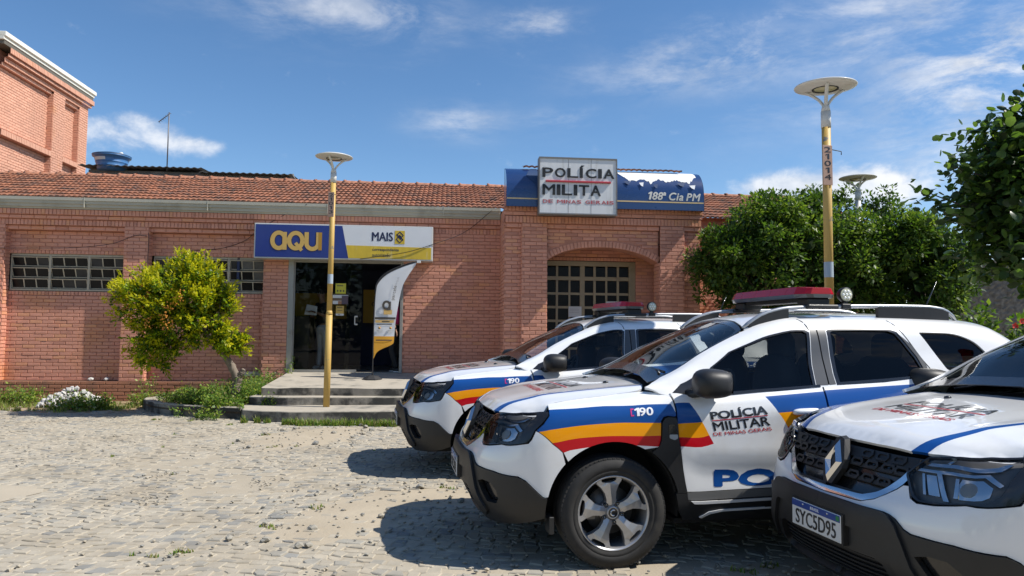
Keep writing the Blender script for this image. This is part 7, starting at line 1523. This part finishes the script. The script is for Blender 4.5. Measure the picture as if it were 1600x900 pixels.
def broad_tree():
    R = np.random.RandomState(41); base = np.array([5.75, 6.7, 0.]); t = thing('broad_leaved_tree', 'broad leaved tree reaching into the frame from the right edge', 'tree', base)
    trunk(t, [W(0, 0, -.05), W(.02, 0, .9), W(-.05, 0, 1.8), W(-.1, 0, 2.6)], [.12, .10, .09, .07], bark_d, seed=4)
    tips = [(3.70, 6.5, 2.78), (3.98, 6.45, 2.98), (4.02, 6.6, 2.62), (4.22, 6.5, 3.25), (4.45, 6.4, 3.45), (4.62, 6.5, 3.62), (4.75, 6.3, 3.85), (4.15, 6.5, 2.45), (4.30, 6.4, 2.30), (4.42, 6.6, 2.15), (4.55, 6.4, 1.86), (4.7, 6.5, 2.0), (4.9, 6.4, 3.3), (4.7, 6.6, 2.9), (4.5, 6.3, 2.75), (4.6, 6.7, 2.5), (5.1, 6.3, 2.5), (5.4, 6.5, 3.6), (6.2, 6.6, 3.4), (6.6, 6.9, 2.9), (5.6, 7.4, 3.2), (4.35, 6.9, 2.9), (4.5, 7.0, 3.2), (5.0, 7.2, 2.3), (5.2, 6.0, 3.0), (4.32, 6.5, 3.0), (4.4, 6.5, 2.6), (4.75, 6.45, 3.2), (4.25, 6.55, 2.75), (4.62, 6.5, 2.3), (4.8, 6.5, 2.75), (4.9, 6.5, 3.0), (5.0, 6.5, 3.5)]
    P = []; D = []
    for i, q in enumerate(tips):
        e = np.array(q)-base; s = W(-.1, 0, 1.7+.9*(i % 3)/2); mid = (s+e)/2+np.array([0, 0, .18]); ln = smooth_line([s, mid, e], 24); mb = MB(); mb.tube(ln, list(np.linspace(.022, .004, 24)), 6); mb.build('branch', bark_d, t)
        for k in range(110):
            f = R.uniform(.42, 1.0)**.7; p = np.array([np.interp(f, np.linspace(0, 1, 24), ln[:, j]) for j in range(3)]); sp_ = .25*(1.04-f)**.5+.03; p = p+np.clip(R.normal(0, 1, 3), -1.5, 1.5)*np.array([sp_, sp_, sp_*.75]); d = (e-s); d = d/np.linalg.norm(d)+R.normal(0, .8, 3)+np.array([0, 0, -.35]); P.append(p); D.append(d)
        for k in range(9): P.append(e+R.normal(0, .05, 3)+(s-e)/np.linalg.norm(s-e)*.05*k); D.append(R.normal(0, .8, 3)+(e-s)*.4)
    for q in ((4.66, 6.5, 3.93), (4.60, 6.5, 3.70)):                       # two sprays at the very edge
        for k in range(9): P.append(np.array(q)-base+np.array([.06*k, 0, .012*k])+R.normal(0, .012, 3)); D.append(np.array([-.3, -.1, -.8])+R.normal(0, .25, 3))
    for k in range(3200):
        q = np.array([4.66, 6.6, 2.74])+np.clip(R.normal(0, 1, 3), -1.7, 1.7)*np.array([.24, .3, .42]); P.append(q-base); D.append(R.normal(0, 1, 3)+np.array([0, 0, -.3]))
    P = np.array(P); D = np.array(D); mi = R.choice(3, len(P), p=[.48, .37, .15]); w = P+base; px = 800+1130*w[:, 0]/w[:, 1]; py = 517-1130*(w[:, 2]-CAMH)/w[:, 1]
    vis = (px < 1600) & (py > 60) & (py < 520); idx = np.where(vis)[0]; idx = idx[np.argsort(w[idx, 1])][:300]; rest = np.setdiff1d(np.arange(len(P)), idx)
    cr = leaves('crown', P[rest], D[rest], .074, lf_r, mi[rest], t, broad=True, seed=3, kind='stuff')
    cache = []
    for m_ in range(3):
        for v in range(3):
            o = leaves('leaf', np.zeros((1, 3)), np.array([[1., 0, 0]]), .078, lf_r, np.array([m_]), None, broad=True, seed=50+v, up=np.array([[0, 0, 1.]])+.001); cache.append(o.data); bpy.data.objects.remove(o)
    for i in idx:
        o = newobj('leaf', cache[mi[i]*3+i % 3], t, P[i]); o.rotation_mode = 'QUATERNION'; o.rotation_quaternion = Vector(D[i]).to_track_quat('X', 'Z') @ Matrix.Rotation(R.uniform(-.9, .9), 3, 'X').to_quaternion()
broad_tree()
def hibiscus():
    R = np.random.RandomState(51); t = thing('hibiscus_bush', 'flowering bush with red blooms behind the parked cars at right', 'bush', (5.55, 8.15, 0)); o = np.array([5.55, 8.15, 0]); S = []; 
    for c, r, n in (((5.5, 8.15, 1.25), (.62, .5, .52), 80), ((5.15, 8.1, 1.45), (.28, .25, .26), 18), ((6.2, 8.2, 1.3), (.6, .5, .5), 30)): d = R.normal(0, 1, (n, 3)); d /= np.linalg.norm(d, axis=1, keepdims=True); S.append(np.array(c)+d*np.array(r)*R.uniform(.5, 1.05, (n, 1)))
    S = np.vstack(S); P, D = clump_leaves(S, R.uniform(.08, .17, len(S)), 26, R); leaves('foliage', P-o, D, .075, lf_d+[lf_w[1]], R.choice(4, len(P), p=[.3, .36, .22, .12]), t, .6, seed=5, kind='stuff')
    for k in range(9): e = S[R.randint(len(S))]-o; trunk(t, [W(0, 0, 0), e*.5+R.normal(0, .05, 3), e], [.018, .012, .005], bark_d, 'stem', k, 6, .05)
    fm = mat('flower_red', (.62, .02, .015), .5)
    for q in ((5.37, 7.62, 1.62), (5.28, 7.6, 1.57)):
        mb = MB()
        for k in range(5): a = 2*math.pi*k/5+R.rand(); d = np.array([math.cos(a), -.4, math.sin(a)]); n = np.cross(d, [0, 1, 0]); p = np.array(q)-o; w = .028; mb.add([p, p+d*w*.6+n*w*.5, p+d*w*1.2+n*w*.25, p+d*w*1.25-n*w*.2, p+d*w*.6-n*w*.5], [(0, 1, 2, 3, 4)])
        mb.build('flower', fm, t)
hibiscus()
# -- weeds and grass
def grass(name, label, spots_, seed, h=.11, n=60, mats=lf_w, p=(.45, .35, .2)):
    R = np.random.RandomState(seed); V = []; F = []; M = []
    for x, y, r, z in spots_:
        for k in range(n):
            a = R.uniform(0, 6.28); d = r*math.sqrt(R.rand()); b = np.array([x+d*math.cos(a), y+d*math.sin(a)*.6, z]); hh = h*R.uniform(.4, 1.3)*(1-.4*d/r); t = R.uniform(0, 6.28); l = hh*R.uniform(.1, .7); w = .0035+.003*R.rand(); s = np.array([math.cos(t+1.57), math.sin(t+1.57), 0])*w
            m_ = b+np.array([math.cos(t)*l*.35, math.sin(t)*l*.35, hh*.6]); e = b+np.array([math.cos(t)*l, math.sin(t)*l, hh]); o = len(V); V += [b-s, b+s, m_+s*.8, m_-s*.8, e]; F += [(o, o+1, o+2, o+3), (o+3, o+2, o+4)]; M += [R.choice(3, p=p)]*2
    o = newobj(name, mesh(name, V, F, mats, M)); return tag(o, label, 'grass', kind='stuff')
R = np.random.RandomState(61)
grass('grass', 'tufts of green and dry grass along the foot of the bottom step', [(x, 11.02+.035*(x+3)+R.uniform(-.06, .08), R.uniform(.06, .13), 0) for x in np.linspace(-3.4, -1.4, 38)]+[(x, 11.25, .06, 0) for x in (-4.1, -3.9, -3.75)], 1, .13, 70)
grass('grass', 'grass and dry weeds on the earth strip by the left wall', [(R.uniform(-10.4, -6.8), R.uniform(12.4, 13.9), R.uniform(.06, .18), 0) for k in range(130)], 2, .10, 34, p=(.3, .4, .3))
grass('grass', 'small tufts growing between the cobbles', [(x+R.normal(0, .05), y+R.normal(0, .03), R.uniform(.02, .05), 0) for x, y in [(-2.28, 4.7), (-2.1, 4.75), (1.45, 4.55), (1.6, 4.6), (-1.75, 5.4), (-1.6, 5.95), (-3.3, 10.0), (-2.9, 9.0), (-.2, 6.6), (-.6, 6.75), (-4.2, 11.0), (-5.0, 11.4), (-5.6, 11.5)] for _ in range(3)]+[(R.uniform(-5, 0), R.uniform(7, 10.5), .025, 0) for _ in range(12)], 3, .04, 12, p=(.35, .3, .35))
def weeds(name, label, spots_, seed, h=.3, n=26, size=.05, p=(.55, .38, .07)):
    R = np.random.RandomState(seed); P = []; D = []; ms_ = MB()
    for x, y, z, hh in spots_:
        for s in range(4):
            a = R.uniform(0, 6.28); top = np.array([x+.10*math.cos(a), y+.10*math.sin(a), z+hh*R.uniform(.6, 1.1)]); b = np.array([x, y, z])
            ms_.tube([b, (b+top)/2+R.normal(0, .01, 3), top], .003, 4)
            for k in range(n//2): f = R.uniform(.15, 1.05); P.append(b+(top-b)*f+R.normal(0, .035, 3)); D.append(R.normal(0, 1, 3)+np.array([0, 0, .35]))
    o = leaves(name, np.array(P), np.array(D), size, lf_w, R.choice(3, len(P), p=p), None, .6, seed=seed); ms_.build('stem', lf_w[0], o); return tag(o, label, 'weeds', kind='stuff')
sp_ = []
while len(sp_) < 210:
    x, y = R.uniform(-6.35, -4.1), R.uniform(11.9, 14.5)
    if not pip(np.array([(-6.5, 14.5), (-6.45, 13.2), (-6.2, 12.85), (-5.75, 12.45), (-5.2, 12.12), (-4.7, 11.95), (-4.45, 12.3), (-4.65, 14.6)]), np.array([[x, y]]))[0]: continue
    sp_.append((x, y, .12, R.uniform(.10, .24)+(.22 if x > -4.95 else 0)+(.06 if y < 12.6 else 0)))
weeds('weeds', 'tall green weeds filling the kerbed bed round the small tree', sp_+[(-4.62, y, .15, .5) for y in np.linspace(12.1, 14.2, 9)]+[(-4.5, 11.9, .17, .22), (-4.35, 11.75, .17, .16), (-4.2, 12.25, .17, .16), (-4.0, 12.3, .17, .14), (-4.5, 14.7, .55, .35), (-4.55, 14.72, .6, .28), (-4.45, 14.6, .5, .2)]+[(x, y, 0, .16) for x, y in ((-5.0, 11.62), (-4.8, 11.55), (-4.65, 11.5), (-5.35, 11.8), (-4.9, 11.6), (-4.72, 11.58))]+[(R.uniform(-5.1, -4.5), R.uniform(11.7, 12.1), .15, .2) for k in range(16)], 7, n=24, size=.05)
weeds('weeds', 'light green weeds growing round the rubble heap', [(R.uniform(-8.0, -7.1), R.uniform(12.65, 13.2), 0, R.uniform(.12, .3)) for k in range(34)]+[(R.uniform(-9.9, -8.7), R.uniform(13.3, 14.0), 0, R.uniform(.15, .35)) for k in range(30)]+[(R.uniform(-7.0, -6.6), R.uniform(13.2, 14.1), 0, R.uniform(.12, .3)) for k in range(14)]+[(-7.0, 13.9, .2, .35), (-6.85, 13.9, .2, .3)], 8, n=18, size=.055, p=(.35, .55, .10))

# -- rough grey wall and a brick pier beyond the trees
rough_w = mat('roughcast', (.20, .185, .165), .95, var=.25, vscale=14, bump=1., bscale=28, dirt=(.10, .092, .082), dlo=.45, dhi=.7, dscale=12)
gw = thing('grey_wall', 'rough grey rendered wall behind the flowering bush', 'wall', (8.2, 14.7, 0), (0, 0, math.radians(-20))); mb = MB(); nx, nz = 90, 60; Rw = np.random.RandomState(3); V = [(i*4.5/nx, Rw.uniform(-.014, .014), k*2.92/nz) for k in range(nz+1) for i in range(nx+1)]
mb.add(V, [(k*(nx+1)+i, k*(nx+1)+i+1, (k+1)*(nx+1)+i+1, (k+1)*(nx+1)+i) for k in range(nz) for i in range(nx)]); mb.box(0, 4.5, .02, .2, 0, 2.90); mb.build('wall_face', rough_w, gw, recalc=False); mb = MB(); mb.box(-.03, 4.53, -.04, .24, 2.90, 2.96, bev=.01); mb.build('wall_cap', conc, gw)
bp_ = thing('brick_pier', 'short sunlit brick pier glimpsed under the trees above the car roof', 'wall', (8.0, 14.55, 0), (0, 0, .1)); PB = Bricks(); PB.field((0, 0, 0), (1, 0, 0), (0, -1, 0), 0, .52, 0, 2.08); PB.field((.52, 0, 0), (0, 1, 0), (1, 0, 0), 0, .4, 0, 2.08); PB.build(bp_, [brick_t], mortar_m); mb = MB(); mb.box(.0, .51, .01, .4, 0, 2.07); mb.build('core', mortar_m, bp_)

# -- unseen trees behind the viewer, added for the cars' glass and paint to mirror
def unseen_treeline():
    R = np.random.RandomState(77); S = []
    for x, y, w, h in ((-15, -17, 3.2, 2.6), (-9, -19, 3.4, 3.0), (-3, -20, 3.6, 2.8), (4, -18, 3.2, 2.7), (10, -19, 3.5, 3.1), (17, -20, 3.4, 2.7)):
        d = R.normal(0, 1, (90, 3)); d /= np.linalg.norm(d, axis=1, keepdims=True); S.append(np.array([x, y, 3.6])+d*np.array([w, 2.2, h]))
    S = np.vstack(S); P, D = clump_leaves(S, np.full(len(S), .8), 30, R)
    o = leaves('unseen_treeline', P, D, .42, lf_d, R.choice(3, len(P), p=[.5, .38, .12]), None, .6, seed=9); tag(o, 'unseen line of trees added behind the viewer, mirrored in the cars', 'trees', kind='stuff')
unseen_treeline()
# ------------------------------------------------------------------ the three patrol cars
import time
car = build_car('police_car', 'white police car in the middle of the row with its whole left side in view', '4573-66', 'SYC5D93')
car_l = build_car('police_car', 'farthest white police car, nose toward the shop steps', '4573-66', 'SYC5D91')
car_r = build_car('police_car', 'nearest white police car at the right edge showing its bonnet and grille', '4573-66', 'SYC5D95')
place_car(car, .4955, 5.3963, 80.36); place_car(car_l, -.355, 8.09, 77.5); place_car(car_r, 2.436, 3.895, 78.6)
